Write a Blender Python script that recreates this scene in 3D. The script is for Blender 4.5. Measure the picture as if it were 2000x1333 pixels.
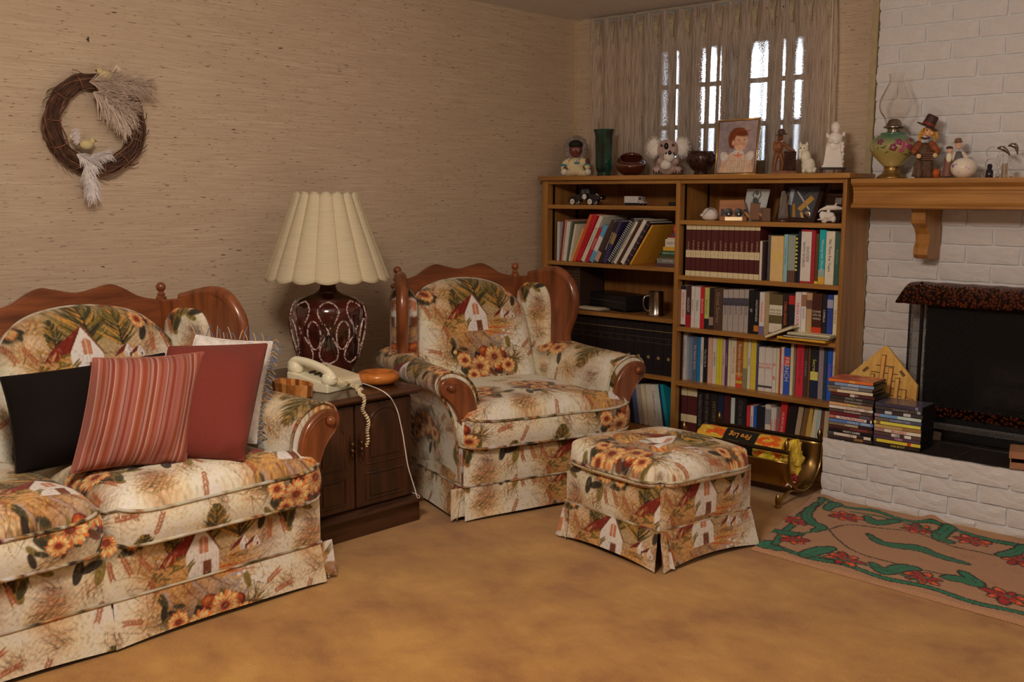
import bpy, bmesh, math, random
import numpy as np
from mathutils import Vector, Matrix, Euler

S = bpy.context.scene
for o in list(bpy.data.objects):
    bpy.data.objects.remove(o)
COL = S.collection
random.seed(7)
RNG = np.random.default_rng(11)
PI = math.pi

# ---------------------------------------------------------------- camera
YAW, PITCH, ROLL, FPX = math.radians(43.06), math.radians(7.885), math.radians(0.287), 2049.4
CAM = np.array([0.0, 0.0, 1.24])
_cy, _sy, _cp, _sp = math.cos(YAW), math.sin(YAW), math.cos(PITCH), math.sin(PITCH)
FWD = np.array([-_sy * _cp, _cy * _cp, -_sp])
_r = np.array([_cy, _sy, 0.0])
_u = np.cross(_r, FWD)
_c, _s = math.cos(ROLL), math.sin(ROLL)
RT, UP = _c * _r + _s * _u, _c * _u - _s * _r
cd = bpy.data.cameras.new('camera')
cd.sensor_width = 36.0
cd.sensor_fit = 'HORIZONTAL'
cd.lens = 36.0 * FPX / 2000.0
cd.clip_start = 0.05
cam = bpy.data.objects.new('camera', cd)
COL.objects.link(cam)
m3 = Matrix((RT, UP, -FWD)).transposed()
cam.matrix_world = Matrix.Translation(Vector(CAM)) @ m3.to_4x4()
S.camera = cam

# ---------------------------------------------------------------- sky, lights, exposure
W = bpy.data.worlds.new('world')
S.world = W
W.use_nodes = True
bg = W.node_tree.nodes['Background']
bg.inputs['Color'].default_value = (0.82, 0.9, 1.0, 1)
bg.inputs['Strength'].default_value = 15.0


def area(name, loc, target, sx, sy, power, col):
    d = bpy.data.lights.new(name, 'AREA')
    d.shape = 'RECTANGLE'
    d.size, d.size_y = sx, sy
    d.energy = power
    d.color = col
    o = bpy.data.objects.new(name, d)
    COL.objects.link(o)
    o.location = loc
    v = Vector(target) - Vector(loc)
    o.rotation_euler = v.to_track_quat('-Z', 'Y').to_euler()
    return o


WARM = (1.0, 0.80, 0.62)
area('unseen_bounce_light', (-1.35, 0.75, 2.16), (-2.1, 2.4, 0.2), 0.5, 0.5, 55, WARM)  # unseen area light below the ceiling, stands in for bounced flash
area('unseen_right_light', (0.7, 2.1, 2.16), (-1.6, 2.6, 0.3), 0.8, 0.8, 11, WARM)  # second unseen area light, lights the room from the right
area('added_uplight', (-0.9, 1.3, 0.75), (-0.9, 1.3, 3.0), 0.4, 0.4, 18, (1.0, 0.84, 0.70))  # added upward area light with no visible fixture, brightens the ceiling
S.view_settings.view_transform = 'Standard'
S.view_settings.look = 'None'
S.view_settings.gamma = 1.0
S.view_settings.use_curve_mapping = False
S.view_settings.exposure = 0.0
try:
    S.cycles.max_bounces = 7
    S.cycles.transparent_max_bounces = 24
    S.cycles.sample_clamp_indirect = 6.0
    S.cycles.caustics_reflective = False
    S.cycles.caustics_refractive = False
except Exception:
    pass

# ---------------------------------------------------------------- helpers
def P(px, py, axis, val):
    """World point where the sight line through a pixel of the 2000x1333 photograph meets a plane."""
    d = ((px - 1000) * RT - (py - 666.5) * UP) / FPX + FWD
    t = (val - CAM[axis]) / d[axis]
    return CAM + t * d


def lin(c):
    c = c / 255.0
    return c / 12.92 if c <= 0.04045 else ((c + 0.055) / 1.055) ** 2.4


ILL = (0.50, 0.37, 0.28)


def pc(r, g, b, k=1.0):
    """Surface colour of something that reads r,g,b in the photograph under the room's warm light."""
    return tuple(min(0.92, max(0.002, lin(v) / (i * k))) for v, i in zip((r, g, b), ILL))


def sc(r, g, b):
    return (lin(r), lin(g), lin(b))


MATS = {}


def nodes(name):
    m = bpy.data.materials.new(name)
    m.use_nodes = True
    nt = m.node_tree
    return m, nt, nt.nodes['Principled BSDF']


def ramp(nt, stops):
    r = nt.nodes.new('ShaderNodeValToRGB')
    e = r.color_ramp.elements
    while len(e) < len(stops):
        e.new(0.5)
    for k, (p, c) in zip(e, stops):
        k.position = p
        k.color = (*c, 1)
    return r


def tex(nt, kind, scale, vec=None, **kw):
    t = nt.nodes.new(kind)
    if 'Scale' in t.inputs:
        t.inputs['Scale'].default_value = scale
    for k, v in kw.items():
        t.inputs[k].default_value = v
    if vec is not None:
        nt.links.new(vec, t.inputs['Vector'])
    return t


def coords(nt, scale=(1, 1, 1), rot=(0, 0, 0), out='Object'):
    c = nt.nodes.new('ShaderNodeTexCoord')
    m = nt.nodes.new('ShaderNodeMapping')
    m.inputs['Scale'].default_value = scale
    m.inputs['Rotation'].default_value = rot
    nt.links.new(c.outputs[out], m.inputs['Vector'])
    return m.outputs['Vector']


def bump(nt, b, h, strength, dist=0.01):
    n = nt.nodes.new('ShaderNodeBump')
    n.inputs['Strength'].default_value = strength
    n.inputs['Distance'].default_value = dist
    nt.links.new(h, n.inputs['Height'])
    nt.links.new(n.outputs['Normal'], b.inputs['Normal'])


def mixc(nt, fac, a, b):
    x = nt.nodes.new('ShaderNodeMix')
    x.data_type = 'RGBA'
    for sock, v in ((x.inputs[0], fac), (x.inputs[6], a), (x.inputs[7], b)):
        if isinstance(v, (int, float)):
            sock.default_value = v
        elif isinstance(v, tuple):
            sock.default_value = (*v, 1)
        else:
            nt.links.new(v, sock)
    return x.outputs[2]


def plain(col, rough=0.5, metal=0.0, var=0.10, vscale=30.0, spec=0.5, key=None, **kw):
    """A plain coloured surface with a little procedural mottling."""
    k = (tuple(round(c, 4) for c in col), rough, metal, var, vscale, spec, tuple(sorted(kw.items())))
    if k in MATS:
        return MATS[k]
    m, nt, b = nodes(key or 'surface')
    b.inputs['Roughness'].default_value = rough
    b.inputs['Metallic'].default_value = metal
    b.inputs['Specular IOR Level'].default_value = spec
    for kk, v in kw.items():
        b.inputs[kk.replace('_', ' ')].default_value = v
    if var > 0:
        n = tex(nt, 'ShaderNodeTexNoise', vscale, coords(nt), Detail=3.0)
        lo = tuple(c * (1 - var) for c in col)
        hi = tuple(min(1, c * (1 + var)) for c in col)
        r = ramp(nt, [(0.3, lo), (0.7, hi)])
        nt.links.new(n.outputs['Fac'], r.inputs['Fac'])
        nt.links.new(r.outputs['Color'], b.inputs['Base Color'])
    else:
        b.inputs['Base Color'].default_value = (*col, 1)
    MATS[k] = m
    return m


def wood(key, c1, c2, scale=(1, 1, 1), grain=60.0, rough=0.4, c3=None, coat=0.0, bmp=0.05):
    if key in MATS:
        return MATS[key]
    m, nt, b = nodes(key)
    v = coords(nt, scale)
    n1 = tex(nt, 'ShaderNodeTexNoise', grain, v, Detail=5.0, Roughness=0.6, Distortion=0.4)
    n2 = tex(nt, 'ShaderNodeTexNoise', grain * 0.16, v, Detail=2.0, Distortion=1.2)
    a = nt.nodes.new('ShaderNodeMath')
    a.operation = 'MULTIPLY_ADD'
    nt.links.new(n1.outputs['Fac'], a.inputs[0])
    a.inputs[1].default_value = 0.6
    sub = nt.nodes.new('ShaderNodeMath')
    sub.operation = 'MULTIPLY'
    nt.links.new(n2.outputs['Fac'], sub.inputs[0])
    sub.inputs[1].default_value = 0.4
    nt.links.new(sub.outputs[0], a.inputs[2])
    mid = c3 or tuple((x + y) / 2 for x, y in zip(c1, c2))
    r = ramp(nt, [(0.36, c1), (0.5, mid), (0.64, c2)])
    nt.links.new(a.outputs[0], r.inputs['Fac'])
    nt.links.new(r.outputs['Color'], b.inputs['Base Color'])
    b.inputs['Roughness'].default_value = rough
    b.inputs['Coat Weight'].default_value = coat
    b.inputs['Coat Roughness'].default_value = 0.15
    bump(nt, b, n1.outputs['Fac'], bmp, 0.002)
    MATS[key] = m
    return m


class MB:
    """Collects shapes and links them as one mesh object."""

    def __init__(self):
        self.v, self.f, self.m = [], [], []
        self.n = 0

    def add(self, verts, faces, mat=0, T=None):
        V = np.asarray(verts, float).reshape(-1, 3)
        if T is not None:
            T = np.array(T)
            V = V @ T[:3, :3].T + T[:3, 3]
        self.v.append(V)
        k = self.n
        self.f += [tuple(i + k for i in f) for f in faces]
        self.m += [mat] * len(faces)
        self.n += len(V)
        return self

    def box(self, lo, hi, mat=0, T=None):
        (a, b, c), (d, e, f) = lo, hi
        V = [(a, b, c), (d, b, c), (d, e, c), (a, e, c), (a, b, f), (d, b, f), (d, e, f), (a, e, f)]
        return self.add(V, [(0, 3, 2, 1), (4, 5, 6, 7), (0, 1, 5, 4), (1, 2, 6, 5), (2, 3, 7, 6), (3, 0, 4, 7)], mat, T)

    def cbox(self, c, s, mat=0, T=None):
        return self.box([c[i] - s[i] / 2 for i in range(3)], [c[i] + s[i] / 2 for i in range(3)], mat, T)

    def lathe(self, prof, c=(0, 0, 0), n=24, mat=0, T=None, wob=None):
        V, F = [], []
        for (r, z) in prof:
            for k in range(n):
                a = 2 * PI * k / n
                rr = r * (wob(a, z) if wob else 1)
                V.append((c[0] + rr * math.cos(a), c[1] + rr * math.sin(a), c[2] + z))
        for j in range(len(prof) - 1):
            for k in range(n):
                k2 = (k + 1) % n
                F.append((j * n + k, j * n + k2, (j + 1) * n + k2, (j + 1) * n + k))
        if prof[0][0] > 1e-6:
            F.append(tuple(range(n - 1, -1, -1)))
        if prof[-1][0] > 1e-6:
            F.append(tuple((len(prof) - 1) * n + k for k in range(n)))
        return self.add(V, F, mat, T)

    def ball(self, c, r, mat=0, nu=16, nv=10, T=None):
        if not hasattr(r, '__len__'):
            r = (r, r, r)
        V, F = [], []
        for j in range(nv + 1):
            t = PI * j / nv
            for k in range(nu):
                a = 2 * PI * k / nu
                V.append((c[0] + r[0] * math.sin(t) * math.cos(a), c[1] + r[1] * math.sin(t) * math.sin(a), c[2] - r[2] * math.cos(t)))
        for j in range(nv):
            for k in range(nu):
                k2 = (k + 1) % nu
                F.append((j * nu + k, j * nu + k2, (j + 1) * nu + k2, (j + 1) * nu + k))
        return self.add(V, F, mat, T)

    def tube(self, pts, r, n=8, mat=0, closed=False, T=None, cap=True):
        Q = np.asarray(pts, float)
        N = len(Q)
        R = np.full(N, r) if not hasattr(r, '__len__') else np.asarray(r, float)
        if closed:
            tan = np.roll(Q, -1, 0) - np.roll(Q, 1, 0)
        else:
            tan = np.gradient(Q, axis=0)
        tan /= np.linalg.norm(tan, axis=1)[:, None] + 1e-12
        ref = np.array([0, 0, 1.0]) if abs(tan[0][2]) < 0.9 else np.array([1.0, 0, 0])
        u = np.cross(tan[0], ref)
        u /= np.linalg.norm(u)
        V = []
        for i in range(N):
            u = u - tan[i] * (u @ tan[i])
            u /= np.linalg.norm(u) + 1e-12
            w = np.cross(tan[i], u)
            for k in range(n):
                a = 2 * PI * k / n
                V.append(Q[i] + R[i] * (math.cos(a) * u + math.sin(a) * w))
        F = []
        for i in range(N if closed else N - 1):
            j = (i + 1) % N
            for k in range(n):
                k2 = (k + 1) % n
                F.append((i * n + k, i * n + k2, j * n + k2, j * n + k))
        if cap and not closed:
            F.append(tuple(range(n - 1, -1, -1)))
            F.append(tuple((N - 1) * n + k for k in range(n)))
        return self.add(V, F, mat, T)

    def prism(self, poly, a, b, axis=1, mat=0, T=None):
        """Polygon in the plane across an axis (x,z for axis 1), run from a to b along it."""
        def pt(p, t):
            return {0: (t, p[0], p[1]), 1: (p[0], t, p[1]), 2: (p[0], p[1], t)}[axis]
        n = len(poly)
        V = [pt(p, a) for p in poly] + [pt(p, b) for p in poly]
        F = [tuple(range(n)), tuple(range(2 * n - 1, n - 1, -1))]
        F += [(i, n + i, n + (i + 1) % n, (i + 1) % n) for i in range(n)]
        return self.add(V, F, mat, T)

    def grid(self, G, mat=0, T=None, wrap=False):
        G = np.asarray(G, float)
        a, b = G.shape[:2]
        F = []
        for i in range(a - 1):
            for j in range(b if wrap else b - 1):
                j2 = (j + 1) % b
                F.append((i * b + j, i * b + j2, (i + 1) * b + j2, (i + 1) * b + j))
        return self.add(G.reshape(-1, 3), F, mat, T)

    def mesh(self, name, mats, smooth=False):
        me = bpy.data.meshes.new(name)
        V = np.concatenate(self.v)
        me.from_pydata(V.tolist(), [], self.f)
        for m in (mats if isinstance(mats, (list, tuple)) else [mats]):
            me.materials.append(m)
        if max(self.m) > 0:
            me.polygons.foreach_set('material_index', self.m)
        bm = bmesh.new()
        bm.from_mesh(me)
        bmesh.ops.recalc_face_normals(bm, faces=bm.faces)
        bm.to_mesh(me)
        bm.free()
        if smooth:
            me.polygons.foreach_set('use_smooth', [True] * len(me.polygons))
            if smooth != 'all':
                try:
                    me.set_sharp_from_angle(angle=math.radians(38))
                except Exception:
                    pass
        me.update()
        return me

    def build(self, name, mats, parent=None, loc=None, smooth=False, bevel=0.0, label=None, rot=None):
        return link(name, self.mesh(name, mats, smooth), parent, loc, bevel, label, rot)


def link(name, me, parent=None, loc=None, bevel=0.0, label=None, rot=None):
    o = bpy.data.objects.new(name, me)
    COL.objects.link(o)
    if parent is not None:
        o.parent = parent
    if loc is not None:
        o.location = loc
    if rot is not None:
        o.rotation_euler = rot
    if bevel:
        b = o.modifiers.new('bevel', 'BEVEL')
        b.width = bevel
        b.segments = 2
        b.limit_method = 'ANGLE'
    if label:
        o['label'] = label
    return o


def thing(name, label, cat, loc=(0, 0, 0), rotz=0.0, group=None):
    o = bpy.data.objects.new(name, None)
    o.empty_display_size = 0.05
    COL.objects.link(o)
    o.location = loc
    o.rotation_euler = (0, 0, rotz)
    return tag(o, label, cat, group)


def tag(o, label, cat, group=None):
    o['label'] = label
    o['category'] = cat
    if group:
        o['group'] = group
    return o


def struct(o):
    o['kind'] = 'structure'
    return o


def smooth_poly(pts, n=6, closed=True):
    """Catmull-Rom through control points."""
    Q = np.asarray(pts, float)
    out = []
    N = len(Q)
    rng = range(N) if closed else range(N - 1)
    for i in rng:
        if closed:
            a, b, c, d = Q[(i - 1) % N], Q[i], Q[(i + 1) % N], Q[(i + 2) % N]
        else:
            a, b, c, d = Q[max(i - 1, 0)], Q[i], Q[i + 1], Q[min(i + 2, N - 1)]
        for k in range(n):
            t = k / n
            out.append(0.5 * ((2 * b) + (-a + c) * t + (2 * a - 5 * b + 4 * c - d) * t * t + (-a + 3 * b - 3 * c + d) * t ** 3))
    if not closed:
        out.append(Q[-1])
    return np.array(out)


def Rz(a):
    return np.array(Matrix.Rotation(a, 4, 'Z'))


def TM(loc=(0, 0, 0), rot=(0, 0, 0), s=(1, 1, 1)):
    return np.array(Matrix.LocRotScale(Vector(loc), Euler(rot), Vector(s)))


FONT_CACHE = {}


def text_mesh(txt, size, width=None, bold=False):
    """Flat letters as a mesh, centred on the origin in its own x,y plane, at most width long."""
    key = (txt, round(size, 5), width)
    if key in FONT_CACHE:
        return FONT_CACHE[key]
    c = bpy.data.curves.new('lettering', 'FONT')
    c.body = txt
    c.size = size
    c.align_x = 'CENTER'
    c.align_y = 'CENTER'
    c.resolution_u = 2
    if bold:
        c.offset = size * 0.018
    o = bpy.data.objects.new('lettering', c)
    me = bpy.data.meshes.new_from_object(o)
    bpy.data.objects.remove(o)
    bpy.data.curves.remove(c)
    n = len(me.vertices)
    co = np.zeros(n * 3)
    if n:
        me.vertices.foreach_get('co', co)
        co = co.reshape(-1, 3)
        w = co[:, 0].max() - co[:, 0].min()
        if width and w > width:
            co[:, 0] *= width / w
        co[:, 0] -= (co[:, 0].max() + co[:, 0].min()) / 2
        co[:, 1] -= (co[:, 1].max() + co[:, 1].min()) / 2
        me.vertices.foreach_set('co', co.ravel())
        me.update()
    FONT_CACHE[key] = me
    return me


def letter(name, txt, size, mat, parent, loc, rot, width=None, label=None, bold=False):
    me = text_mesh(txt, size, width, bold).copy()
    me.materials.clear()
    me.materials.append(mat)
    return link(name, me, parent, loc, 0, label, rot)

# ---------------------------------------------------------------- room shell
XL, YB, ZC, XR, YF = -3.856, 4.64, 2.205, 1.7, -2.2
YW, XW = 4.51, -2.046           # face of the brick chimney breast and its edge by the bookcase


def grasscloth():
    m, nt, b = nodes('grasscloth')
    v = coords(nt, (1, 1, 1))
    va = coords(nt, (2.2, 2.2, 170))
    n1 = tex(nt, 'ShaderNodeTexNoise', 3.0, va, Detail=6.0, Roughness=0.7)
    vb = coords(nt, (5, 5, 110))
    n2 = tex(nt, 'ShaderNodeTexNoise', 2.2, vb, Detail=4.0, Roughness=0.65)
    big = tex(nt, 'ShaderNodeTexNoise', 2.0, coords(nt, (1, 1, 5)), Detail=2.0)
    r = ramp(nt, [(0.30, pc(108, 80, 60, .85)), (0.5, pc(150, 119, 91, .85)), (0.72, pc(182, 150, 118, .85))])
    nt.links.new(n1.outputs['Fac'], r.inputs['Fac'])
    r2 = ramp(nt, [(0.0, (0, 0, 0)), (0.66, (0, 0, 0)), (0.74, (1, 1, 1))])
    nt.links.new(n2.outputs['Fac'], r2.inputs['Fac'])
    c1 = mixc(nt, big.outputs['Fac'], r.outputs['Color'], pc(140, 110, 85, .85))
    vc = coords(nt, (16, 16, 190))
    n3 = tex(nt, 'ShaderNodeTexNoise', 1.6, vc, Detail=2.0)
    r3 = ramp(nt, [(0.0, (0, 0, 0)), (0.67, (0, 0, 0)), (0.72, (1, 1, 1))])
    nt.links.new(n3.outputs['Fac'], r3.inputs['Fac'])
    mm = nt.nodes.new('ShaderNodeMath')
    mm.operation = 'MULTIPLY'
    mm.inputs[1].default_value = 0.5
    nt.links.new(r2.outputs['Color'], mm.inputs[0])
    c2 = mixc(nt, mm.outputs[0], c1, pc(88, 60, 42))
    c3 = mixc(nt, r3.outputs['Color'], c2, pc(52, 34, 26))
    nt.links.new(c3, b.inputs['Base Color'])
    b.inputs['Roughness'].default_value = 0.75
    bump(nt, b, n1.outputs['Fac'], 0.35, 0.004)
    return m


def carpet_mat():
    m, nt, b = nodes('carpet')
    v = coords(nt)
    n = tex(nt, 'ShaderNodeTexNoise', 3.6, coords(nt, (1, 1.25, 1), (0, 0, 0.5)), Detail=5.0, Roughness=0.62, Distortion=0.15)
    r = ramp(nt, [(0.34, pc(120, 70, 25)), (0.46, pc(136, 85, 33)), (0.53, pc(141, 90, 35)), (0.66, pc(153, 101, 42))])
    nt.links.new(n.outputs['Fac'], r.inputs['Fac'])
    f = tex(nt, 'ShaderNodeTexNoise', 190, v, Detail=4.0, Roughness=.7)
    fr = ramp(nt, [(0.3, (0.72, 0.70, 0.66)), (0.7, (1.0, 1.0, 1.0))])
    nt.links.new(f.outputs['Fac'], fr.inputs['Fac'])
    x = nt.nodes.new('ShaderNodeMix')
    x.data_type = 'RGBA'
    x.blend_type = 'MULTIPLY'
    x.inputs[0].default_value = 1.0
    nt.links.new(r.outputs['Color'], x.inputs[6])
    nt.links.new(fr.outputs['Color'], x.inputs[7])
    nt.links.new(x.outputs[2], b.inputs['Base Color'])
    b.inputs['Roughness'].default_value = 0.95
    b.inputs['Specular IOR Level'].default_value = 0.1
    b.inputs['Sheen Weight'].default_value = 0.25
    b.inputs['Sheen Roughness'].default_value = 0.6
    bump(nt, b, f.outputs['Fac'], 0.5, 0.004)
    return m


def ceiling_mat():
    m, nt, b = nodes('popcorn_ceiling')
    n = tex(nt, 'ShaderNodeTexNoise', 130, coords(nt), Detail=3.0)
    r = ramp(nt, [(0.35, pc(176, 154, 142)), (0.65, (.92, .88, .86))])
    nt.links.new(n.outputs['Fac'], r.inputs['Fac'])
    nt.links.new(r.outputs['Color'], b.inputs['Base Color'])
    b.inputs['Roughness'].default_value = 0.95
    bump(nt, b, n.outputs['Fac'], 0.8, 0.008)
    return m


def brick_mat(key, col):
    m, nt, b = nodes(key)
    n = tex(nt, 'ShaderNodeTexNoise', 22, coords(nt, out='Object'), Detail=5.0, Roughness=0.6)
    n2 = tex(nt, 'ShaderNodeTexNoise', 9, coords(nt, (1, 1, 1.6)), Detail=2.0, Distortion=2.0)
    r = ramp(nt, [(0.3, tuple(c * .93 for c in col)), (0.7, col)])
    nt.links.new(n.outputs['Fac'], r.inputs['Fac'])
    nt.links.new(r.outputs['Color'], b.inputs['Base Color'])
    b.inputs['Roughness'].default_value = 0.55
    b.inputs['Specular IOR Level'].default_value = 0.3
    a = nt.nodes.new('ShaderNodeMath')
    a.operation = 'ADD'
    nt.links.new(n.outputs['Fac'], a.inputs[0])
    nt.links.new(n2.outputs['Fac'], a.inputs[1])
    bump(nt, b, a.outputs[0], 0.6, 0.009)
    return m


M_GRASS, M_CARPET, M_CEIL = grasscloth(), carpet_mat(), ceiling_mat()
M_BRICK = brick_mat('white_painted_brick', pc(170, 150, 136))
M_MORTAR = brick_mat('white_painted_mortar', pc(172, 153, 138))
M_PLAIN_WALL = plain(pc(150, 118, 90), 0.8)
OAK = wood('oak', pc(108, 64, 25), pc(142, 90, 40), (1, 1, 0.08), 40, 0.42, coat=0.1)
OAK_X = wood('oak_lengthwise', pc(108, 64, 25), pc(144, 92, 42), (0.08, 1, 1), 40, 0.42, coat=0.1)

struct(MB().box((XL - 0.1, YF - 0.1, -0.1), (XR + 0.1, YB + 0.1, 0)).build('floor', M_CARPET))
struct(MB().box((XL - 0.1, YF - 0.1, ZC), (XR + 0.1, YB + 0.1, ZC + 0.1)).build('ceiling', M_CEIL))
struct(MB().box((XL - 0.1, YF, 0), (XL, YB + 0.12, ZC)).build('wall_left', M_GRASS))
struct(MB().box((XR, YF, 0), (XR + 0.1, YB + 0.12, ZC)).build('wall_right', M_PLAIN_WALL))
struct(MB().box((XL, YF - 0.1, 0), (XR, YF, ZC)).build('wall_front', M_PLAIN_WALL))
# back wall with the window opening
WX0, WX1, WZ0, WZ1 = -3.36, -2.40, 1.385, 2.03
wb = MB()
wb.box((XL, YB, 0), (WX0, YB + 0.12, ZC)).box((WX1, YB, 0), (-1.80, YB + 0.12, ZC))
wb.box((-1.80, YB, 0.86), (XR, YB + 0.12, ZC)).box((-0.8, YB, 0), (XR, YB + 0.12, 0.86))
wb.box((WX0, YB, 0), (WX1, YB + 0.12, WZ0)).box((WX0, YB, WZ1), (WX1, YB + 0.12, ZC))
struct(wb.build('wall_back', M_GRASS))
M_CREAM = plain(pc(160, 124, 82), 0.6)
struct(MB().box((XL, YB - 0.009, 0), (XL + 0.006, YB, ZC)).build('trim_1', M_CREAM))
struct(MB().box((XW - 0.033, YW - 0.004, 0), (XW - 0.004, YB, ZC)).build('trim_2', plain(pc(132, 106, 74), 0.5)))

# window
M_WFRAME = plain((0.62, 0.62, 0.6), 0.5)
M_GLASS, nt_, b_ = nodes('window_glass')
b_.inputs['Base Color'].default_value = (1, 1, 1, 1)
b_.inputs['Roughness'].default_value = 0.0
b_.inputs['IOR'].default_value = 1.05
b_.inputs['Transmission Weight'].default_value = 1.0
win = struct(thing('window_1', 'x', 'x', (0, 0, 0)))
del win['label'], win['category']
fr = MB()
t = 0.035
fr.box((WX0, YB + 0.03, WZ0), (WX0 + t, YB + 0.09, WZ1)).box((WX1 - t, YB + 0.03, WZ0), (WX1, YB + 0.09, WZ1))
fr.box((WX0, YB + 0.03, WZ0), (WX1, YB + 0.09, WZ0 + t)).box((WX0, YB + 0.03, WZ1 - t), (WX1, YB + 0.09, WZ1))
fr.build('window_frame', M_WFRAME, win)
xm = -2.655
for x in (-3.13, -2.90, xm):
    MB().box((x - 0.011, YB + 0.04, WZ0 + t), (x + 0.011, YB + 0.08, WZ1 - t)).build('muntin', M_WFRAME, win)
for z in (1.60, 1.81):
    MB().box((WX0 + t, YB + 0.041, z - 0.011), (WX1 - t, YB + 0.079, z + 0.011)).build('muntin', M_WFRAME, win)
MB().box((WX0 + t, YB + 0.058, WZ0 + t), (WX1 - t, YB + 0.062, WZ1 - t)).build('pane', M_GLASS, win)
# well wall outside basement window; side and top pieces added to limit bright sky
M_CONC = plain((0.30, 0.31, 0.33), 0.9)
well = MB()
well.box((-5.2, 5.35, 0.0), (-1.85, 5.5, 1.675))
well.box((-5.2, 5.35, 1.675), (-3.62, 5.5, 2.6))
well.box((-5.2, 5.3, 2.065), (-1.85, 5.5, 2.6))
well.box((-2.80, 5.35, 1.675), (-1.85, 5.5, 2.6))
well.box((-5.2, YB + 0.13, 0.0), (-5.1, 5.5, 2.6)).box((-1.95, YB + 0.13, 0.0), (-1.85, 5.5, 2.6))
struct(well.build('wall_sky_mask', M_CONC))

# brick chimney breast: bricks are pieces of the wall
FX0, FX1, FZ0, FZ1 = -1.77, -0.86, 0.25, 0.80
XFR = 0.75
wf = MB()
g = 0.0115
wf.box((XW, YW + g, 0), (FX0, YB, ZC)).box((FX1, YW + g, 0), (XFR, YB, ZC))
wf.box((FX0, YW + g, FZ1), (FX1, YB, ZC)).box((FX0, YW + g, 0), (FX1, YB, FZ0))
wall_f = struct(wf.build('wall_fireplace', M_MORTAR))
fb = MB()
M_SOOT = plain((0.012, 0.011, 0.010), 0.9)
fb.box((FX0 - .02, YB, FZ0 - .02), (FX0, YB + .5, FZ1 + .02)).box((FX1, YB, FZ0 - .02), (FX1 + .02, YB + .5, FZ1 + .02))
fb.box((FX0, YB, FZ1), (FX1, YB + .5, FZ1 + .02)).box((FX0, YB, FZ0 - .02), (FX1, YB + .5, FZ0))
fb.box((FX0 - .02, YB + .5, FZ0 - .02), (FX1 + .02, YB + .52, FZ1 + .02))
# the soot-lined reveal of the opening
fb.box((FX0 - .001, YW + g, FZ0), (FX0 + .004, YB, FZ1)).box((FX1 - .004, YW + g, FZ0), (FX1 + .001, YB, FZ1))
fb.build('firebox', M_SOOT, wall_f)


def brick_mesh(L, H, D, seed, free_left=False):
    """A brick with a slightly uneven, chipped face towards -y; origin at the middle of its face."""
    r = np.random.default_rng(seed)
    nx, nz = 7, 4
    xs = np.linspace(-L / 2, L / 2, nx)
    zs = np.linspace(-H / 2, H / 2, nz)
    G = np.zeros((nz, nx, 3))
    for j in range(nz):
        for i in range(nx):
            e = (i in (0, nx - 1)) + (j in (0, nz - 1))
            G[j, i] = (xs[i] + (r.normal(0, .0012) if e else 0), r.normal(0, .0011) + (.0025 * e), zs[j] + (r.normal(0, .0009) if e else 0))
    mb = MB()
    n = nx * nz
    V = [tuple(p) for p in G.reshape(-1, 3)]
    ring = [(0, i) for i in range(nx)] + [(j, nx - 1) for j in range(1, nz)] + [(nz - 1, i) for i in range(nx - 2, -1, -1)] + [(j, 0) for j in range(nz - 2, 0, -1)]
    idx = [j * nx + i for j, i in ring]
    for k in idx:
        V.append((V[k][0], D, V[k][2]))
    F = [(j * nx + i, j * nx + i + 1, (j + 1) * nx + i + 1, (j + 1) * nx + i) for j in range(nz - 1) for i in range(nx - 1)]
    m = len(idx)
    for a in range(m):
        b2 = (a + 1) % m
        F.append((idx[a], n + a, n + b2, idx[b2]))
    mb.add(V, F)
    return mb.mesh('brick', M_BRICK, smooth=True)


BL, BP, BH, BZP = 0.2055, 0.2165, 0.0662, 0.0766
BRICKS = [brick_mesh(BL, BH, g + .004, s) for s in range(9)]


def lay(parent, x0, x1, rows, yface, skip=None, jA=0.0, jB=0.0, zmax=9):
    """Lay courses of bricks; jA / jB: a joint's x on even and odd rows."""
    for k, (zb, h) in enumerate(rows):
        j = (jA, jB)[k % 2]
        n0 = math.floor((x0 - j) / BP)
        x = j + n0 * BP
        while x < x1 - 0.01:
            a, b2 = max(x + .0055, x0), min(x + BP - .0055, x1)
            if b2 - a > 0.015:
                spans = [(a, b2)]
                if skip and skip[2] - .05 < zb < skip[3]:
                    spans = [(p, q) for p, q in ((a, min(b2, skip[0])), (max(a, skip[1]), b2)) if q - p > .015]
                for p, q in spans:
                    if abs(q - p - BL) < 0.001 and abs(h - BH) < .002:
                        me = random.choice(BRICKS)
                    else:
                        me = brick_mesh(q - p, h, g + .004, random.randint(0, 9999))
                    link('brick', me, parent, ((p + q) / 2, yface, zb + h / 2))
            x += BP


rows = []
z = 0.895 - 9 * BZP
while z < ZC - .02:
    rows.append((z, min(BH, ZC - z - .002)))
    z += BZP
lay(wall_f, XW, -0.72, [r for r in rows if r[0] > .245], YW, (FX0, FX1, FZ0, FZ1 - .03), -1.945, -1.836)

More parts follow.
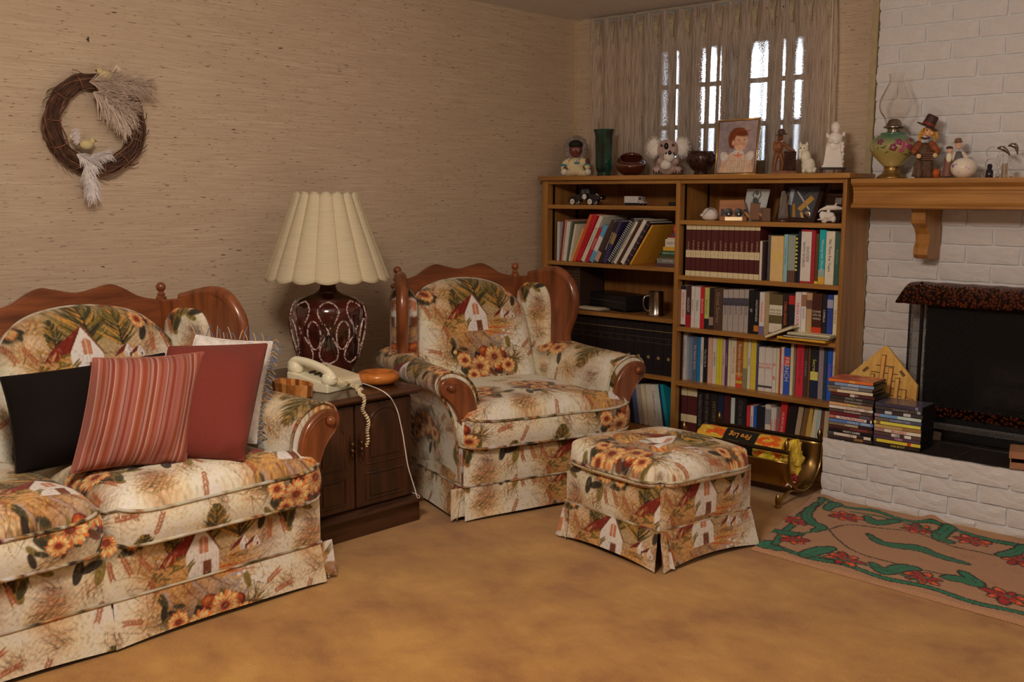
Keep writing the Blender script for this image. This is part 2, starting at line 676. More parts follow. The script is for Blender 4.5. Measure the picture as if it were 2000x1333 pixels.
# raised hearth
YH, XH, ZH = 4.0, -1.966, 0.250
hearth = struct(MB().box((XH, YH + g, 0), (XFR, YW, ZH - .022)).box((XH + .004, YH + .004, ZH - .06), (XFR, YH + .016, ZH - .003)).build('floor_hearth', M_MORTAR))
hr = [(0.0, .0255), (.036, .0655), (.1065, .0625), (.1745, .0735)]
lay(hearth, XH, -0.72, hr, YH, None, -1.767, -1.875)
M_SLATE = plain((0.028, 0.025, 0.023), 0.35, var=.3, vscale=14)
M_GROUT = plain((0.16, 0.12, 0.09), 0.8)
MB().box((XH + .004, YH + .018, ZH - .022), (XFR, YW, ZH - .004)).build('grout_bed', M_GROUT, hearth)
xs_ = [XH + .006, -1.757, -1.447, -1.137, -0.827, -0.517]
for i in range(5):
    MB().box((xs_[i] + .003, YH + .019, ZH - .016), (xs_[i + 1] - .003, 4.262, ZH)).build('tile', M_SLATE, hearth, bevel=.002)
    MB().box((xs_[i] + .003 + .0, 4.268, ZH - .016), (xs_[i + 1] - .003, YW - .001, ZH)).build('tile', M_SLATE, hearth, bevel=.002)

# mantel shelf with two mouldings and a corbel
YM, XM0 = 4.255, -2.020
mt = struct(thing('trim_3', 'x', 'x', (0, 0, 0)))
del mt['label'], mt['category']
prof = [(YW - .003, 1.319), (YM, 1.319), (YM, 1.300), (YM + .012, 1.290), (YM + .022, 1.284), (YM + .022, 1.272), (YM + .028, 1.270), (YM + .028, 1.258)]
prof += [(YM + .030, 1.257), (YM + .030, 1.222), (YM + .027, 1.219), (YM + .018, 1.212), (YM + .008, 1.207), (YM + .008, 1.198), (YM + .016, 1.194), (YW - .003, 1.194)]
mp = MB()
mp.prism(prof, XM0, XFR, axis=0)
mp.build('mantel_shelf', OAK_X, mt, bevel=.0015)
# left end return, proud of the shelf's core
cb = [(4.33, 1.194), (4.33, 1.150), (4.335, 1.135), (4.365, 1.115), (4.385, 1.09), (4.390, 1.06), (4.372, 1.03), (4.37, 1.005), (4.385, .99), (4.41, .984), (4.507, .984), (4.507, 1.194)]
MB().prism([tuple(p) for p in cb], -1.785, -1.725, axis=0).build('corbel', OAK, mt, bevel=.002)
MB().prism([tuple(p) for p in cb], -0.085, -0.025, axis=0).build('corbel', OAK, mt, bevel=.002)

# ---------------------------------------------------------------- printed upholstery cloth
# One repeat of the print (1 unit = 1 mm), drawn into an array and carried as vertex colours.
TW, TH = 600, 560


class Sheet:
    def __init__(self, w, h, base):
        self.w, self.h = w, h
        self.a = np.empty((h, w, 3))
        self.a[:] = base

    def patch(self, x0, y0, x1, y1):
        xs = np.arange(int(math.floor(x0)) - 1, int(math.ceil(x1)) + 2)
        ys = np.arange(int(math.floor(y0)) - 1, int(math.ceil(y1)) + 2)
        X, Y = np.meshgrid(xs + 0.5, ys + 0.5)
        return xs % self.w, ys % self.h, X, Y

    def put(self, ix, iy, cov, col):
        idx = np.ix_(iy, ix)
        c = np.asarray(col, float)
        self.a[idx] = self.a[idx] * (1 - cov[..., None]) + c * cov[..., None]

    def ellipse(self, x, y, rx, ry, ang, col, alpha=1.0, soft=1.0):
        R = max(rx, ry) + 3
        ix, iy, X, Y = self.patch(x - R, y - R, x + R, y + R)
        c, s = math.cos(ang), math.sin(ang)
        u, v = (X - x) * c + (Y - y) * s, -(X - x) * s + (Y - y) * c
        d = (np.sqrt((u / rx) ** 2 + (v / ry) ** 2) - 1) * min(rx, ry)
        self.put(ix, iy, np.clip(0.5 - d / soft, 0, 1) * alpha, col)

    def blob(self, x, y, r, col, alpha):
        ix, iy, X, Y = self.patch(x - r, y - r, x + r, y + r)
        d = np.hypot(X - x, Y - y) / r
        self.put(ix, iy, np.clip(1 - d, 0, 1) ** 1.3 * alpha, col)

    def poly(self, pts, col, alpha=1.0):
        p = np.asarray(pts, float)
        ix, iy, X, Y = self.patch(p[:, 0].min(), p[:, 1].min(), p[:, 0].max(), p[:, 1].max())
        inside = np.zeros(X.shape, bool)
        n = len(p)
        for i in range(n):
            (xa, ya), (xb, yb) = p[i], p[(i + 1) % n]
            if ya == yb:
                continue
            c = ((ya > Y) != (yb > Y)) & (X < (xb - xa) * (Y - ya) / (yb - ya) + xa)
            inside ^= c
        self.put(ix, iy, inside * alpha, col)

    def stroke(self, pts, w, col, alpha=1.0, taper=True):
        p = np.asarray(pts, float)
        m = w + 2
        ix, iy, X, Y = self.patch(p[:, 0].min() - m, p[:, 1].min() - m, p[:, 0].max() + m, p[:, 1].max() + m)
        best = np.zeros(X.shape)
        n = len(p) - 1
        for i in range(n):
            a, b = p[i], p[i + 1]
            d = b - a
            L = d @ d + 1e-9
            t = np.clip(((X - a[0]) * d[0] + (Y - a[1]) * d[1]) / L, 0, 1)
            dist = np.hypot(X - a[0] - t * d[0], Y - a[1] - t * d[1])
            ww = w * (1 - 0.85 * (i + t) / n) if taper else w
            best = np.maximum(best, np.clip(ww / 2 - dist + 0.5, 0, 1))
        self.put(ix, iy, best * alpha, col)


CR = np.array(pc(212, 180, 128, 1.0))
C_TAN, C_OCH, C_BRN, C_DK = pc(158, 112, 68), pc(156, 104, 46), pc(98, 52, 30), pc(36, 26, 20)
C_RED, C_ORG, C_PET, C_PET2 = pc(104, 32, 20), pc(156, 66, 26), pc(192, 92, 44), pc(216, 140, 88)
C_OLV, C_GRN, C_GRY = pc(104, 80, 34), pc(56, 48, 28), pc(134, 108, 98)
SH = Sheet(TW, TH, CR)
rs = random.Random(5)


def curve(x, y, ang, L, bend, n=5):
    out = [(x, y)]
    for k in range(n):
        ang += bend / n
        x += L / n * math.cos(ang)
        y += L / n * math.sin(ang)
        out.append((x, y))
    return out


def grass(x, y, n, L, cols, spread=1.2, up=PI / 2, w=2.2, alpha=.9, jit=14):
    for _ in range(n):
        a = up + rs.uniform(-spread, spread)
        SH.stroke(curve(x + rs.uniform(-jit, jit), y + rs.uniform(-jit / 2, jit / 2), a, L * rs.uniform(.55, 1.1), rs.uniform(-1.1, 1.1)), w * rs.uniform(.6, 1.2), rs.choice(cols), alpha)


def daisy(x, y, r, squash=1.0, rot=0.0):
    SH.blob(x, y, r * 1.7, C_DK, .95)
    n = 13
    for ring, (rr, col) in enumerate(((1.0, C_PET), (0.93, C_PET2))):
        for k in range(n):
            a = rot + 2 * PI * (k + .5 * ring) / n + rs.uniform(-.1, .1)
            L = r * rr * rs.uniform(.86, 1.05)
            cx, cy = x + math.cos(a) * L * .58, y + math.sin(a) * L * .58 * squash
            SH.ellipse(cx, cy, L * .42, L * .135, math.atan2(math.sin(a) * squash, math.cos(a)), col, .96)
            SH.stroke([(x + math.cos(a) * L * .2, y + math.sin(a) * L * .2 * squash), (x + math.cos(a) * L * .72, y + math.sin(a) * L * .66 * squash)], 5.2, C_ORG, .95)
            SH.stroke([(x + math.cos(a + .24) * L * .3, y + math.sin(a + .24) * L * .3 * squash), (x + math.cos(a + .24) * L * .8, y + math.sin(a + .24) * L * .8 * squash)], 1.4, C_BRN, .65)
    SH.blob(x, y, r * .62, C_RED, .75)
    SH.ellipse(x, y, r * .27, r * .24 * squash, 0, C_RED)
    SH.ellipse(x + r * .04, y - r * .05, r * .16, r * .13 * squash, 0, C_BRN)


def leaf(x, y, a, L, col, w=.3):
    SH.ellipse(x + math.cos(a) * L / 2, y + math.sin(a) * L / 2, L / 2, L * w / 2, a, col, .95)
    SH.stroke([(x, y), (x + math.cos(a) * L, y + math.sin(a) * L)], 1.4, C_DK, .7)


def pumpkin(x, y, r):
    SH.ellipse(x, y, r, r * .86, 0, C_RED)
    SH.ellipse(x - r * .1, y + r * .12, r * .72, r * .62, 0, C_ORG)
    SH.ellipse(x - r * .2, y + r * .28, r * .34, r * .26, .4, pc(205, 104, 46))
    SH.stroke(curve(x - r * .1, y - r * .7, PI / 2, r * 1.5, .5), 1.8, C_RED, .9)
    SH.stroke(curve(x + r * .35, y - r * .6, PI / 2, r * 1.2, .6), 1.8, C_RED, .8)


def wheat(x, y, a, L, col=None):
    col = col or pc(134, 70, 40)
    pts = curve(x, y, a, L, rs.uniform(-.6, .6), 8)
    SH.stroke(pts, 1.8, C_TAN)
    for k in range(3, 9):
        px, py = pts[k]
        aa = math.atan2(pts[k][1] - pts[k - 1][1], pts[k][0] - pts[k - 1][0])
        for sgn in (-1, 1):
            SH.ellipse(px + 4 * math.cos(aa + sgn), py + 4 * math.sin(aa + sgn), 5.5, 1.7, aa + sgn * .45, col)
            SH.stroke(curve(px, py, aa + sgn * .5, 13, .1 * sgn, 2), .9, C_BRN, .6)


def tree(x, y, h, w):
    SH.blob(x, y + h * .45, w * 1.15, C_OLV, .6)
    for k in range(26):
        t = k / 25
        yy = y + h * t
        ww = w * (1 - t) ** .75 + 5
        for sgn in (-1, 1):
            for q in range(3):
                a = (PI / 2 - sgn * rs.uniform(.75, 1.25))
                L = ww * rs.uniform(.45, 1.0)
                SH.stroke(curve(x + sgn * 2, yy, a, L, sgn * rs.uniform(.1, .7)), rs.uniform(5, 11), rs.choice((C_GRN, C_GRN, C_OLV, C_OLV, C_OCH, C_DK)), .92)
    SH.stroke([(x, y), (x, y + h)], 5, C_DK, .9)


def barn(x, y, s):
    """Gable wall centred on x,y; the roof runs off to its lower left."""
    wl = pc(196, 172, 146)
    SH.poly([(x - 30 * s, y - 30 * s), (x + 34 * s, y - 30 * s), (x + 34 * s, y + 14 * s), (x, y + 62 * s), (x - 30 * s, y + 14 * s)], wl)
    for k in range(9):
        xx = x - 28 * s + k * 7 * s
        SH.stroke([(xx, y - 28 * s), (xx, y + 10 * s)], 1.0, C_GRY, .6, False)
    SH.poly([(x, y + 64 * s), (x - 32 * s, y + 12 * s), (x - 104 * s, y - 24 * s), (x - 66 * s, y + 22 * s)], C_RED)
    for k in range(5):
        SH.stroke([(x - (4 + 20 * k) * s, y + (58 - 9 * k) * s), (x - (36 + 16 * k) * s, y + (12 - 8 * k) * s)], 1.8, C_DK, .6, False)
    SH.poly([(x - 70 * s, y - 12 * s), (x - 30 * s, y + 10 * s), (x - 30 * s, y - 30 * s), (x - 66 * s, y - 34 * s)], C_TAN)
    SH.poly([(x + 34 * s, y + 10 * s), (x + 40 * s, y + 6 * s), (x + 4 * s, y + 66 * s), (x, y + 62 * s)], C_BRN)
    SH.poly([(x + 2 * s, y - 30 * s), (x + 18 * s, y - 30 * s), (x + 18 * s, y - 4 * s), (x + 2 * s, y - 4 * s)], C_BRN)
    SH.poly([(x - 4 * s, y + 10 * s), (x + 13 * s, y + 10 * s), (x + 13 * s, y + 36 * s), (x + 4 * s, y + 42 * s), (x - 4 * s, y + 36 * s)], pc(150, 92, 62))
    SH.stroke([(x + 4 * s, y + 10 * s), (x + 4 * s, y + 40 * s)], 1.6, wl, 1, False)


def cluster(x, y, m=1):
    SH.blob(x, y, 120, C_OCH, .6)
    SH.blob(x, y - 6, 92, C_DK, .75)
    for k in range(60):
        a = rs.uniform(0, 2 * PI)
        SH.stroke(curve(x + 40 * math.cos(a), y + 36 * math.sin(a), a + rs.uniform(-.5, .5), rs.uniform(24, 62), rs.uniform(-1, 1)), rs.uniform(1.4, 3.2), rs.choice((C_TAN, C_OLV, C_BRN, C_OCH, C_GRN)), .8)
    for k in range(30):
        leaf(x + rs.uniform(-62, 62), y + rs.uniform(-56, 50), rs.uniform(0, 2 * PI), rs.uniform(30, 54), rs.choice((C_GRN, C_OLV, C_DK)), .42)
    grass(x, y - 10, 60, 70, (C_TAN, C_OLV, C_BRN, C_DK), 3.1, w=2.4, jit=60)
    pumpkin(x - 32 * m, y + 2, 19)
    pumpkin(x + 2 * m, y + 22, 16)
    pumpkin(x - 4 * m, y - 16, 15)
    daisy(x + 30 * m, y + 34, 37, .95, .2)
    daisy(x - 32 * m, y + 40, 32, .8, .5)
    daisy(x - 2 * m, y - 22, 33, .9)
    daisy(x + 52 * m, y - 30, 22, 1, .3)
    wheat(x + 20 * m, y - 42, -PI / 2 + .45 * m, 60)
    wheat(x + 2 * m, y - 46, -PI / 2 - .15 * m, 52)


# cream ground with soft tan washes and a brushed nap
for _ in range(46):
    SH.blob(rs.uniform(0, TW), rs.uniform(0, TH), rs.uniform(40, 120), rs.choice((C_TAN, pc(196, 158, 110), pc(216, 188, 140), pc(220, 194, 150))), .34)
for _ in range(900):
    SH.stroke(curve(rs.uniform(0, TW), rs.uniform(0, TH), rs.uniform(0, 2 * PI), rs.uniform(14, 34), rs.uniform(-1, 1), 3), 1.2, rs.choice((C_TAN, C_TAN, C_OCH, C_BRN)), .32)
for _ in range(40):
    bx, by = rs.uniform(0, TW), rs.uniform(0, TH)
    SH.blob(bx, by, rs.uniform(40, 80), rs.choice((C_TAN, C_OCH, C_TAN, C_BRN)), .62)
    ba = rs.uniform(0, 2 * PI)
    for _k in range(30):
        SH.stroke(curve(bx + rs.uniform(-22, 22), by + rs.uniform(-16, 16), ba + rs.uniform(-.7, .7), rs.uniform(20, 56), rs.uniform(-1, 1)), rs.uniform(1.2, 2.6), rs.choice((C_TAN, C_BRN, C_BRN, C_OLV, C_ORG, C_GRN, C_DK)), .62)
ox, oy = 300, 280          # the barn's middle in the repeat
SH.blob(ox, oy, 210, C_OCH, .6)
SH.blob(ox, oy - 20, 170, C_BRN, .55)
SH.blob(ox + 20, oy + 70, 120, C_OLV, .6)
grass(ox, oy - 60, 160, 70, (C_TAN, C_OLV, C_BRN, C_DK, C_OCH), 3, .3, 2.4, .8, 150)
for a, L in ((-.5, 110), (.2, 130), (3.4, 120), (2.9, 110)):
    grass(ox + 60 * math.cos(a), oy - 20 + 30 * math.sin(a), 26, 70, (C_TAN, C_OCH, C_BRN, C_OLV), .8, a, 2.4)
tree(ox + 14, oy + 28, 165, 112)
tree(ox + 92, oy + 30, 96, 60)
tree(ox - 66, oy + 26, 64, 34)
# field rows, hay and fence right of the barn
for k in range(7):
    SH.stroke(curve(ox + 30, oy - 24 - 4 * k, -.1 - .05 * k, 130 - 8 * k, .25), 6, (C_OCH, C_ORG, C_TAN)[k % 3], .9)
for k in range(6):
    SH.stroke(curve(ox + 20 - 22 * k, oy - 46, -.9 - .1 * k, 74, .5), 7, (C_BRN, C_TAN, C_GRY)[k % 3], .8)
barn(ox, oy, 1.22)
barn(ox + 104, oy + 8, .36)
barn(ox + 134, oy + 6, .28)
for k in range(9):
    a = 1.2 + rs.uniform(-.3, .9)
    pts = curve(ox - 104 + 9 * k, oy - 58 + rs.uniform(-8, 8), a, rs.uniform(60, 104), .4)
    SH.stroke(pts, 3.2, C_OCH)
    for q in (2, 3, 4):
        leaf(*pts[q], rs.uniform(-.6, 3.6), 26, rs.choice((C_OCH, C_OLV, C_TAN)), .22)
# wagon wheel, grasses and the big bunch below
for rr in (34, 30):
    SH.stroke([(ox + 76 + rr * math.cos(t * PI / 14), oy - 84 + rr * .9 * math.sin(t * PI / 14)) for t in range(29)], 3.2, C_GRY, .95, False)
for k in range(8):
    SH.stroke([(ox + 76, oy - 84), (ox + 76 + 32 * math.cos(k * PI / 4), oy - 84 + 29 * math.sin(k * PI / 4))], 3.0, C_GRY, .95, False)
SH.blob(ox + 10, oy - 128, 110, C_BRN, .5)
grass(ox - 70, oy - 120, 50, 60, (C_GRN, C_OLV, C_TAN, C_BRN), 1.4, 2.6)
grass(ox + 110, oy - 134, 60, 66, (C_GRN, C_OLV, C_DK, C_TAN), 1.2, .5)
for k in range(44):
    leaf(ox + rs.uniform(-100, 124), oy - 134 + rs.uniform(-50, 46), rs.uniform(0, 6.3), rs.uniform(24, 44), rs.choice((C_GRN, C_OLV, C_DK, C_BRN)), .4)
pumpkin(ox + 12, oy - 104, 21)
pumpkin(ox + 78, oy - 118, 19)
pumpkin(ox + 58, oy - 152, 20)
pumpkin(ox - 26, oy - 150, 15)
daisy(ox + 46, oy - 122, 38, .95)
daisy(ox - 12, oy - 148, 40, .8, .3)
daisy(ox - 62, oy - 126, 27, .9)
daisy(ox + 92, oy - 150, 27, .9)
daisy(ox - 38, oy - 172, 24, .8)
for k in range(14):
    SH.ellipse(ox + 120 + rs.uniform(-34, 40), oy - 66 + rs.uniform(-30, 26), 5, 4, 0, pc(226, 204, 168), .9)
wheat(ox + 150, oy - 130, .3, 62)
wheat(ox + 140, oy - 112, .8, 58)
wheat(ox - 120, oy - 110, 2.6, 60)
wheat(ox - 96, oy - 66, 2.2, 50)
# two more bunches between the vignettes, with wheat
cluster(ox - 205, oy + 108, 1)
cluster(ox + 200, oy + 112, -1)
for x, y, a in ((-150, 60, -1.2), (118, 190, 1.5), (-214, -10, -1.8), (240, -180, 1.2)):
    wheat(ox + x, oy + y, a, 62)
tree(ox - 214, oy - 190, 60, 40)
tree(ox + 226, oy - 214, 54, 34)
for _ in range(900):
    SH.stroke(curve(rs.uniform(0, TW), rs.uniform(0, TH), rs.uniform(0, 2 * PI), rs.uniform(6, 16), rs.uniform(-1, 1), 2), 1.1, rs.choice((CR, C_DK, C_BRN, CR)), .35)
_fx, _fy = np.meshgrid(np.arange(TW) * 2 * PI / TW, np.arange(TH) * 2 * PI / TH)
_n = np.zeros((TH, TW))
_r = np.random.default_rng(8)
for _k in range(90):
    _n += np.sin(_r.integers(-60, 60) * _fx + _r.integers(-60, 60) * _fy + _r.uniform(0, 6.3))
_n /= _n.std()
_m = SH.a.mean(2, keepdims=True)
SH.a = SH.a * (1 + .10 * _n[..., None])
SHEET = np.clip(.30 * (np.clip(SH.a, .002, 2) / .325) ** 1.14, 0.002, .9)          # a little more depth between lights and darks


def print_at(u, v):
    """Colour of the print at u,v metres from the barn's middle."""
    x = (np.asarray(u) * 730 + ox) % TW
    y = (np.asarray(v) * 730 + oy) % TH
    x0, y0 = np.floor(x).astype(int) % TW, np.floor(y).astype(int) % TH
    x1, y1 = (x0 + 1) % TW, (y0 + 1) % TH
    fx, fy = (x - np.floor(x))[:, None], (y - np.floor(y))[:, None]
    return (SHEET[y0, x0] * (1 - fx) + SHEET[y0, x1] * fx) * (1 - fy) + (SHEET[y1, x0] * (1 - fx) + SHEET[y1, x1] * fx) * fy


def cloth_mat(key, rough=.8, sheen=.2, nap=500, nb=.25):
    m, nt, b = nodes(key)
    at = nt.nodes.new('ShaderNodeAttribute')
    at.attribute_name = 'print'
    n = tex(nt, 'ShaderNodeTexNoise', nap, coords(nt), Detail=2.0)
    r = ramp(nt, [(0.3, (.8, .8, .8)), (0.7, (1.08, 1.08, 1.08))])
    nt.links.new(n.outputs['Fac'], r.inputs['Fac'])
    x = nt.nodes.new('ShaderNodeMix')
    x.data_type = 'RGBA'
    x.blend_type = 'MULTIPLY'
    x.inputs[0].default_value = 1.0
    nt.links.new(at.outputs['Color'], x.inputs[6])
    nt.links.new(r.outputs['Color'], x.inputs[7])
    nt.links.new(x.outputs[2], b.inputs['Base Color'])
    b.inputs['Roughness'].default_value = rough
    b.inputs['Specular IOR Level'].default_value = .2
    b.inputs['Sheen Weight'].default_value = sheen
    b.inputs['Sheen Roughness'].default_value = .5
    bump(nt, b, n.outputs['Fac'], nb, .002)
    return m


M_PRINT = cloth_mat('autumn_print')


class Cloth:
    """Dense sheets whose vertices carry the colour of a print."""

    def __init__(self):
        self.V, self.F, self.C, self.n = [], [], [], 0

    def sheet(self, G, col=None, uv=None, wrap=False, flip=False):
        G = np.asarray(G, float)
        a, b = G.shape[:2]
        i, j = np.meshgrid(np.arange(a - 1), np.arange(b if wrap else b - 1), indexing='ij')
        j2 = (j + 1) % b
        q = np.stack([i * b + j, i * b + j2, (i + 1) * b + j2, (i + 1) * b + j], -1).reshape(-1, 4)
        if flip:
            q = q[:, ::-1]
        self.F.append(q + self.n)
        self.V.append(G.reshape(-1, 3))
        if uv is not None:
            col = print_at(uv[0].ravel(), uv[1].ravel())
        self.C.append(np.asarray(col, float).reshape(-1, 3))
        self.n += a * b
        return self

    def build(self, name, parent=None, mat=None, loc=None, label=None, rot=None):
        V, F, C = np.concatenate(self.V), np.concatenate(self.F), np.concatenate(self.C)
        me = bpy.data.meshes.new(name)
        me.vertices.add(len(V))
        me.vertices.foreach_set('co', V.ravel())
        me.loops.add(F.size)
        me.loops.foreach_set('vertex_index', F.ravel().astype(np.int32))
        me.polygons.add(len(F))
        me.polygons.foreach_set('loop_start', (np.arange(len(F)) * 4).astype(np.int32))
        me.polygons.foreach_set('use_smooth', np.ones(len(F), bool))
        me.update(calc_edges=True)
        at = me.color_attributes.new('print', 'FLOAT_COLOR', 'POINT')
        at.data.foreach_set('color', np.concatenate([C, np.ones((len(C), 1))], 1).ravel().astype(np.float32))
        me.materials.append(mat or M_PRINT)
        return link(name, me, parent, loc, 0, label, rot)


def lattice(w, h, step=.0036):
    """s,t from 0 to 1 with about step metres between neighbours."""
    return np.meshgrid(np.linspace(0, 1, max(3, int(w / step))), np.linspace(0, 1, max(3, int(h / step))))


def profile(pts, n):
    """Resample an open 2-D path evenly; returns points and arc length."""
    Q = smooth_poly(pts, 8, closed=False)
    d = np.r_[0, np.cumsum(np.hypot(*np.diff(Q, axis=0).T))]
    s = np.linspace(0, d[-1], n)
    return np.stack([np.interp(s, d, Q[:, 0]), np.interp(s, d, Q[:, 1])], 1), s

# ---------------------------------------------------------------- upholstered furniture
MAHOG = wood('reddish_brown_wood', pc(58, 23, 9, .9), pc(104, 50, 22, .9), (1, 1, 0.14), 34, 0.28, coat=.5)
MAHOG_X = wood('reddish_brown_wood_lengthwise', pc(58, 23, 9, .9), pc(104, 50, 22, .9), (0.12, 1, 1), 34, 0.28, coat=.5)


def ripple(X, Y, amp, f=9.0, seed=0):
    r = np.random.default_rng(seed)
    out = np.zeros(np.shape(X))
    for k in range(5):
        a, b, p = r.uniform(-f, f), r.uniform(-f, f), r.uniform(0, 6.3)
        out += np.sin(a * X + b * Y + p)
    return out * amp / 2.2


def pipe(cl, pts, r, closed=False, u=0.0, v=0.0):
    mb = MB().tube(pts, r, 6, closed=closed, cap=False)
    V = np.concatenate(mb.v)
    n = len(V) // 6
    G = V.reshape(n, 6, 3)
    if closed:
        G = np.concatenate([G, G[:1]], 0)
    U = (G[:, :, 0] + G[:, :, 1] * .8) * 3.1 + u
    C = print_at(U.ravel(), (G[:, :, 2] * .5 + v + .16 * np.sin(U * 2.1)).ravel()) * .72
    cl.sheet(G, C, wrap=True)


def cushion(parent, wl, wr, y0, y1, z0, z1, crown, ub, vb, seed=0, name='seat_cushion', droop=.015, corner=.05, step=.0036):
    """Box cushion: wl(t), wr(t) give its side edges in x from front (0) to back (1)."""
    ny = int((y1 - y0) / step)
    nx = int((wr(0) - wl(0)) / step)
    S_, T_ = np.meshgrid(np.linspace(0, 1, nx), np.linspace(0, 1, ny))

    def place(s, t):
        # rounded plan corners: pull the ends of each edge in
        a, b = 2 * s - 1, 2 * t - 1
        L, Rr = wl(t), wr(t)
        x = L + (Rr - L) * s
        y = y0 + (y1 - y0) * t
        k = corner * (np.abs(a) ** 8) * (np.abs(b) ** 8)
        return x - np.sign(a) * k * .55, y - np.sign(b) * k * .55
    X, Y = place(S_, T_)
    L, Rr = wl(T_), wr(T_)
    e = np.minimum(np.minimum((X - L), (Rr - X)), np.minimum(Y - y0, y1 - Y)).clip(0)
    R = .080
    q = np.clip(R - e, 0, R)
    drop = (R - np.sqrt(np.maximum(R * R - q * q, 0))) * .80
    a, b = 2 * S_ - 1, 2 * T_ - 1
    top = z1 - drop + crown * (1 - a ** 2) * (1 - np.abs(b) ** 3) + ripple(X, Y, .0035, 14, seed) - droop * np.clip(1 - T_ * 5, 0, 1) * np.abs(a) ** 3
    cl = Cloth()
    G = np.stack([X, Y, top], -1)
    cl.sheet(G, uv=(X - ub, (Y - vb)))
    # boxing: a strip all round
    ps = [(i, 0) for i in range(nx)] + [(nx - 1, j) for j in range(1, ny)] + [(i, ny - 1) for i in range(nx - 2, -1, -1)] + [(0, j) for j in range(ny - 2, 0, -1)]
    ring = np.array([G[j, i] for i, j in ps])
    tan = np.roll(ring, -3, 0) - np.roll(ring, 3, 0)
    nrm = np.stack([tan[:, 1], -tan[:, 0]], 1)
    nrm /= np.linalg.norm(nrm, axis=1)[:, None] + 1e-9
    nz = max(6, int((z1 - z0) / step))
    tt = np.linspace(0, 1, nz)
    dist = np.r_[0, np.cumsum(np.linalg.norm(np.diff(ring, axis=0), axis=1))]
    B = np.zeros((nz, len(ring), 3))
    fr = np.clip(1 - (ring[:, 1] - y0) / .1, 0, 1)
    for i, t in enumerate(tt):
        bul = .010 * math.sin(PI * t) + ripple(dist, dist * 0, .002, 26, seed + 3) * math.sin(PI * t)
        B[i, :, :2] = ring[:, :2] + nrm * np.asarray(bul)[..., None]
        B[i, :, 2] = ring[:, 2] + (z0 - droop * fr * .6 - ring[:, 2]) * t
    sidew = np.abs(nrm[:, 0]) > .7
    Ub = np.where(sidew, ring[:, 1] * np.sign(nrm[:, 0]), ring[:, 0])[None, :] - ub + 0 * B[:, :, 0]
    cl.sheet(B, uv=(Ub, (B[:, :, 2] - z1) - (vb - y0)), wrap=True, flip=True)
    o = cl.build(name, parent)
    pp = Cloth()
    for z, rr in ((0, 0.0055), (nz - 1, .005)):
        pts = B[z][::4].copy()
        pts[:, :2] += nrm[::4] * .002
        pipe(pp, pts, rr, True, .13, .02)
    pp.build('piping', o)
    return o


def flat(cl, A, Bv, Cv, u0, v0, bulge=0.0, step=.004, seed=1, amp=.002):
    """Sheet spanned from corner A by edge vectors Bv (across) and Cv (up), pushed out along their cross product."""
    A, Bv, Cv = map(np.asarray, (A, Bv, Cv))
    w, h = np.linalg.norm(Bv), np.linalg.norm(Cv)
    S_, T_ = lattice(w, h, step)
    n = np.cross(Bv, Cv)
    n = n / np.linalg.norm(n)
    d = bulge * (1 - (2 * S_ - 1) ** 4) * (1 - (2 * T_ - 1) ** 4) + ripple(S_ * w, T_ * h, amp, 12, seed)
    G = A + S_[..., None] * Bv + T_[..., None] * Cv + d[..., None] * n
    cl.sheet(G, uv=(u0 + S_ * w, v0 + T_ * h))


def skirt_panel(parent, A, B, ztop, zbot, flare, u0, v0, sag=.008, seed=0, step=.004):
    """Hanging skirt from A to B (plan points, left to right as seen from outside)."""
    A, B = np.asarray(A, float), np.asarray(B, float)
    w = np.linalg.norm(B - A)
    d = (B - A) / w
    n = np.array([d[1], -d[0]])
    S_, T_ = lattice(w, ztop - zbot, step)      # T 0 at the hem
    out = flare * (1 - T_) * (.55 + .45 * np.abs(2 * S_ - 1) ** 3) + ripple(S_ * w, T_ * 0, .004, 16, seed) * (1 - T_) + .003
    wide = (S_ - .5) * (1 - T_) * flare * .9
    xy = A + (S_ * w + wide)[..., None] * d + out[..., None] * n
    z = zbot + sag * (1 - (2 * S_ - 1) ** 2) * (1 - T_) + (ztop - zbot) * T_
    cl = Cloth()
    cl.sheet(np.stack([xy[..., 0], xy[..., 1], z], -1), uv=(u0 + S_ * w, v0 + T_ * (ztop - zbot)))
    return cl.build('skirt', parent)


ARM = [(-.085, .37), (-.082, .44), (-.068, .505), (-.03, .553), (.03, .578), (.075, .568), (.097, .54), (.092, .505), (.06, .465), (.03, .40), (.012, .31), (.004, .22), (0, .135)]
FACING = [(-.045, .315), (-.062, .37), (-.064, .43), (-.05, .49), (-.018, .535), (.03, .56), (.075, .555), (.092, .53), (.085, .50), (.055, .47), (.025, .425), (.005, .37), (-.006, .315)]
CREST = [(-.30, .868), (-.26, .874), (-.21, .888), (-.16, .918), (-.115, .934), (-.07, .925), (0, .912), (.07, .925), (.115, .934), (.16, .918), (.21, .888), (.26, .874), (.30, .868)]
WING = [(0, .50), (0, .868), (.08, .876), (.15, .892), (.21, .902), (.26, .894), (.30, .862), (.325, .82), (.335, .765), (.325, .71), (.305, .66), (.292, .62), (.298, .575), (.315, .535), (.315, .50)]


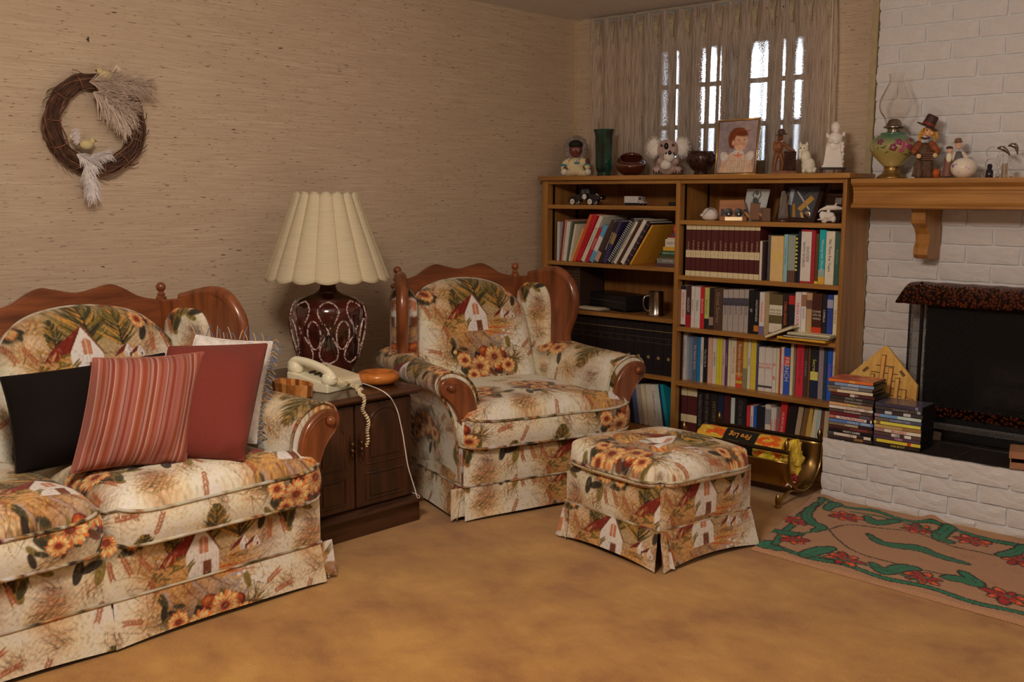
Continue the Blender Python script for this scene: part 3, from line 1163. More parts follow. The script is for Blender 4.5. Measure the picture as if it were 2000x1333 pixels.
def seat_unit(name, label, loc, rotz, Wd, panels, zones, step):
    """Wing-backed upholstered seat; local x to the viewer's right, y from the front (0) to the back."""
    t = thing(name, label, 'sofa' if panels > 1 else 'armchair', loc, rotz)
    u0, v0 = zones['front']
    base = Cloth()
    flat(base, (-Wd, 0, .13), (2 * Wd, 0, 0), (0, 0, .19), -Wd - u0, .13 - v0, .006, step)
    flat(base, (-Wd, .74, .13), (0, -.74, 0), (0, 0, .25), .1, .13 - v0, .0, .006)
    flat(base, (Wd, 0, .13), (0, .74, 0), (0, 0, .25), .4, .13 - v0, .0, .006)
    flat(base, (Wd, .74, .13), (-2 * Wd, 0, 0), (0, 0, .3), 0, 0, 0, .02)
    flat(base, (-Wd, 0, .32), (2 * Wd, 0, 0), (0, .74, 0), 0, 0, 0, .02)
    base.build('base', t)
    seam = Cloth()
    pipe(seam, [(-Wd - .004, y, .136) for y in np.linspace(.7, 0, 30)] + [(x, -.006, .136) for x in np.linspace(-Wd, Wd, 60)] + [(Wd + .004, y, .136) for y in np.linspace(0, .7, 30)], .004, False, .3, .1)
    seam.build('piping', t)
    us, vs = zones['skirt']
    cuts = np.linspace(-Wd, Wd, panels + 1)
    for i in range(panels):
        a, b = cuts[i] + .004, cuts[i + 1] - .004
        skirt_panel(t, (a, -.002), (b, -.002), .135, .008, .022, a - us, .008 - vs, seed=i, step=step)
    skirt_panel(t, (-Wd - .002, .72), (-Wd - .002, .004), .135, .008, .022, .05, .008 - vs, seed=7, step=.005)
    skirt_panel(t, (Wd + .002, .004), (Wd + .002, .72), .135, .008, .022, .3, .008 - vs, seed=8, step=.005)
    # kick pleats behind the corner and middle openings
    for x in list(cuts):
        skirt_panel(t, (x - .05, .008), (x + .05, .008), .132, .012, .016, x, -.1, seed=3, step=.008)
    # arms
    for sg in (-1, 1):
        pr, s = profile(ARM, 150)
        ys = np.linspace(.035, .68, int(.645 / step))
        n = np.linspace(0, 1, len(ys))
        G = np.zeros((len(ys), len(pr), 3))
        G[:, :, 0] = sg * (Wd + pr[None, :, 0] - .03 * (n[:, None] ** 2) * (pr[None, :, 1] > .42))
        G[:, :, 1] = ys[:, None]
        G[:, :, 2] = pr[None, :, 1] + .012 * n[:, None] * (pr[None, :, 1] > .42)
        G[:, :, 2] += ripple(G[:, :, 1], s[None, :] + 0 * G[:, :, 1], .002, 16, 4)
        cl = Cloth()
        cl.sheet(G, uv=(sg * (G[:, :, 1] - .3) + .05 + zones['arm'][0], zones['arm'][1] + (s[None, :] * -1 + .35) + 0 * G[:, :, 0]), flip=sg > 0)
        # padded front border behind the wooden facing
        c0 = np.array([sg * (Wd + .0), .032, .42])
        ring = G[0]
        k = np.linspace(0, 1, 12)[:, None, None]
        cl.sheet(c0 + (ring[None] - c0) * k, uv=((ring[None, :, 0] + 0 * k[:, :, 0]), (ring[None, :, 2] + 0 * k[:, :, 0])), flip=sg < 0)
        arm = cl.build('arm', t)
        pc_ = Cloth()
        pipe(pc_, ring + np.array([0, -.002, 0]), .005, False, .2, .0)
        pc_.build('piping', arm)
        fp = smooth_poly([(sg * (Wd + x), z) for x, z in FACING], 5)
        fa = MB().prism([tuple(p) for p in fp], .004, .030, axis=1).build('arm_facing', MAHOG, t, bevel=.006, smooth=True)
        # raised inner field and the turned button
        fi = np.array(fp)
        c = fi.mean(0)
        MB().tube([(p[0], .004, p[1]) for p in (c + (fi - c) * .80)], .0025, 6, closed=True).build('bead', MAHOG, fa, smooth=True)
        kb = MB()
        kx, kz = sg * (Wd + .050), .525
        kb.lathe([(.0001, .020), (.008, .0185), (.0145, .013), (.0165, .006), (.0165, 0.0)][::-1], n=18, T=TM((kx, .004, kz), (PI / 2, 0, 0)))
        kb.build('knob', MAHOG, fa, smooth='all')
    # seat cushions, the outer ones wrapping the arm fronts
    cw = 2 * Wd / panels
    for i in range(panels):
        xl, xr = -Wd + i * cw, -Wd + (i + 1) * cw
        def edge(x, first, last):
            def f(tt):
                tt = np.asarray(tt, float)
                k = 1 / (1 + np.exp((tt - .14) * 70))
                return x + ((-.014 if x < 0 else .014) * k + (.088 if x < 0 else -.088) * (1 - k) if (first or last) else (.003 if first is None else -.003))
            return f
        wl = edge(xl, i == 0, False) if i == 0 else (lambda tt, x=xl: x + .004 + 0 * np.asarray(tt))
        wr = edge(xr, False, i == panels - 1) if i == panels - 1 else (lambda tt, x=xr: x - .004 + 0 * np.asarray(tt))
        ub, vb = zones['seat'][i]
        cushion(t, wl, wr, -.035, .60, .304, .445, .020, ub, vb, 20 + i, step=step, droop=.032)
    # back cushions with covered buttons
    pw = 2 * (Wd - .10) / panels
    for i in range(panels):
        xc = -Wd + .10 + (i + .5) * pw
        hw = pw / 2 + .005
        S_, T_ = lattice(2 * hw, .50, step)
        a = 2 * S_ - 1
        ztop = .868 - .070 * np.abs(a) ** 2 - .085 * np.abs(a) ** 6
        X = xc + hw * a * (1 - .05 * np.clip(T_ - .6, 0, 1))
        Z = .40 + (ztop - .40) * T_
        rim = np.minimum(np.minimum(1 - np.abs(a), (1 - T_) * 1.5), .25 + 0 * T_) / .25
        puff = .085 * np.sqrt(np.clip(1 - (1 - rim) ** 2, 0, 1))
        Yb = .60 + .18 * (Z - .40) / .48
        Y = Yb - puff
        bt = [(-.13, .60), (.13, .60)] if panels > 1 else [(-.12, .56), (.12, .56)]
        for bx, bz in bt:
            d = np.hypot(X - xc - bx, (Z - bz))
            Y += .022 * np.exp(-(d / .03) ** 2) + .006 * np.exp(-np.abs(Z - bz) / .006) * np.exp(-(d / .09) ** 2)
        Y += ripple(X, Z, .003, 16, 30 + i)
        cl = Cloth()
        ub, vb = zones['back'][i]
        G = np.stack([X, Y, Z], -1)
        cl.sheet(G, uv=(X - ub, Z - vb))
        # its sides run back to the frame
        ps = [(j, 0) for j in range(G.shape[0])] + [(G.shape[0] - 1, k) for k in range(G.shape[1])] + [(j, G.shape[1] - 1) for j in range(G.shape[0] - 1, -1, -1)]
        ring = np.array([G[p] for p in ps])
        bk = ring.copy()
        bk[:, 1] += .06
        k = np.linspace(0, 1, 8)[:, None, None]
        R_ = ring[None] + (bk - ring)[None] * k
        cl.sheet(R_, uv=(R_[..., 0] - ub, R_[..., 2] - vb - .02), flip=True)
        bc = cl.build('back_cushion', t)
        pp = Cloth()
        pipe(pp, ring[::5] + np.array([0, .004, 0]), .005, False, .1, .1)
        pp.build('piping', bc)
        for bx, bz in bt:
            yb = .60 + .18 * (bz - .40) / .48 - .085 + .014
            MB().ball((xc + bx, yb, bz), (.010, .006, .010)).build('button', plain(pc(176, 128, 76)), bc, smooth='all')
    # frame: crest rail, posts with finials, wings and their pads
    hx = Wd - .085
    top, n = [], panels
    for i in range(n):
        xc = -hx + (2 * hx / n) * (i + .5)
        sc_ = (hx / n) / .30
        top += [(xc + x * sc_, z) for x, z in (CREST if i == 0 else CREST[1:])]
    top = smooth_poly(top, 4, closed=False)
    lean = TM((0, .775, .70), (math.radians(-7), 0, 0)) @ TM((0, 0, -.70))
    poly = [(-hx, .60)] + [tuple(p) for p in top] + [(hx, .60)]
    MB().prism(poly, -.016, .018, axis=1, T=lean).build('crest_rail', MAHOG_X, t, bevel=.010, smooth=True)
    ob = Cloth()
    flat(ob, (hx, .765, .13), (-2 * hx, 0, 0), (0, .02, .60), 0, 0, .02, .02)
    ob.build('outside_back', t)
    for sg in (-1, 1):
        A, B = np.array([sg * hx, .785]), np.array([sg * (Wd + .035), .475])
        d = (B - A) / np.linalg.norm(B - A)
        nn = np.array([-d[1], d[0]])
        T4 = np.eye(4)
        T4[:2, 0], T4[:2, 1], T4[:2, 3] = d, nn, A
        wp = smooth_poly(WING[1:], 5, closed=False)
        MB().prism([WING[0]] + [tuple(p) for p in wp], -.020, .020, axis=1, T=T4).build('wing', MAHOG, t, bevel=.011, smooth=True)
        ed = [np.array([A[0] + d[0] * p[0], A[1] + d[1] * p[0], p[1]]) for p in wp if p[0] > .19 or p[1] > .875]
        MB().tube(ed, [.019 + .007 * math.sin(PI * k / len(ed)) for k in range(len(ed))], 10).build('wing_edge', MAHOG, bpy.data.objects[t.children[-1].name] if False else t, smooth=True)
        for face, sc0, lbl in ((1, .8, 'wing_pad'), (-1, .84, 'wing_pad')):
            S_, T_ = lattice(.24, .40, .005)
            a, b = 2 * S_ - 1, 2 * T_ - 1
            zt = .845 - .05 * np.abs(a) ** 4
            U = .120 + .100 * a * (1 - .12 * np.abs(b) ** 6)
            Z = .43 + (zt - .43) * T_
            q = np.clip(np.minimum(1 - np.abs(a), 1 - np.abs(b)) / .3, 0, 1)
            V = .020 + (.05 if face * sg < 0 else .022) * np.sqrt(np.clip(1 - (1 - q) ** 2, 0, 1))
            side = -sg * face
            xy = A + U[..., None] * d + (V * side)[..., None] * nn
            cl = Cloth()
            cl.sheet(np.stack([xy[..., 0], xy[..., 1], Z], -1), uv=(U * sg + .22, Z - .74), flip=(side > 0))
            cl.build(lbl, t)
        po = MB().lathe([(.013, .58), (.013, .862), (.019, .868), (.019, .876), (.012, .882), (.0155, .886), (.012, .891), (.009, .894), (.009, .899)], c=(A[0], A[1] + .012, 0), n=16)
        post = po.build('post', MAHOG, t, smooth=True)
        MB().ball((A[0], A[1] + .012, .912), .0175, nu=18, nv=12).build('finial', MAHOG, post, smooth='all')
        sp = MB()
        for z in (.84, .80):
            sp.ball((A[0] - sg * -.012, A[1] + .030, z), .0125)
        sp.build('spindle_bead', MAHOG, post, smooth='all')
    return t


b_ = P(395, 1092, 0, -2.66)
s0 = P(175, 690, 0, -3.30)
SOFA = seat_unit('sofa', 'two-seat wing-back sofa in autumn farm print with reddish wood frame', (-2.665, 1.255, 0), PI / 2, .70, 2,
                 dict(front=(b_[1] - 1.255, b_[2]), skirt=(b_[1] - 1.255 + .0, b_[2] + .005), seat=[(-.10, .10), (.60, .05)], back=[(-.30, s0[2] - .02), (s0[1] - 1.255 - .01, s0[2] - .02)], arm=(.18, .06)), .0030)
th = math.radians(17)
cx_ = np.array([-2.765, 2.748]) + .35 * np.array([math.sin(th), math.cos(th)]) + .018 * np.array([-math.cos(th), math.sin(th)])
seat_unit('armchair', 'wing-back armchair in the same autumn print standing before the bookcase', (cx_[0], cx_[1], 0), PI / 2 - th, .385, 1,
          dict(front=(.15, .20), skirt=(.15, .10), seat=[(.33, .04)], back=[(.0, .70)], arm=(.0, .05)), .0033)

# ottoman
def ottoman(loc, rotz):
    t = thing('ottoman', 'square tufted ottoman in the autumn print standing in front of the armchair', 'ottoman', loc, rotz)
    h = .232
    base = Cloth()
    quads = [((-h, -h), (1, 0), .13, .16), ((h, -h), (0, 1), .12, .16), ((h, h), (-1, 0), 0, 0), ((-h, h), (0, -1), .2, 0)]
    for i, (A, d, uu, vv) in enumerate(quads):
        flat(base, (*A, .13), (d[0] * 2 * h, d[1] * 2 * h, 0), (0, 0, .165), (-h - .10 + .10 * 0 - .16, -h + .02)[i % 2], (-.04, -.08)[i % 2], .012, .0034 if i < 2 else .008, 5 + i)
    base.build('base', t)
    sm = Cloth()
    c = [(-h - .004, -h - .004), (h + .004, -h - .004), (h + .004, h + .004), (-h - .004, h + .004)]
    loop = [np.array(c[i]) + (np.array(c[(i + 1) % 4]) - np.array(c[i])) * k / 24 for i in range(4) for k in range(24)]
    pipe(sm, [(p[0], p[1], .136) for p in loop], .004, True)
    sm.build('piping', t)
    for i in range(4):
        A, B = np.array(c[i]), np.array(c[(i + 1) % 4])
        d = (B - A) / np.linalg.norm(B - A)
        skirt_panel(t, A + d * .004, B - d * .004, .135, .006, .026, (-h - .02, -h + .03)[i % 2], (-.04, -.09)[i % 2] + .0, sag=.016, seed=40 + i, step=.0034 if i < 2 else .008)
        k = np.array(c[i])
        skirt_panel(t, k + np.array([-.012, -.0]) * 0 + (-d[1] * 0, 0), k + d * .03, .132, .010, .03, 0, 0, seed=2, step=.008)
    # tufted top
    H = .262
    S_, T_ = lattice(2 * H, 2 * H, .0034)
    a, b = 2 * S_ - 1, 2 * T_ - 1
    k = .055 * np.abs(a) ** 6 * np.abs(b) ** 6
    X, Y = a * H - np.sign(a) * k, b * H - np.sign(b) * k
    q = np.clip(np.minimum(1 - np.abs(a), 1 - np.abs(b)) / .34, 0, 1)
    Z = .300 + .066 * np.sqrt(np.clip(1 - (1 - q) ** 2, 0, 1)) + .012 * (1 - a * a) * (1 - b * b)
    for bx, by in ((-.09, -.09), (.09, -.09), (.09, .09), (-.09, .09), (0, 0)):
        d = np.hypot(X - bx, Y - by)
        Z -= .022 * np.exp(-(d / .032) ** 2)
    for bx in (-.09, .09):
        Z -= .010 * np.exp(-((X - bx) / .008) ** 2) * np.exp(-(Y / .17) ** 4) + .010 * np.exp(-((Y - bx) / .008) ** 2) * np.exp(-(X / .17) ** 4)
    Z += ripple(X, Y, .003, 18, 9)
    cl = Cloth()
    G = np.stack([X, Y, Z], -1)
    cl.sheet(G, uv=(X * .98 - .01, Y + .02))
    n = G.shape[0]
    ring = np.concatenate([G[0, :-1], G[:-1, -1], G[-1, :0:-1], G[:0:-1, 0]])
    kk = np.linspace(0, 1, 12)[:, None]
    R_ = np.stack([ring[None, :, 0] * (1 - .05 * kk ** 2 + .02 * np.sin(PI * kk)), ring[None, :, 1] * (1 - .05 * kk ** 2 + .02 * np.sin(PI * kk)), ring[None, :, 2] - .024 * kk], -1)
    cl.sheet(R_, uv=(R_[..., 0] + R_[..., 1], R_[..., 2]), wrap=True, flip=True)
    top = cl.build('cushion_top', t)
    pp = Cloth()
    pipe(pp, ring[::4] * np.array([1.008, 1.008, 1]), .0055, True, .1, .05)
    pp.build('piping', top)
    for bx, by in ((-.09, -.09), (.09, -.09), (.09, .09), (-.09, .09)):
        MB().ball((bx, by, .352), (.009, .009, .005)).build('button', plain(pc(176, 128, 76)), top, smooth='all')
    return t


ottoman((-2.130, 3.055, 0), math.radians(-8.5))

# ---------------------------------------------------------------- pillows on the sofa
M_STRIPE = cloth_mat('striped_ticking', .85, .1, 700, .3)
M_VELVET = cloth_mat('brown_velvet', .95, .0, 300, .3)
M_ROSE = cloth_mat('rose_cotton', .9, .1, 500, .3)
M_SATIN = cloth_mat('cream_satin', .35, .1, 60, .1)


def pillow(name, label, mat, TL, TR, BR, BL, thick, colour, seed, k=.045, n=130):
    """A stuffed pillow whose seam runs through four corners."""
    C = [np.asarray(c, float) for c in (TL, TR, BR, BL)]
    org = (C[0] + C[1] + C[2] + C[3]) / 4
    org[2] = min(c[2] for c in C)
    t = thing(name, label, 'pillow', org)
    a, b = np.meshgrid(np.linspace(-1, 1, n), np.linspace(-1, 1, n))
    # seams bow inwards between the corners
    aa = a * (1 - k * (1 - b ** 2) * np.abs(a) ** 3)
    bb = b * (1 - k * (1 - a ** 2) * np.abs(b) ** 3)
    s, q = (aa + 1) / 2, (bb + 1) / 2
    G = ((1 - s) * q)[..., None] * C[0] + (s * q)[..., None] * C[1] + (s * (1 - q))[..., None] * C[2] + ((1 - s) * (1 - q))[..., None] * C[3]
    nrm = np.cross(C[1] - C[0], C[3] - C[0])
    nrm = -nrm / np.linalg.norm(nrm)
    if nrm[0] < 0:
        nrm = -nrm
    puff = thick / 2 * np.clip((1 - np.abs(a) ** 3) * (1 - np.abs(b) ** 3), 0, 1) ** .62
    wr = ripple(a, b, .010, 7, seed) * np.clip((np.abs(a) + np.abs(b) - .5), 0, 1) + ripple(a * 1.0, b * .4, .005, 18, seed + 1) * np.clip(np.abs(b) * 1.5 - .8, 0, 1)
    col = colour(a, b)
    cl = Cloth()
    for sg in (1, -1):
        cl.sheet(G + nrm * (sg * (puff + .0015) + wr * np.clip(puff / thick * 4, 0, 1))[..., None] - org, col)
    o = cl.build('cover', t, mat)
    edge = np.concatenate([G[0], G[:, -1], G[-1, ::-1], G[::-1, 0]]) - org
    MB().tube(edge[::3], .0028, 6, closed=True).build('seam', plain(tuple(np.clip(np.asarray(col).reshape(-1, 3).mean(0), .004, 1)), .9), t, smooth=True)
    return t, G - org, nrm


def stripes(a, b):
    r = np.random.default_rng(3)
    base = [pc(126, 68, 54), pc(104, 42, 28), pc(136, 84, 66), pc(112, 48, 26), pc(84, 34, 25), pc(156, 112, 84), pc(120, 60, 48), pc(66, 38, 30)]
    e, cols = [0.0], []
    seq = [0, 6, 5, 0, 3, 0, 7, 2, 1, 5, 0, 3, 6, 2, 7, 0, 1]
    while e[-1] < 2.0:
        c = seq[len(cols) % len(seq)]
        cols.append(base[c])
        e.append(e[-1] + {5: .014, 7: .016, 4: .03, 1: .05, 3: .055}.get(c, .045) * r.uniform(.8, 1.3))
    i = np.clip(np.searchsorted(e, (a + 1).ravel(), side='right') - 1, 0, len(cols) - 1)
    return np.array(cols)[i]


const = lambda c: (lambda a, b: np.broadcast_to(np.array(c), a.shape + (3,)))
pillow('pillow', 'cream satin pillow with blue fringe half hidden behind the rose pillow', M_SATIN,
       P(383, 655, 0, -3.13), P(532, 668, 0, -3.03), (-2.83, 1.835, .452), (-3.05, 1.62, .452), .11, const(pc(206, 186, 158)), 1)
pw_, G_, n_ = pillow('pillow', 'dark brown velvet pillow leaning behind the striped pillow', M_VELVET,
                     P(0, 738, 0, -3.11), P(322, 690, 0, -3.10), (-2.985, 1.545, .452), (-2.985, 1.15, .452), .17, const(pc(15, 8, 6)), 2)
pillow('pillow', 'plain rose pillow propped against the sofa arm', M_ROSE,
       P(330, 678, 0, -2.94), P(522, 672, 0, -2.86), (-2.665, 1.682, .456), (-2.89, 1.47, .456), .19, const(pc(92, 34, 24)), 3, k=.012)
pillow('pillow', 'rust and pink striped pillow in front of the brown one', M_STRIPE,
       P(182, 700, 0, -2.93), P(398, 688, 0, -2.86), (-2.755, 1.545, .458), (-2.875, 1.255, .458), .17, stripes, 4, k=.05)
# fringe on the satin pillow
pf = bpy.data.objects['pillow']
fr_b, fr_t = MB(), MB()
TRp, BRp, TLp = P(532, 668, 0, -3.03), np.array((-2.83, 1.835, .452)), P(383, 655, 0, -3.13)
rs = random.Random(9)
loc_ = np.array(pf.location)
for k in range(70):
    f = (k + .5) / 70
    if k < 50:
        f = k / 50
        p = TRp + (BRp - TRp) * f
        out = np.array([.05, .10, 0])
    else:
        f = (k - 50) / 20
        p = TLp + (TRp - TLp) * f
        out = np.array([.0, .0, .10])
    p = p - loc_ + np.array([0, -.012 * math.sin(PI * f), 0])
    L = rs.uniform(.22, .34)
    d = out + np.array([rs.uniform(-.04, .04) for _ in range(3)])
    pts = [p, p + d * L * .5 + np.array([0, 0, .004]), p + d * L + np.array([0, 0, -.012 if k < 50 else 0])]
    (fr_b if k % 2 else fr_t).tube(pts, .0016, 5)
o = fr_b.build('fringe', plain(pc(70, 84, 104), .8), pf)
o['kind'] = 'stuff'
o = fr_t.build('fringe', plain(pc(150, 116, 84), .8), pf)
o['kind'] = 'stuff'

# ---------------------------------------------------------------- end table
WALNUT = wood('dark_walnut', pc(24, 11, 5, .9), pc(56, 27, 13, .9), (1, 1, 0.10), 46, 0.38, coat=.25)
WALNUT_Y = wood('dark_walnut_lengthwise', pc(28, 13, 6, .9), pc(62, 32, 16, .9), (1, 0.10, 1), 46, 0.30, coat=.35)
TX0, TX1, TY0, TY1, TZ = -3.60, -2.945, 2.085, 2.590, .530
et = thing('end_table', 'dark walnut end table with two arched-panel doors, carrying the lamp', 'end table', (-3.26, 2.34, 0))
eo = Vector((-3.26, 2.34, 0))


def L3(p):
    return (p[0] - eo[0], p[1] - eo[1], p[2])


def ebox(mb, lo, hi):
    return mb.box(L3(lo), L3(hi))


ebox(MB(), (TX0, TY0, .10), (TX1, TY1, .50)).build('body', WALNUT, et, bevel=.003)
tp = MB()
tp.prism([(TX0 - .01 - eo[0], .500), (-2.918 - eo[0], .500), (-2.910 - eo[0], .506), (-2.898 - eo[0], .512), (-2.898 - eo[0], .520), (-2.905 - eo[0], .530), (TX0 - .01 - eo[0], .530)], TY0 - .022 - eo[1], TY1 + .022 - eo[1], axis=1)
tp.build('top', WALNUT_Y, et, bevel=.003)
MB().prism([(TX0 - eo[0], 0), (-2.930 - eo[0], 0), (-2.930 - eo[0], .075), (-2.905 - eo[0], .082), (-2.905 - eo[0], .092), (-2.925 - eo[0], .104), (TX0 - eo[0], .104)], TY0 - .022 - eo[1], TY1 + .030 - eo[1], axis=1).build('plinth', WALNUT_Y, et, bevel=.003)
M_BRONZE = plain(pc(74, 44, 24), .4, .8)
for i, (a, b) in enumerate(((2.098, 2.306), (2.314, 2.580))):
    d = ebox(MB(), (TX1 - .002, a, .112), (TX1 + .016, b, .492)).build('door', WALNUT, et, bevel=.003)
    m = (a + b) / 2
    w = (b - a) / 2 - .042
    def arch(w, z0, zs, za):
        pts = [(m - w, z0), (m + w, z0), (m + w, zs), (m + w * .86, zs), (m + w * .80, zs + .008)]
        for k in range(11):
            an = PI * (.06 + .88 * k / 10)
            pts.append((m + w * .78 * math.cos(an), zs + .012 + (za - zs - .012) * math.sin(an)))
        pts += [(m - w * .80, zs + .008), (m - w * .86, zs), (m - w, zs)]
        return pts
    up = arch(w, .268, .405, .470)
    lo = [(m - w, .136), (m + w, .136), (m + w, .232), (m - w, .232)]
    for pl in (up, lo):
        MB().tube([L3((TX1 + .016, y, z)) for y, z in pl], .0045, 6, closed=True).build('moulding', WALNUT, d)
        c = np.mean(pl, 0)
        inn = [tuple(c + (np.array(p) - c) * np.array([1 - .022 / w, .80 if pl is lo else .86])) for p in pl]
        MB().prism([(y - eo[1], z) for y, z in inn], TX1 + .012 - eo[0], TX1 + .021 - eo[0], axis=0).build('panel', WALNUT, d, bevel=.004)
    hy = b - .016 if i == 0 else a + .018
    hb = MB()
    hz = .335
    hb.prism([(hy - eo[1] + q * .009, hz + z) for q, z in ((0, .052), (.8, .036), (.5, .022), (1, .0), (.5, -.026), (.8, -.04), (0, -.056), (-.8, -.04), (-.5, -.026), (-1, 0), (-.5, .022), (-.8, .036))], TX1 + .015 - eo[0], TX1 + .019 - eo[0], axis=0)
    for z in (.020, -.004):
        hb.ball(L3((TX1 + .026, hy, hz + z)), (.009, .008, .010), nu=12, nv=8)
    hb.tube([L3((TX1 + .018, hy, hz - .012)), L3((TX1 + .030, hy, hz - .022)), L3((TX1 + .026, hy, hz - .034))], .004, 8)
    hb.build('handle', M_BRONZE, d, smooth=True)

# ---------------------------------------------------------------- table lamp
LX, LY = -3.37, P(640, 560, 0, -3.37)[1]
lamp = thing('table_lamp', 'big maroon ceramic table lamp with white ogee trails and cream pleated shade', 'lamp', (LX, LY, TZ))
GLAZE, nt_, b_ = nodes('maroon_glaze')
n_ = tex(nt_, 'ShaderNodeTexNoise', 9, coords(nt_), Detail=3.0)
r_ = ramp(nt_, [(.35, pc(28, 10, 7)), (.65, pc(62, 20, 13))])
nt_.links.new(n_.outputs['Fac'], r_.inputs['Fac'])
nt_.links.new(r_.outputs['Color'], b_.inputs['Base Color'])
b_.inputs['Roughness'].default_value = .12
b_.inputs['Coat Weight'].default_value = .8
prof = [(.092, 0), (.098, .006), (.103, .02), (.113, .05), (.128, .10), (.140, .15), (.148, .195), (.150, .230), (.148, .258), (.140, .280), (.120, .300), (.090, .313), (.058, .322), (.041, .332), (.035, .345), (.031, .37), (.029, .42)]
rz = lambda z: float(np.interp(z, [p[1] for p in prof], [p[0] for p in prof]))
MB().lathe([tuple(p) for p in smooth_poly(prof, 4, closed=False)], n=56).build('base', GLAZE, lamp, smooth='all')
WHITE_EN, nt_, b_ = nodes('crackled_white_enamel')
n_ = tex(nt_, 'ShaderNodeTexNoise', 130, coords(nt_), Detail=2.0)
r_ = ramp(nt_, [(.40, pc(60, 18, 14)), (.52, pc(160, 126, 110))])
nt_.links.new(n_.outputs['Fac'], r_.inputs['Fac'])
nt_.links.new(r_.outputs['Color'], b_.inputs['Base Color'])
b_.inputs['Roughness'].default_value = .3
face = math.atan2(-LY, -LX)


def onbody(a, z, out=.001):
    r = rz(z) + out
    return (r * math.cos(a), r * math.sin(a), z)


for k in range(8):
    A = face + k * PI / 4
    drops = []
    up_ = [(.34 * math.sin(PI * (1 - t) ** .62) * (1 if s > 0 else -1), .188 + .112 * t) for s in (1, -1) for t in (np.linspace(0, 1, 12) if s > 0 else np.linspace(1, 0, 12))]
    lo_ = [(.36 * math.sin(PI * t ** .58) * (1 if s > 0 else -1), .056 + .128 * t) for s in (1, -1) for t in (np.linspace(0, 1, 14) if s > 0 else np.linspace(1, 0, 14))]
    ov = [(PI / 8 + .62 * .30 * math.cos(q), .170 + .056 * math.sin(q)) for q in np.linspace(0, 2 * PI, 25)[:-1]]
    for pts in (up_, lo_, ov):
        MB().tube([onbody(A + a * .80 if pts is not ov else A + a, z) for a, z in pts], .0036, 6, closed=True).build('enamel_trail', WHITE_EN, lamp, smooth=True)
    for s in (-1, 1):
        MB().tube([onbody(A + s * (PI / 8 - .19 - .03) * (1 + .0) - s * .11 * math.cos((z - .170) / .058 * 1.25) + s * .0, z, .0015) for z in np.linspace(.08, .275, 26)], .0055, 7).build('raised_rib', GLAZE, lamp, smooth=True)
# fluted shade
SHADE, nt_, b_ = nodes('cream_linen_shade')
n_ = tex(nt_, 'ShaderNodeTexNoise', 4, coords(nt_, (3, 3, 120)), Detail=4.0)
r_ = ramp(nt_, [(.3, pc(146, 122, 92)), (.7, pc(156, 132, 100))])
nt_.links.new(n_.outputs['Fac'], r_.inputs['Fac'])
nt_.links.new(r_.outputs['Color'], b_.inputs['Base Color'])
b_.inputs['Roughness'].default_value = .85
b_.inputs['Transmission Weight'].default_value = 0
bump(nt_, b_, n_.outputs['Fac'], .15, .002)
zb, zt, NF = .916 - TZ, 1.243 - TZ, 16
nz_, na = 24, NF * 14
G = np.zeros((nz_, na, 3))
for i in range(nz_):
    f = i / (nz_ - 1)
    for j in range(na):
        ph = (j % 14) / 14
        a = face + PI / NF + 2 * PI * j / na
        R = .238 + (.116 - .238) * f
        r = R * (1 + .055 * (math.sin(PI * ph) ** .6) - .01)
        G[i, j] = (r * math.cos(a), r * math.sin(a), zb - .010 * math.sin(PI * ph) * (1 - f) + (zt - zb + .010 * math.sin(PI * ph)) * f)
sh = MB().grid(G, wrap=True).build('lamp_shade', SHADE, lamp, smooth='all')
so = sh.modifiers.new('thick', 'SOLIDIFY')
so.thickness = .002
ribs = MB()
for k in range(NF):
    a = face + PI / NF + 2 * PI * k / NF
    ribs.tube([((.2355) * math.cos(a), .2355 * math.sin(a), zb), (.1148 * math.cos(a), .1148 * math.sin(a), zt)], .0012, 5)
ribs.build('shade_wire', plain(pc(120, 86, 56), .7), sh)
hp = MB()
hp.tube([(.0, .0, .41), (.0, .0, .47)], .012, 12)
hp.build('socket', M_BRONZE, lamp, smooth=True)
hr_ = MB()
hr_.tube([(.045 * math.sin(t) * math.cos(face + 1.57), .045 * math.sin(t) * math.sin(face + 1.57), .44 + .26 * (1 - math.cos(t)) / 2) for t in np.linspace(0, 2 * PI, 30)], .0015, 5)
hr_.tube([(0, 0, .70), (0, 0, zt)], .002, 6)
for k in range(3):
    a = 2 * PI * k / 3
    hr_.tube([(0, 0, zt - .004), (.115 * math.cos(a), .115 * math.sin(a), zt - .002)], .0012, 5)
hr_.build('harp', M_BRONZE, lamp)

# ---------------------------------------------------------------- telephone and its cords
IVORY = plain(pc(188, 162, 124), .38, var=.03)
IVORY_D = plain(pc(170, 142, 106), .4, var=.03)
DARKP = plain(pc(40, 30, 24), .4)
pa = math.atan2(-.215, -.977) + PI        # local y runs to the back of the phone
ph = thing('telephone', 'ivory push-button desk telephone on the end table', 'telephone', (-3.020, 2.262, TZ), 0)
e1, e2 = np.array([-.215, .977, 0]), np.array([-.977, -.215, 0])


def ph3(u, v, z):
    return tuple(e1 * u + e2 * v + np.array([0, 0, z]))


def phpoly(poly, u0, u1, mat, name, bev=.006, smooth=False, parent=None):
    V = [ph3(u0, v, z) for v, z in poly] + [ph3(u1, v, z) for v, z in poly]
    n = len(poly)
    F = [tuple(range(n)), tuple(range(2 * n - 1, n - 1, -1))] + [(i, n + i, n + (i + 1) % n, (i + 1) % n) for i in range(n)]
    return MB().add(V, F).build(name, mat, parent or ph, bevel=bev, smooth=smooth)


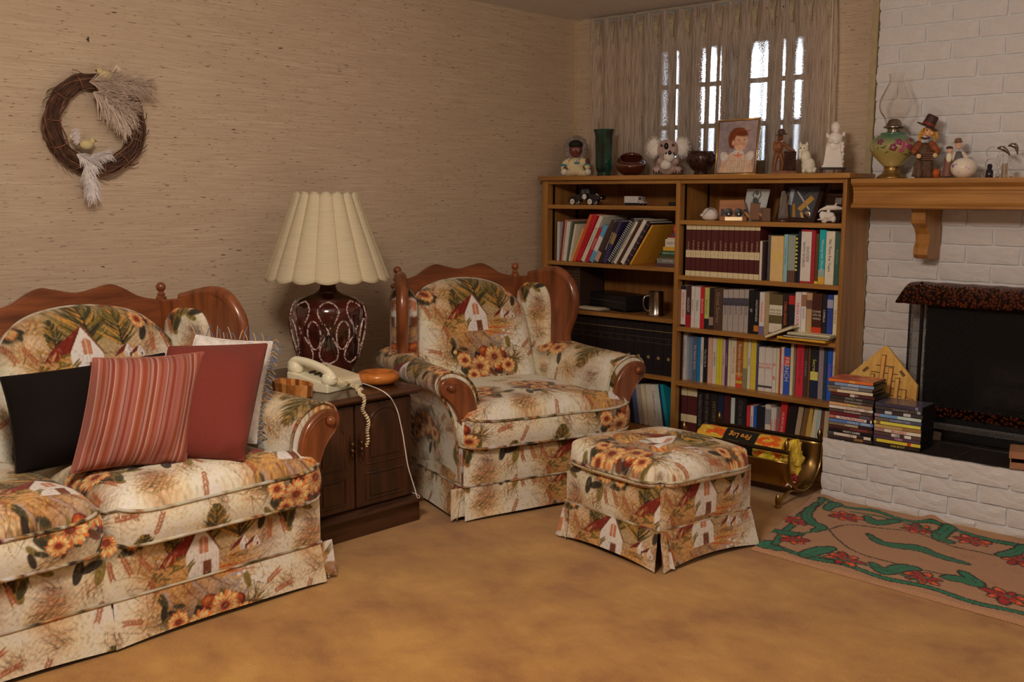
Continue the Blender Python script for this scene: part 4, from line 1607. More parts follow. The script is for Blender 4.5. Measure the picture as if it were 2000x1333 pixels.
phpoly([(0, .0), (0, .026), (.006, .034), (.19, .066), (.195, .06), (.195, 0)], .0, .205, IVORY, 'base')
phpoly([(.008, .034), (.186, .064), (.186, .074), (.012, .042)], .082, .199, IVORY_D, 'face_plate', .004)
phpoly([(.14, .0665), (.165, .0708), (.165, .0725), (.14, .068)], .105, .165, DARKP, 'number_card', 0)
bt = MB()
for i in range(4):
    for j in range(3):
        v, u = .05 + .026 * i, .052 + .012 * j
        bt.cbox(ph3(u, v, .036 + .164 * v + .003), (.008, .008, .006), T=None)
bt.build('push_buttons', DARKP, ph)
hs = [ph3(.028, v, z) for v, z in ((-.004, .046), (.012, .066), (.04, .082), (.10, .098), (.15, .104), (.18, .102), (.196, .086))]
hm = MB().tube(smooth_poly(hs, 5, closed=False), [.016] * 3 + [.0155] * 25 + [.016] * 3, 12)
hh = hm.build('handset', IVORY, ph, smooth=True)
cu = MB()
mu_ = MB()
cu.lathe([(.026, 0), (.030, .006), (.030, .02), (.024, .034), (.012, .040)], T=TM(ph3(.028, .016, .030), (0, 0, 0)), n=20)
mu_.lathe([(.026, 0), (.030, .006), (.030, .02), (.024, .034), (.012, .040)], T=TM(ph3(.028, .176, .062), (0, 0, 0)), n=20)
cu.build('mouthpiece', IVORY, hh, smooth=True)
mu_.build('earpiece', IVORY, hh, smooth=True)
cpath = smooth_poly([ph3(.030, -.016, .044), ph3(.07, -.03, .030), P(680, 748, 2, TZ + .014) - np.array(ph.location), P(698, 757, 2, TZ + .012) - np.array(ph.location), np.array((-2.872, 2.300, .538)) - np.array(ph.location),
                     np.array((-2.868, 2.308, .47)) - np.array(ph.location), np.array((-2.868, 2.325, .41)) - np.array(ph.location), np.array((-2.868, 2.306, .355)) - np.array(ph.location)], 60, closed=False)


def coil(path, R, turns, phase, shift):
    d = np.r_[0, np.cumsum(np.linalg.norm(np.diff(path, axis=0), axis=1))]
    n = int(turns * 9)
    s = np.linspace(0, d[-1], n)
    C = np.stack([np.interp(s, d, path[:, k]) for k in range(3)], 1)
    t = np.gradient(C, axis=0)
    t /= np.linalg.norm(t, axis=1)[:, None]
    u = np.cross(t, [0.3, .9, .1])
    u /= np.linalg.norm(u, axis=1)[:, None]
    w = np.cross(t, u)
    big = 2 * PI * s / .085 + phase
    C = C + (np.cos(big)[:, None] * u + np.sin(big)[:, None] * w) * shift
    a = 2 * PI * np.linspace(0, turns, n)
    return C + (np.cos(a)[:, None] * u + np.sin(a)[:, None] * w) * R


cb_ = MB().tube(coil(cpath, .0052, 62, 0, .0055), .0019, 5).tube(coil(cpath[60:], .0052, 56, PI, .0055), .0019, 5)
cb_.build('coiled_cord', plain(pc(176, 146, 108), .45), ph, smooth='all')
lp = [ph3(.2, .10, .01), ph3(.215, .04, .008)] + [np.array((-2.872, y, z)) - np.array(ph.location) for y, z in ((2.400, .538), (2.455, .475), (2.483, .385), (2.497, .315), (2.512, .24), (2.540, .16), (2.556, .112))]
lp += [np.array((-2.92, 2.598, .107)) - np.array(ph.location), np.array((-3.10, 2.606, .107)) - np.array(ph.location)]
MB().tube(smooth_poly(lp, 8, closed=False), .0022, 6).build('line_cord', plain(pc(196, 176, 150), .5), ph, smooth='all')

# ---------------------------------------------------------------- two wooden bowls
seg = thing('wooden_dish', 'small striped stave-built wooden dish beside the telephone', 'dish', (-3.105, 2.172, TZ))
out_ = smooth_poly([(-.118, .0), (-.070, .040), (0, .050), (.060, .040), (.108, .004), (.070, -.038), (0, -.048), (-.070, -.040)], 6)
wl_ = [plain(c, .4, var=.2, vscale=60) for c in (pc(130, 70, 28), pc(166, 104, 50), pc(96, 48, 20), pc(150, 86, 38))]
n = len(out_)
for k in range(0, n, 2):
    q = [out_[k], out_[(k + 1) % n], out_[(k + 2) % n]]
    s_ = MB()
    ring = [np.array(p) for p in q]
    V = [(p[0] * .94, p[1] * .94, 0.002) for p in ring] + [(p[0], p[1], .044) for p in ring] + [(p[0] * .86, p[1] * .86, .044) for p in ring] + [(p[0] * .80, p[1] * .80, .004) for p in ring]
    F = []
    for r_i in range(4):
        r2 = (r_i + 1) % 4
        for i in range(2):
            F.append((r_i * 3 + i, r_i * 3 + i + 1, r2 * 3 + i + 1, r2 * 3 + i))
    F += [(0, 3, 6, 9), (2, 11, 8, 5)]
    s_.add(V, F).build('stave', wl_[(0, 1, 0, 1, 2, 1, 3, 0)[(k // 2) % 8]], seg)
MB().prism([(p[0] * .9, p[1] * .9) for p in out_], 0, .006, axis=2).build('bottom', wl_[0], seg)

M_YEL = wood('yew_wood', pc(112, 50, 14), pc(168, 90, 30), (1, 1, 1), 14, .3, coat=.4)
tb = thing('wooden_bowl', 'round orange-brown turned wooden bowl by the armchair', 'bowl', (-3.055, 2.525, TZ))
MB().lathe([(.02, .004), (.055, .0), (.075, .010), (.082, .026), (.079, .040), (.066, .048), (.054, .046), (.044, .036), (.038, .026), (.0, .022)], n=40).build('shell', M_YEL, tb, smooth='all')

# ---------------------------------------------------------------- wreath on the wall
wr = thing('wreath', 'twisted grapevine wreath with feathered birds hung on the grasscloth', 'wreath', (XL + .035, 1.83, 1.492))
VINE = plain(pc(60, 34, 22), .8, var=.35, vscale=40)
VINE2 = plain(pc(92, 56, 38), .8, var=.3, vscale=40)
rs = random.Random(4)
for gname, mat, cnt in (('vine', VINE, 34), ('vine', VINE2, 10)):
    mb = MB()
    for k in range(cnt):
        R0 = .158 + rs.uniform(-.022, .022)
        p0, p1, p2 = (rs.uniform(0, 6.3) for _ in range(3))
        dx = rs.uniform(-.020, .022)
        pts = []
        for a in np.linspace(0, 2 * PI, 40)[:-1]:
            r = R0 + .007 * math.sin(3 * a + p0) + .004 * math.sin(7 * a + p1)
            pts.append((dx + .006 * math.sin(2 * a + p2), r * math.cos(a) * 1.02, r * math.sin(a) * .98))
        mb.tube(pts, rs.uniform(.0022, .0042), 5, closed=True)
    for k in range(14):
        a = rs.uniform(0, 6.3)
        r = .158 + rs.choice((-.024, .028))
        mb.tube([(0, r * math.cos(a), r * math.sin(a)), (.01, (r + .016) * math.cos(a + .12), (r + .016) * math.sin(a + .12)), (.012, (r + .02) * math.cos(a + .2), (r + .022) * math.sin(a + .2))], .0014, 4)
    o = mb.build(gname, mat, wr, smooth=True)
    o['kind'] = 'stuff'
for k in range(11):
    a = 2 * PI * k / 11 + .2
    pts = []
    for b in np.linspace(0, 2 * PI, 18)[:-1]:
        rr = .158 + .031 * math.cos(b)
        aa = a + .05 * math.sin(b)
        pts.append((.031 * math.sin(b), rr * math.cos(aa), rr * math.sin(aa)))
    MB().tube(pts, .0016, 5, closed=True).build('vine_tie', plain(pc(110, 66, 40), .8), wr)
FEATH = plain(pc(160, 130, 108), .95, var=.12)
FEATH_W = plain(pc(178, 154, 138), .95, var=.1)


def plume(c, d, L, spread, n, mat, droop=0.0):
    """A soft tuft: many fine barbs leaving a short quill."""
    c, d = np.array(c, float), np.array(d, float)
    d /= np.linalg.norm(d)
    mb = MB()
    side = np.cross(d, [1, 0, 0])
    side /= np.linalg.norm(side)
    for k in range(n):
        f = rs.uniform(0, .75)
        p = c + d * L * f
        s = rs.choice((-1, 1)) * rs.uniform(.15, 1)
        v = d * rs.uniform(.35, .7) + side * s * spread + np.array([rs.uniform(-.1, .5), 0, -droop])
        v *= L * rs.uniform(.35, .6)
        q = p + v * .55 + np.array([.006, 0, 0])
        e = p + v + np.array([0, 0, -.010])
        mb.tube([p, q, e], [.0016, .0013, .0005], 3, cap=False)
    mb.tube([c, c + d * L * .9], .0012, 4)
    o = mb.build('feather', mat, wr)
    o['kind'] = 'stuff'


for c, d, L, sp in (((.03, -.03, .150), (0, 1, .12), .13, .45), ((.035, .0, .135), (0, .8, -.5), .15, .5), ((.03, .05, .15), (0, 1, .0), .15, .4), ((.04, -.02, .115), (0, .7, -.55), .15, .55), ((.03, .09, .13), (0, 1, .25), .10, .4), ((.035, .03, .10), (0, .6, -.8), .13, .5)):
    plume(c, d, L * 1.18, sp * 1.35, 330, FEATH)
for c, d, L, sp in (((.03, -.06, -.14), (0, .2, -1), .13, .35), ((.03, -.05, -.16), (0, .0, -1), .10, .4), ((.035, -.09, -.08), (0, -.1, 1), .06, .35), ((.03, -.05, -.125), (0, 1, .25), .09, .35), ((.03, -.09, -.11), (0, .5, -.3), .09, .4)):
    plume(c, d, L * 1.1, sp * 1.3, 260, FEATH_W)
YB_ = plain(pc(160, 132, 88), .8)
for (y, z, fl) in ((.03, .178, -1), (-.055, -.075, 1)):
    bd = MB()
    bd.ball((.035, y, z), (.017, .026, .018), T=None)
    bd.ball((.037, y + fl * .022, z + .014), .0115)
    o = bd.build('bird', YB_, wr, smooth='all')
    MB().lathe([(.0035, 0), (.0, .009)], n=8, T=TM((.037, y + fl * .033, z + .014), (-fl * PI / 2, 0, 0))).ball((.048, y + fl * .026, z + .017), .0016, nu=6, nv=4).build('beak', plain(pc(50, 36, 24), .5), o)
    tw = MB()
    for k in range(3):
        tw.box((.033, -.004, 0), (.036, .004, .05), T=TM((0, y - fl * .022, z - .004), (fl * (.5 + .16 * k), 0, 0)))
    tw.build('tail', plain(pc(170, 140, 110), .8), o)
# a nail hole with its pin above the wreath
MB().tube([(0, 0, 0), (.012, 0, 0)], .003, 6).tube([(.010, 0, -.008), (.011, 0, .008)], .003, 6).build('pin', plain(pc(56, 46, 36), .5, .6), tag(thing('nail', 'small dark nail in the grasscloth above the wreath', 'nail', (XL, P(170, 77, 0, XL)[1], P(170, 77, 0, XL)[2])), 'small dark nail in the grasscloth above the wreath', 'nail'))

# ---------------------------------------------------------------- bookcase
BKY = 4.286
bk = thing('bookcase', 'wide oak bookcase of two bays filled with books under the curtained window', 'bookcase', (-2.92, 4.45, 0))
BO = np.array((-2.92, 4.45, 0))


def bb(name, lo, hi, mat=None, bevel=.0015, parent=None):
    return MB().box(np.array(lo) - BO, np.array(hi) - BO).build(name, mat or OAK, parent or bk, bevel=bevel)


BY1 = 4.622
OAK_BACK = wood('oak_back_panel', pc(96, 52, 20), pc(126, 74, 32), (1, 1, 0.05), 60, 0.5)
bb('side_panel', (-3.788, BKY, 0), (-3.748, BY1, 1.322))
bb('side_panel', (-2.069, BKY, 0), (-2.051, BY1, 1.322))
bb('divider', (-2.924, BKY, .05), (-2.901, BY1 - .012, 1.322))
bb('top', (-3.800, BKY - .024, 1.322), (-2.030, BY1 + .006, 1.344), OAK_X)
bb('top_rail', (-3.748, BKY + .004, 1.302), (-2.924, BKY + .022, 1.322), OAK_X)
bb('top_rail', (-2.901, BKY + .004, 1.302), (-2.069, BKY + .022, 1.322), OAK_X)
bb('back_panel', (-3.748, BY1 - .012, .05), (-2.069, BY1, 1.322), OAK_BACK)
bb('plinth', (-3.748, BKY + .02, 0), (-2.069, BKY + .04, .05), OAK_X)
SHL, SHR = [1.194, .894, .640, .349, .070], [1.128, .860, .607, .336, .070]
for z in SHL:
    bb('shelf', (-3.748, BKY + .003, z - .021), (-2.924, BY1 - .012, z), OAK_X)
for z in SHR:
    bb('shelf', (-2.901, BKY + .003, z - .021), (-2.069, BY1 - .012, z), OAK_X)
M_STD = plain(pc(34, 22, 14), .5, .6)
for x, s in ((-3.748, 1), (-2.924, -1), (-2.901, 1), (-2.069, -1)):
    for y in (4.335, 4.535):
        bb('shelf_standard', (x - .0005 if s > 0 else x - .0025, y - .008, .08), (x + .0025 if s > 0 else x + .0005, y + .008, 1.30), M_STD, 0)

# ---------------------------------------------------------------- books
M_PAGES = plain(pc(176, 150, 118), .9, var=.15, vscale=200)
ORD = ['', 'first', 'second', 'third', 'fourth', 'fifth', 'sixth', 'seventh', 'eighth', 'ninth', 'tenth', 'eleventh', 'twelfth', 'thirteenth', 'fourteenth', 'fifteenth', 'sixteenth', 'seventeenth', 'eighteenth', 'nineteenth', 'twentieth',
       'twenty-first', 'twenty-second', 'twenty-third', 'twenty-fourth', 'twenty-fifth', 'twenty-sixth', 'twenty-seventh', 'twenty-eighth', 'twenty-ninth', 'thirtieth', 'thirty-first', 'thirty-second', 'thirty-third', 'thirty-fourth', 'thirty-fifth', 'thirty-sixth', 'thirty-seventh']
ROT_DN = Matrix(((0, 1, 0), (0, 0, -1), (-1, 0, 0))).to_euler()
ROT_UP = Matrix(((0, -1, 0), (0, 0, -1), (1, 0, 0))).to_euler()
ROT_FL = Matrix(((1, 0, 0), (0, 0, -1), (0, 1, 0))).to_euler()
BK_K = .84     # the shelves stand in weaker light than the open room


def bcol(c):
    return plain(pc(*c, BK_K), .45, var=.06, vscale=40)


def book(label, x0, x1, y, depth, z0, h, col, title=None, tcol=(220, 200, 170), lean=0.0, group=None, bands=(), kind='book', up=False, tsize=None, cat='book', upright_text=False):
    """A book standing on z0 with its spine towards -y; lean tips its top to +x."""
    w = max(.004, x1 - x0)
    t = thing(kind, label, cat, ((x0 + x1) / 2, y, z0), 0, group)
    t.rotation_euler = (0, lean, 0)
    if lean:
        # keep the lower corner on the shelf
        t.location = (x0 + (w / 2) * math.cos(lean) if lean > 0 else x1 - (w / 2) * math.cos(lean), y, z0 + abs(math.sin(lean)) * w / 2 + .0004)
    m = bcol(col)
    if kind == 'video_box':
        MB().box((-w / 2 + .0005, 0, 0), (w / 2 - .0005, depth, h)).build('case', m, t, bevel=.001)
    else:
        c = min(.0028, w * .2)
        e = .0006
        mb = MB()
        mb.box((-w / 2 + e, 0, 0), (w / 2 - e, .003, h))
        mb.box((-w / 2 + e, .003, 0), (-w / 2 + e + c, depth, h)).box((w / 2 - e - c, .003, 0), (w / 2 - e, depth, h))
        mb.build('cover', m, t)
        MB().box((-w / 2 + e + c, .003, .003), (w / 2 - e - c, depth - .004, h - .004)).build('pages', M_PAGES, t)
    for zb, zt_, bc in bands:
        MB().box((-w / 2 + .0002, -.0006, zb * h), (w / 2 - .0002, .001, zt_ * h)).build('spine_band', bcol(bc), t)
    if title:
        ts = tsize or min(.030, w * .62)
        if upright_text:
            for i, line in enumerate(title.split('|')):
                letter('spine_lettering', line, ts, bcol(tcol), t, (0, -.0012, h * .62 - i * ts * 1.15), ROT_FL, w * .86)
        else:
            lines = title.split('|')
            for i, line in enumerate(lines):
                off = ((len(lines) - 1) / 2 - i) * ts * 1.1
                letter('spine_lettering', line, ts, bcol(tcol), t, (off, -.0012, h * .54), ROT_UP if up else ROT_DN, h * .72)
    return t


def row(rows, start, cy, crop, yf, z0, depth, where, group, skipn=0):
    """Upright books side by side: right edges and tops read from the photograph at their own depth."""
    oxp, oyp, s = crop
    x = P(oxp + start / s, oyp + cy / s, 1, yf)[0]
    for i, r in enumerate(rows):
        right, top, col, desc = r[:4]
        kw = r[4] if len(r) > 4 else {}
        if 'left' in kw:
            x = P(oxp + kw['left'] / s, oyp + cy / s, 1, yf)[0]
        x1 = P(oxp + right / s, oyp + cy / s, 1, yf)[0]
        zt_ = P(oxp + right / s, oyp + top / s, 1, yf)[2]
        k2 = {k: v for k, v in kw.items() if k not in ('left', 'dy', 'dep')}
        yy = yf + kw.get('dy', 0)
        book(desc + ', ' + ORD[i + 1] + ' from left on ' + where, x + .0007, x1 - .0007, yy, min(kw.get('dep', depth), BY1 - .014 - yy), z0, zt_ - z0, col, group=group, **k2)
        x = x1


C5 = (1310, 420, 5.126)
C6 = (1310, 630, 5.126)
MAR, CRM = (62, 22, 20), (176, 142, 104)
EB = ((.0, .10, CRM), (.36, .50, CRM), (.90, 1.0, CRM))
edges = [203, 250, 300, 352, 400, 477, 520, 575, 630, 683, 735, 785, 838, 890]
ttl = ['YEAR BOOK', 'SCIENCE YEAR', 'YEAR BOOK', 'YEAR BOOK', 'SCIENCE YEAR', 'YEAR BOOK', 'SCIENCE YEAR', 'YEAR BOOK', 'YEAR BOOK', 'YEAR BOOK', 'SCIENCE YEAR', 'SCIENCE YEAR', 'YEAR BOOK', 'SCIENCE YEAR']
r2 = [(e, 95 + i * .6, MAR, 'maroon and cream yearbook', dict(bands=EB, title=tt, tcol=(150, 110, 80), up=False, tsize=.012)) for i, (e, tt) in enumerate(zip(edges, ttl))]
r2 += [(916, 262, (188, 150, 122), 'slim white paperback', {}),
       (936, 266, (44, 24, 28), 'slim dark red paperback', {}),
       (998, 205, (74, 62, 56), 'grey clothbound book', dict(dy=.03)),
       (1130, 215, (196, 128, 78), 'thick orange paperback', dict(title='THE GREAT|CANADIAN|NOVELS|II', tcol=(200, 150, 40), upright_text=True, tsize=.011)),
       (1172, 196, (106, 128, 122), 'pale blue paperback', dict(title='Norman Clarke', tcol=(60, 80, 80))),
       (1248, 206, (112, 108, 92), 'grey book with a brown scene at its foot', dict(bands=((0, .25, (74, 46, 34)),))),
       (1270, 210, (24, 20, 18), 'slim black and yellow checked book', dict(bands=tuple((k / 12, (k + .5) / 12, (190, 150, 40)) for k in range(3, 12)))),
       (1300, 165, (22, 20, 32), 'narrow navy speckled book', {}),
       (1406, 150, (190, 152, 128), 'wide white jacketed book reading SUCCESS WITH WORDS', dict(title='SUCCESS|WITH WORDS', tcol=(52, 40, 36), bands=((0, .035, (126, 24, 30)), (.965, 1, (126, 24, 30))), tsize=.017)),
       (1446, 158, (128, 22, 30), 'plain crimson hardback', {}),
       (1482, 190, (70, 46, 24), 'dark olive book with a yellow foot', dict(bands=((0, .05, (190, 140, 40)),))),
       (1548, 150, (16, 116, 112), 'teal book reading Winning with Words', dict(title='Winning with Words', tcol=(170, 200, 190), bands=((0, .13, (200, 116, 34)), (.13, .27, (110, 120, 104))), tsize=.016)),
       (1640, 165, (188, 150, 120), 'cream book reading No Time For Tears', dict(title='No Time For Tears', tcol=(30, 24, 22), tsize=.018)),
       (1694, 182, (42, 62, 50), 'dark green hardback', dict(title='Road Atlas', tcol=(90, 110, 80)))]
row(r2, 150, 400, C5, 4.312, .860, .165, 'second fireplace-side shelf', 'books on the second shelf of the bay beside the fireplace')

r3 = [(150, 712, (190, 150, 130), 'white and red video box', dict(title='SMART HOCKEY', tcol=(170, 24, 24), up=True, bands=((.0, .05, (20, 20, 24)), (.91, 1, (20, 20, 24))))),
      (203, 716, (56, 28, 26), 'dark collage video box', dict(title='HOCKEY', tcol=(200, 170, 150), bands=((0, .3, (128, 22, 28)),))),
      (240, 716, (190, 156, 132), 'cream spined paperback', dict(title='Farmhouse', tcol=(120, 60, 40))),
      (295, 724, (168, 160, 134), 'pale video box with small pictures', dict(title='Nelson', tcol=(40, 70, 80))),
      (337, 722, (154, 26, 30), 'bright red slim box', dict(title='RELATIONS', tcol=(210, 160, 140))),
      (385, 730, (142, 136, 70), 'lime green box', dict(title='Shrek Land', tcol=(50, 80, 40), bands=((0, .25, (30, 26, 24)),))),
      (430, 735, (40, 22, 20), 'dark brown box with a lit face', dict(bands=((.1, .3, (120, 90, 76)),))),
      (520, 738, (64, 42, 30), 'wide brown hardback', dict(title='Great Stories', tcol=(120, 90, 66)))]
for e in (572, 624, 682, 736, 778):
    r3.append((e, 750, (132, 112, 98), 'grey video box reading ROOTS', dict(title='ROOTS', tcol=(40, 34, 32), bands=((.62, .80, (58, 50, 54)),), tsize=.017)))
r3 += [(836, 760, (20, 16, 16), 'plain black video box', dict(title='SP', tcol=(150, 140, 130))),
       (886, 765, (18, 16, 18), 'black box reading MASTERMINDS', dict(title='MASTERMINDS', tcol=(190, 180, 170), bands=((.06, .2, (150, 80, 30)),))),
       (940, 776, (192, 160, 138), 'white box with red vertical lettering', dict(title='EXPANDING', tcol=(180, 40, 26), up=True, bands=((0, .2, (90, 70, 90)),))),
       (988, 780, (134, 104, 72), 'beige clothbound book', {}),
       (1120, 800, (78, 60, 34), 'olive game box with white labels', dict(bands=((.08, .30, (176, 146, 120)), (.50, .74, (176, 146, 120))), title='FINE FILM|FILM FINE', tcol=(40, 30, 26), upright_text=True, tsize=.013)),
       (1180, 790, (34, 20, 18), 'near-black book with red lettering', dict(title='CHALLENGER', tcol=(170, 80, 40))),
       (1242, 788, (26, 20, 22), 'black and crimson video box', dict(bands=((.75, .95, (140, 26, 24)),))),
       (1306, 776, (186, 150, 134), 'white video box with a pink title', dict(title='NEVER CRY', tcol=(170, 40, 80))),
       (1358, 778, (180, 150, 138), 'white box with a portrait at its top', dict(title='portrait', tcol=(90, 70, 130), bands=((.70, .95, (120, 76, 56)),))),
       (1416, 785, (140, 104, 66), 'tan box with a figure at its top', dict(bands=((.66, .85, (80, 50, 36)),))),
       (1516, 795, (52, 20, 14), 'wide dark book reading GONE WITH THE WIND', dict(title='GONE|WITH THE|WIND', tcol=(196, 160, 120), upright_text=True, tsize=.014, bands=((.05, .28, (150, 40, 20)),))),
       (1566, 800, (20, 18, 18), 'black box reading CAMILLA', dict(title='CAMILLA', tcol=(196, 180, 160))),
       (1628, 805, (34, 44, 92), 'deep blue video box', dict(bands=((.72, .9, (120, 110, 120)),))),
       (1676, 806, (176, 146, 112), 'cream box reading THE INCAS', dict(title='THE INCAS', tcol=(120, 84, 50)))]
for r in r3:
    r[4]['kind'] = 'video_box' if 'box' in r[3] else 'book'
    r[4]['cat'] = 'video box' if 'box' in r[3] else 'book'
row(r3, 100, 920, C5, 4.318, .607, .115, 'third fireplace-side shelf', 'boxes and books on the third shelf of the bay beside the fireplace')

r4 = [(160, 92, (150, 138, 130), 'grey paperback', dict(title='Living and Dying', tcol=(100, 70, 80))),
      (216, 140, (92, 92, 96), 'slate blue hardback', dict(dy=.02)),
      (264, 145, (66, 70, 84), 'blue-grey book in white script', dict(title='The Nature Spoke', tcol=(190, 190, 190))),
      (296, 150, (20, 86, 116), 'bright teal paperback', {}),
      (326, 150, (176, 156, 134), 'narrow white paperback with dark lettering', dict(title='THE SEA REPORT', tcol=(50, 40, 40))),
      (370, 150, (24, 22, 22), 'black paperback in white lettering', dict(title='You Can Do It', tcol=(200, 190, 170))),
      (418, 152, (184, 120, 96), 'salmon pink paperback', dict(title='Verb Book', tcol=(210, 120, 110))),
      (460, 154, (186, 152, 122), 'white book reading LE FRENCH', dict(title='LE FRENCH', tcol=(40, 34, 34))),
      (490, 155, (198, 164, 30), 'bright yellow paperback', {}),
      (514, 155, (190, 150, 40), 'slim golden paperback', {}),
      (546, 170, (156, 120, 110), 'mauve white booklet', dict(title='in the Field', tcol=(90, 60, 80))),
      (572, 160, (70, 42, 62), 'dark purple booklet', dict(title='ENTERTAINMENT', tcol=(150, 130, 140))),
      (602, 160, (190, 148, 112), 'pale peach paperback', {}),
      (656, 158, (186, 154, 114), 'cream paperback with a red title', dict(title='EMPLOYEE CARE', tcol=(170, 60, 30))),
      (722, 160, (130, 70, 26), 'brown book with striped foot', dict(title='Business Dynamics', tcol=(210, 170, 130), bands=((.0, .06, (170, 50, 30)), (.08, .14, (190, 120, 40)), (.16, .22, (170, 60, 30)), (.24, .30, (190, 100, 40))))),
      (770, 160, (160, 130, 60), 'mustard paperback with olive foot', dict(bands=((0, .40, (104, 96, 60)),))),
      (802, 165, (188, 154, 124), 'narrow white paperback', dict(title='FROZEN', tcol=(60, 60, 80))),
      (858, 158, (190, 134, 40), 'tall amber book', {}),
      (880, 200, (50, 54, 74), 'slim blue booklet', {}),
      (946, 252, (190, 154, 136), 'white text book with red block letters', dict(title='PLUS|BIEN', tcol=(180, 40, 26), upright_text=True, tsize=.014, bands=((.08, .13, (60, 50, 50)),))),
      (1022, 258, (188, 152, 134), 'second white text book with red block letters', dict(title='PLUS|BIEN', tcol=(180, 40, 26), upright_text=True, tsize=.014, bands=((.08, .13, (60, 50, 50)),))),
      (1060, 262, (192, 160, 140), 'white book with large red P and B', dict(title='P||B', tcol=(170, 40, 26), upright_text=True, tsize=.026)),
      (1090, 265, (182, 154, 104), 'slim yellow-cream book', {}),
      (1104, 265, (150, 40, 40), 'thin red booklet', {}),
      (1135, 250, (190, 140, 126), 'pink and white paperback', dict(title='French Verbs', tcol=(150, 60, 80))),
      (1198, 262, (34, 60, 120), 'royal blue book reading FRENCH', dict(title='FRENCH', tcol=(200, 200, 200), bands=((.62, .82, (170, 50, 40)),), tsize=.030)),
      (1230, 215, (190, 146, 108), 'tall cream book', {}),
      (1258, 235, (70, 46, 32), 'dark tan hardback', dict(dy=.02)),
      (1336, 216, (158, 32, 42), 'thick scarlet dictionary', dict(title='Dictionary Roget', tcol=(120, 24, 30))),
      (1376, 225, (56, 40, 30), 'dark brown book in pale lettering', dict(title='FUN SCIENCE', tcol=(130, 110, 90))),
      (1402, 225, (84, 50, 28), 'chestnut brown book', {}),
      (1482, 232, (26, 24, 26), 'black book with a yellow label', dict(title='Secrets of', tcol=(180, 160, 60), bands=((.34, .5, (170, 150, 70)), (.0, .33, (24, 28, 42))))),
      (1536, 240, (112, 92, 92), 'mauve grey paperback', dict(title='The Wild', tcol=(150, 80, 80))),
      (1570, 250, (30, 44, 56), 'dark teal book', {}),
      (1622, 255, (30, 66, 130), 'bright blue paperback', dict(title='ENVIRONS', tcol=(150, 60, 110))),
      (1652, 255, (180, 156, 130), 'white paperback with dark lettering', dict(title='The Road North', tcol=(40, 34, 34)))]
row(r4, 100, 370, C6, 4.355, .336, .14, 'fourth fireplace-side shelf', 'books on the fourth shelf of the bay beside the fireplace')

EB2 = ((.0, .04, MAR), (.24, .40, CRM), (.80, .90, CRM), (.91, 1.0, CRM))
r5 = [(162, 640, MAR, 'tall maroon and cream encyclopedia volume', dict(bands=EB2)),
      (262, 652, MAR, 'second tall maroon and cream encyclopedia volume', dict(bands=EB2)),
      (326, 660, (30, 20, 18), 'black encyclopedia in dull lettering', dict(title='ENCYCLOPEDIA', tcol=(90, 80, 70), up=True)),
      (396, 668, (28, 18, 16), 'dark brown encyclopedia in dull lettering', dict(title='THE WORLD OF SEA', tcol=(84, 76, 66), up=True)),
      (470, 676, (30, 22, 18), 'umber hardback', dict(title='HISTORY', tcol=(96, 80, 50))),
      (530, 700, (22, 26, 40), 'dark navy hardback', {}),
      (600, 712, (58, 20, 22), 'dark wine red hardback', {}),
      (642, 760, (150, 150, 160), 'slim pale blue book', {}),
      (760, 742, (26, 20, 20), 'wide black atlas', dict(title='EUROPE WORLD', tcol=(70, 64, 58), up=True)),
      (798, 838, (160, 36, 36), 'bright red booklet', {}),
      (830, 842, (190, 160, 140), 'white booklet in dark lettering', dict(title='LOVE FROM HOME', tcol=(60, 50, 50), up=True)),
      (864, 848, (30, 60, 120), 'cobalt blue booklet', {}),
      (946, 850, (24, 22, 24), 'large black binder', {}),
      (1006, 830, (184, 150, 122), 'cream book with a grey head', dict(bands=((.55, .9, (110, 100, 96)),))),
      (1062, 860, (190, 160, 140), 'white book with large red lettering', dict(title='LEARNING|WORDS', tcol=(170, 36, 30), up=True, tsize=.018))]
row(r5, 70, 880, C6, 4.345, .070, .17, 'shelf behind log holder', 'books on the bottom shelf behind the log holder')


def lean_row(rows, crop, yf, z0, depth, where, group, base=0):
    oxp, oyp, s = crop
    for i, r in enumerate(rows):
        xb0, xb1, yb, xt, yt, col, desc = r[:7]
        kw = r[7] if len(r) > 7 else {}
        A = P(oxp + xb0 / s, oyp + yb / s, 1, yf)
        B = P(oxp + xb1 / s, oyp + yb / s, 1, yf)
        T = P(oxp + xt / s, oyp + yt / s, 1, yf)
        ang = math.atan2(T[0] - A[0], T[2] - z0)
        h = math.hypot(T[0] - A[0], T[2] - z0)
        w = (B[0] - A[0]) * math.cos(ang)
        yy = yf + kw.pop('dy', 0) if kw else yf
        book(desc + ', ' + ORD[i + 1 + base] + ' of those leaning on ' + where, A[0] + .0004, A[0] + w - .0004, yy, min(depth, BY1 - .014 - yy), z0, h, col, lean=ang, group=group, **kw)


lean_row([(1062, 1128, 1100, 1112, 790, (160, 34, 32), 'red book reading DRIVE NORTH', dict(title='DRIVE NORTH', tcol=(210, 180, 160), up=True, tsize=.017)),
          (1130, 1214, 1120, 1200, 815, (26, 20, 18), 'thick black book'),
          (1216, 1268, 1130, 1284, 845, (140, 108, 80), 'tan book'),
          (1270, 1322, 1140, 1345, 860, (96, 62, 32), 'brown book'),
          (1324, 1378, 1150, 1390, 855, (160, 116, 48), 'ochre book'),
          (1380, 1432, 1160, 1430, 855, (170, 144, 112), 'cream book'),
          (1434, 1470, 1170, 1478, 865, (140, 140, 146), 'pale blue book'),
          (1472, 1508, 1180, 1512, 878, (90, 48, 32), 'rust brown book'),
          (1510, 1560, 1185, 1545, 880, (150, 122, 90), 'beige book')],
         C6, 4.345, .070, .17, 'shelf behind log holder', 'books on the bottom shelf behind the log holder')

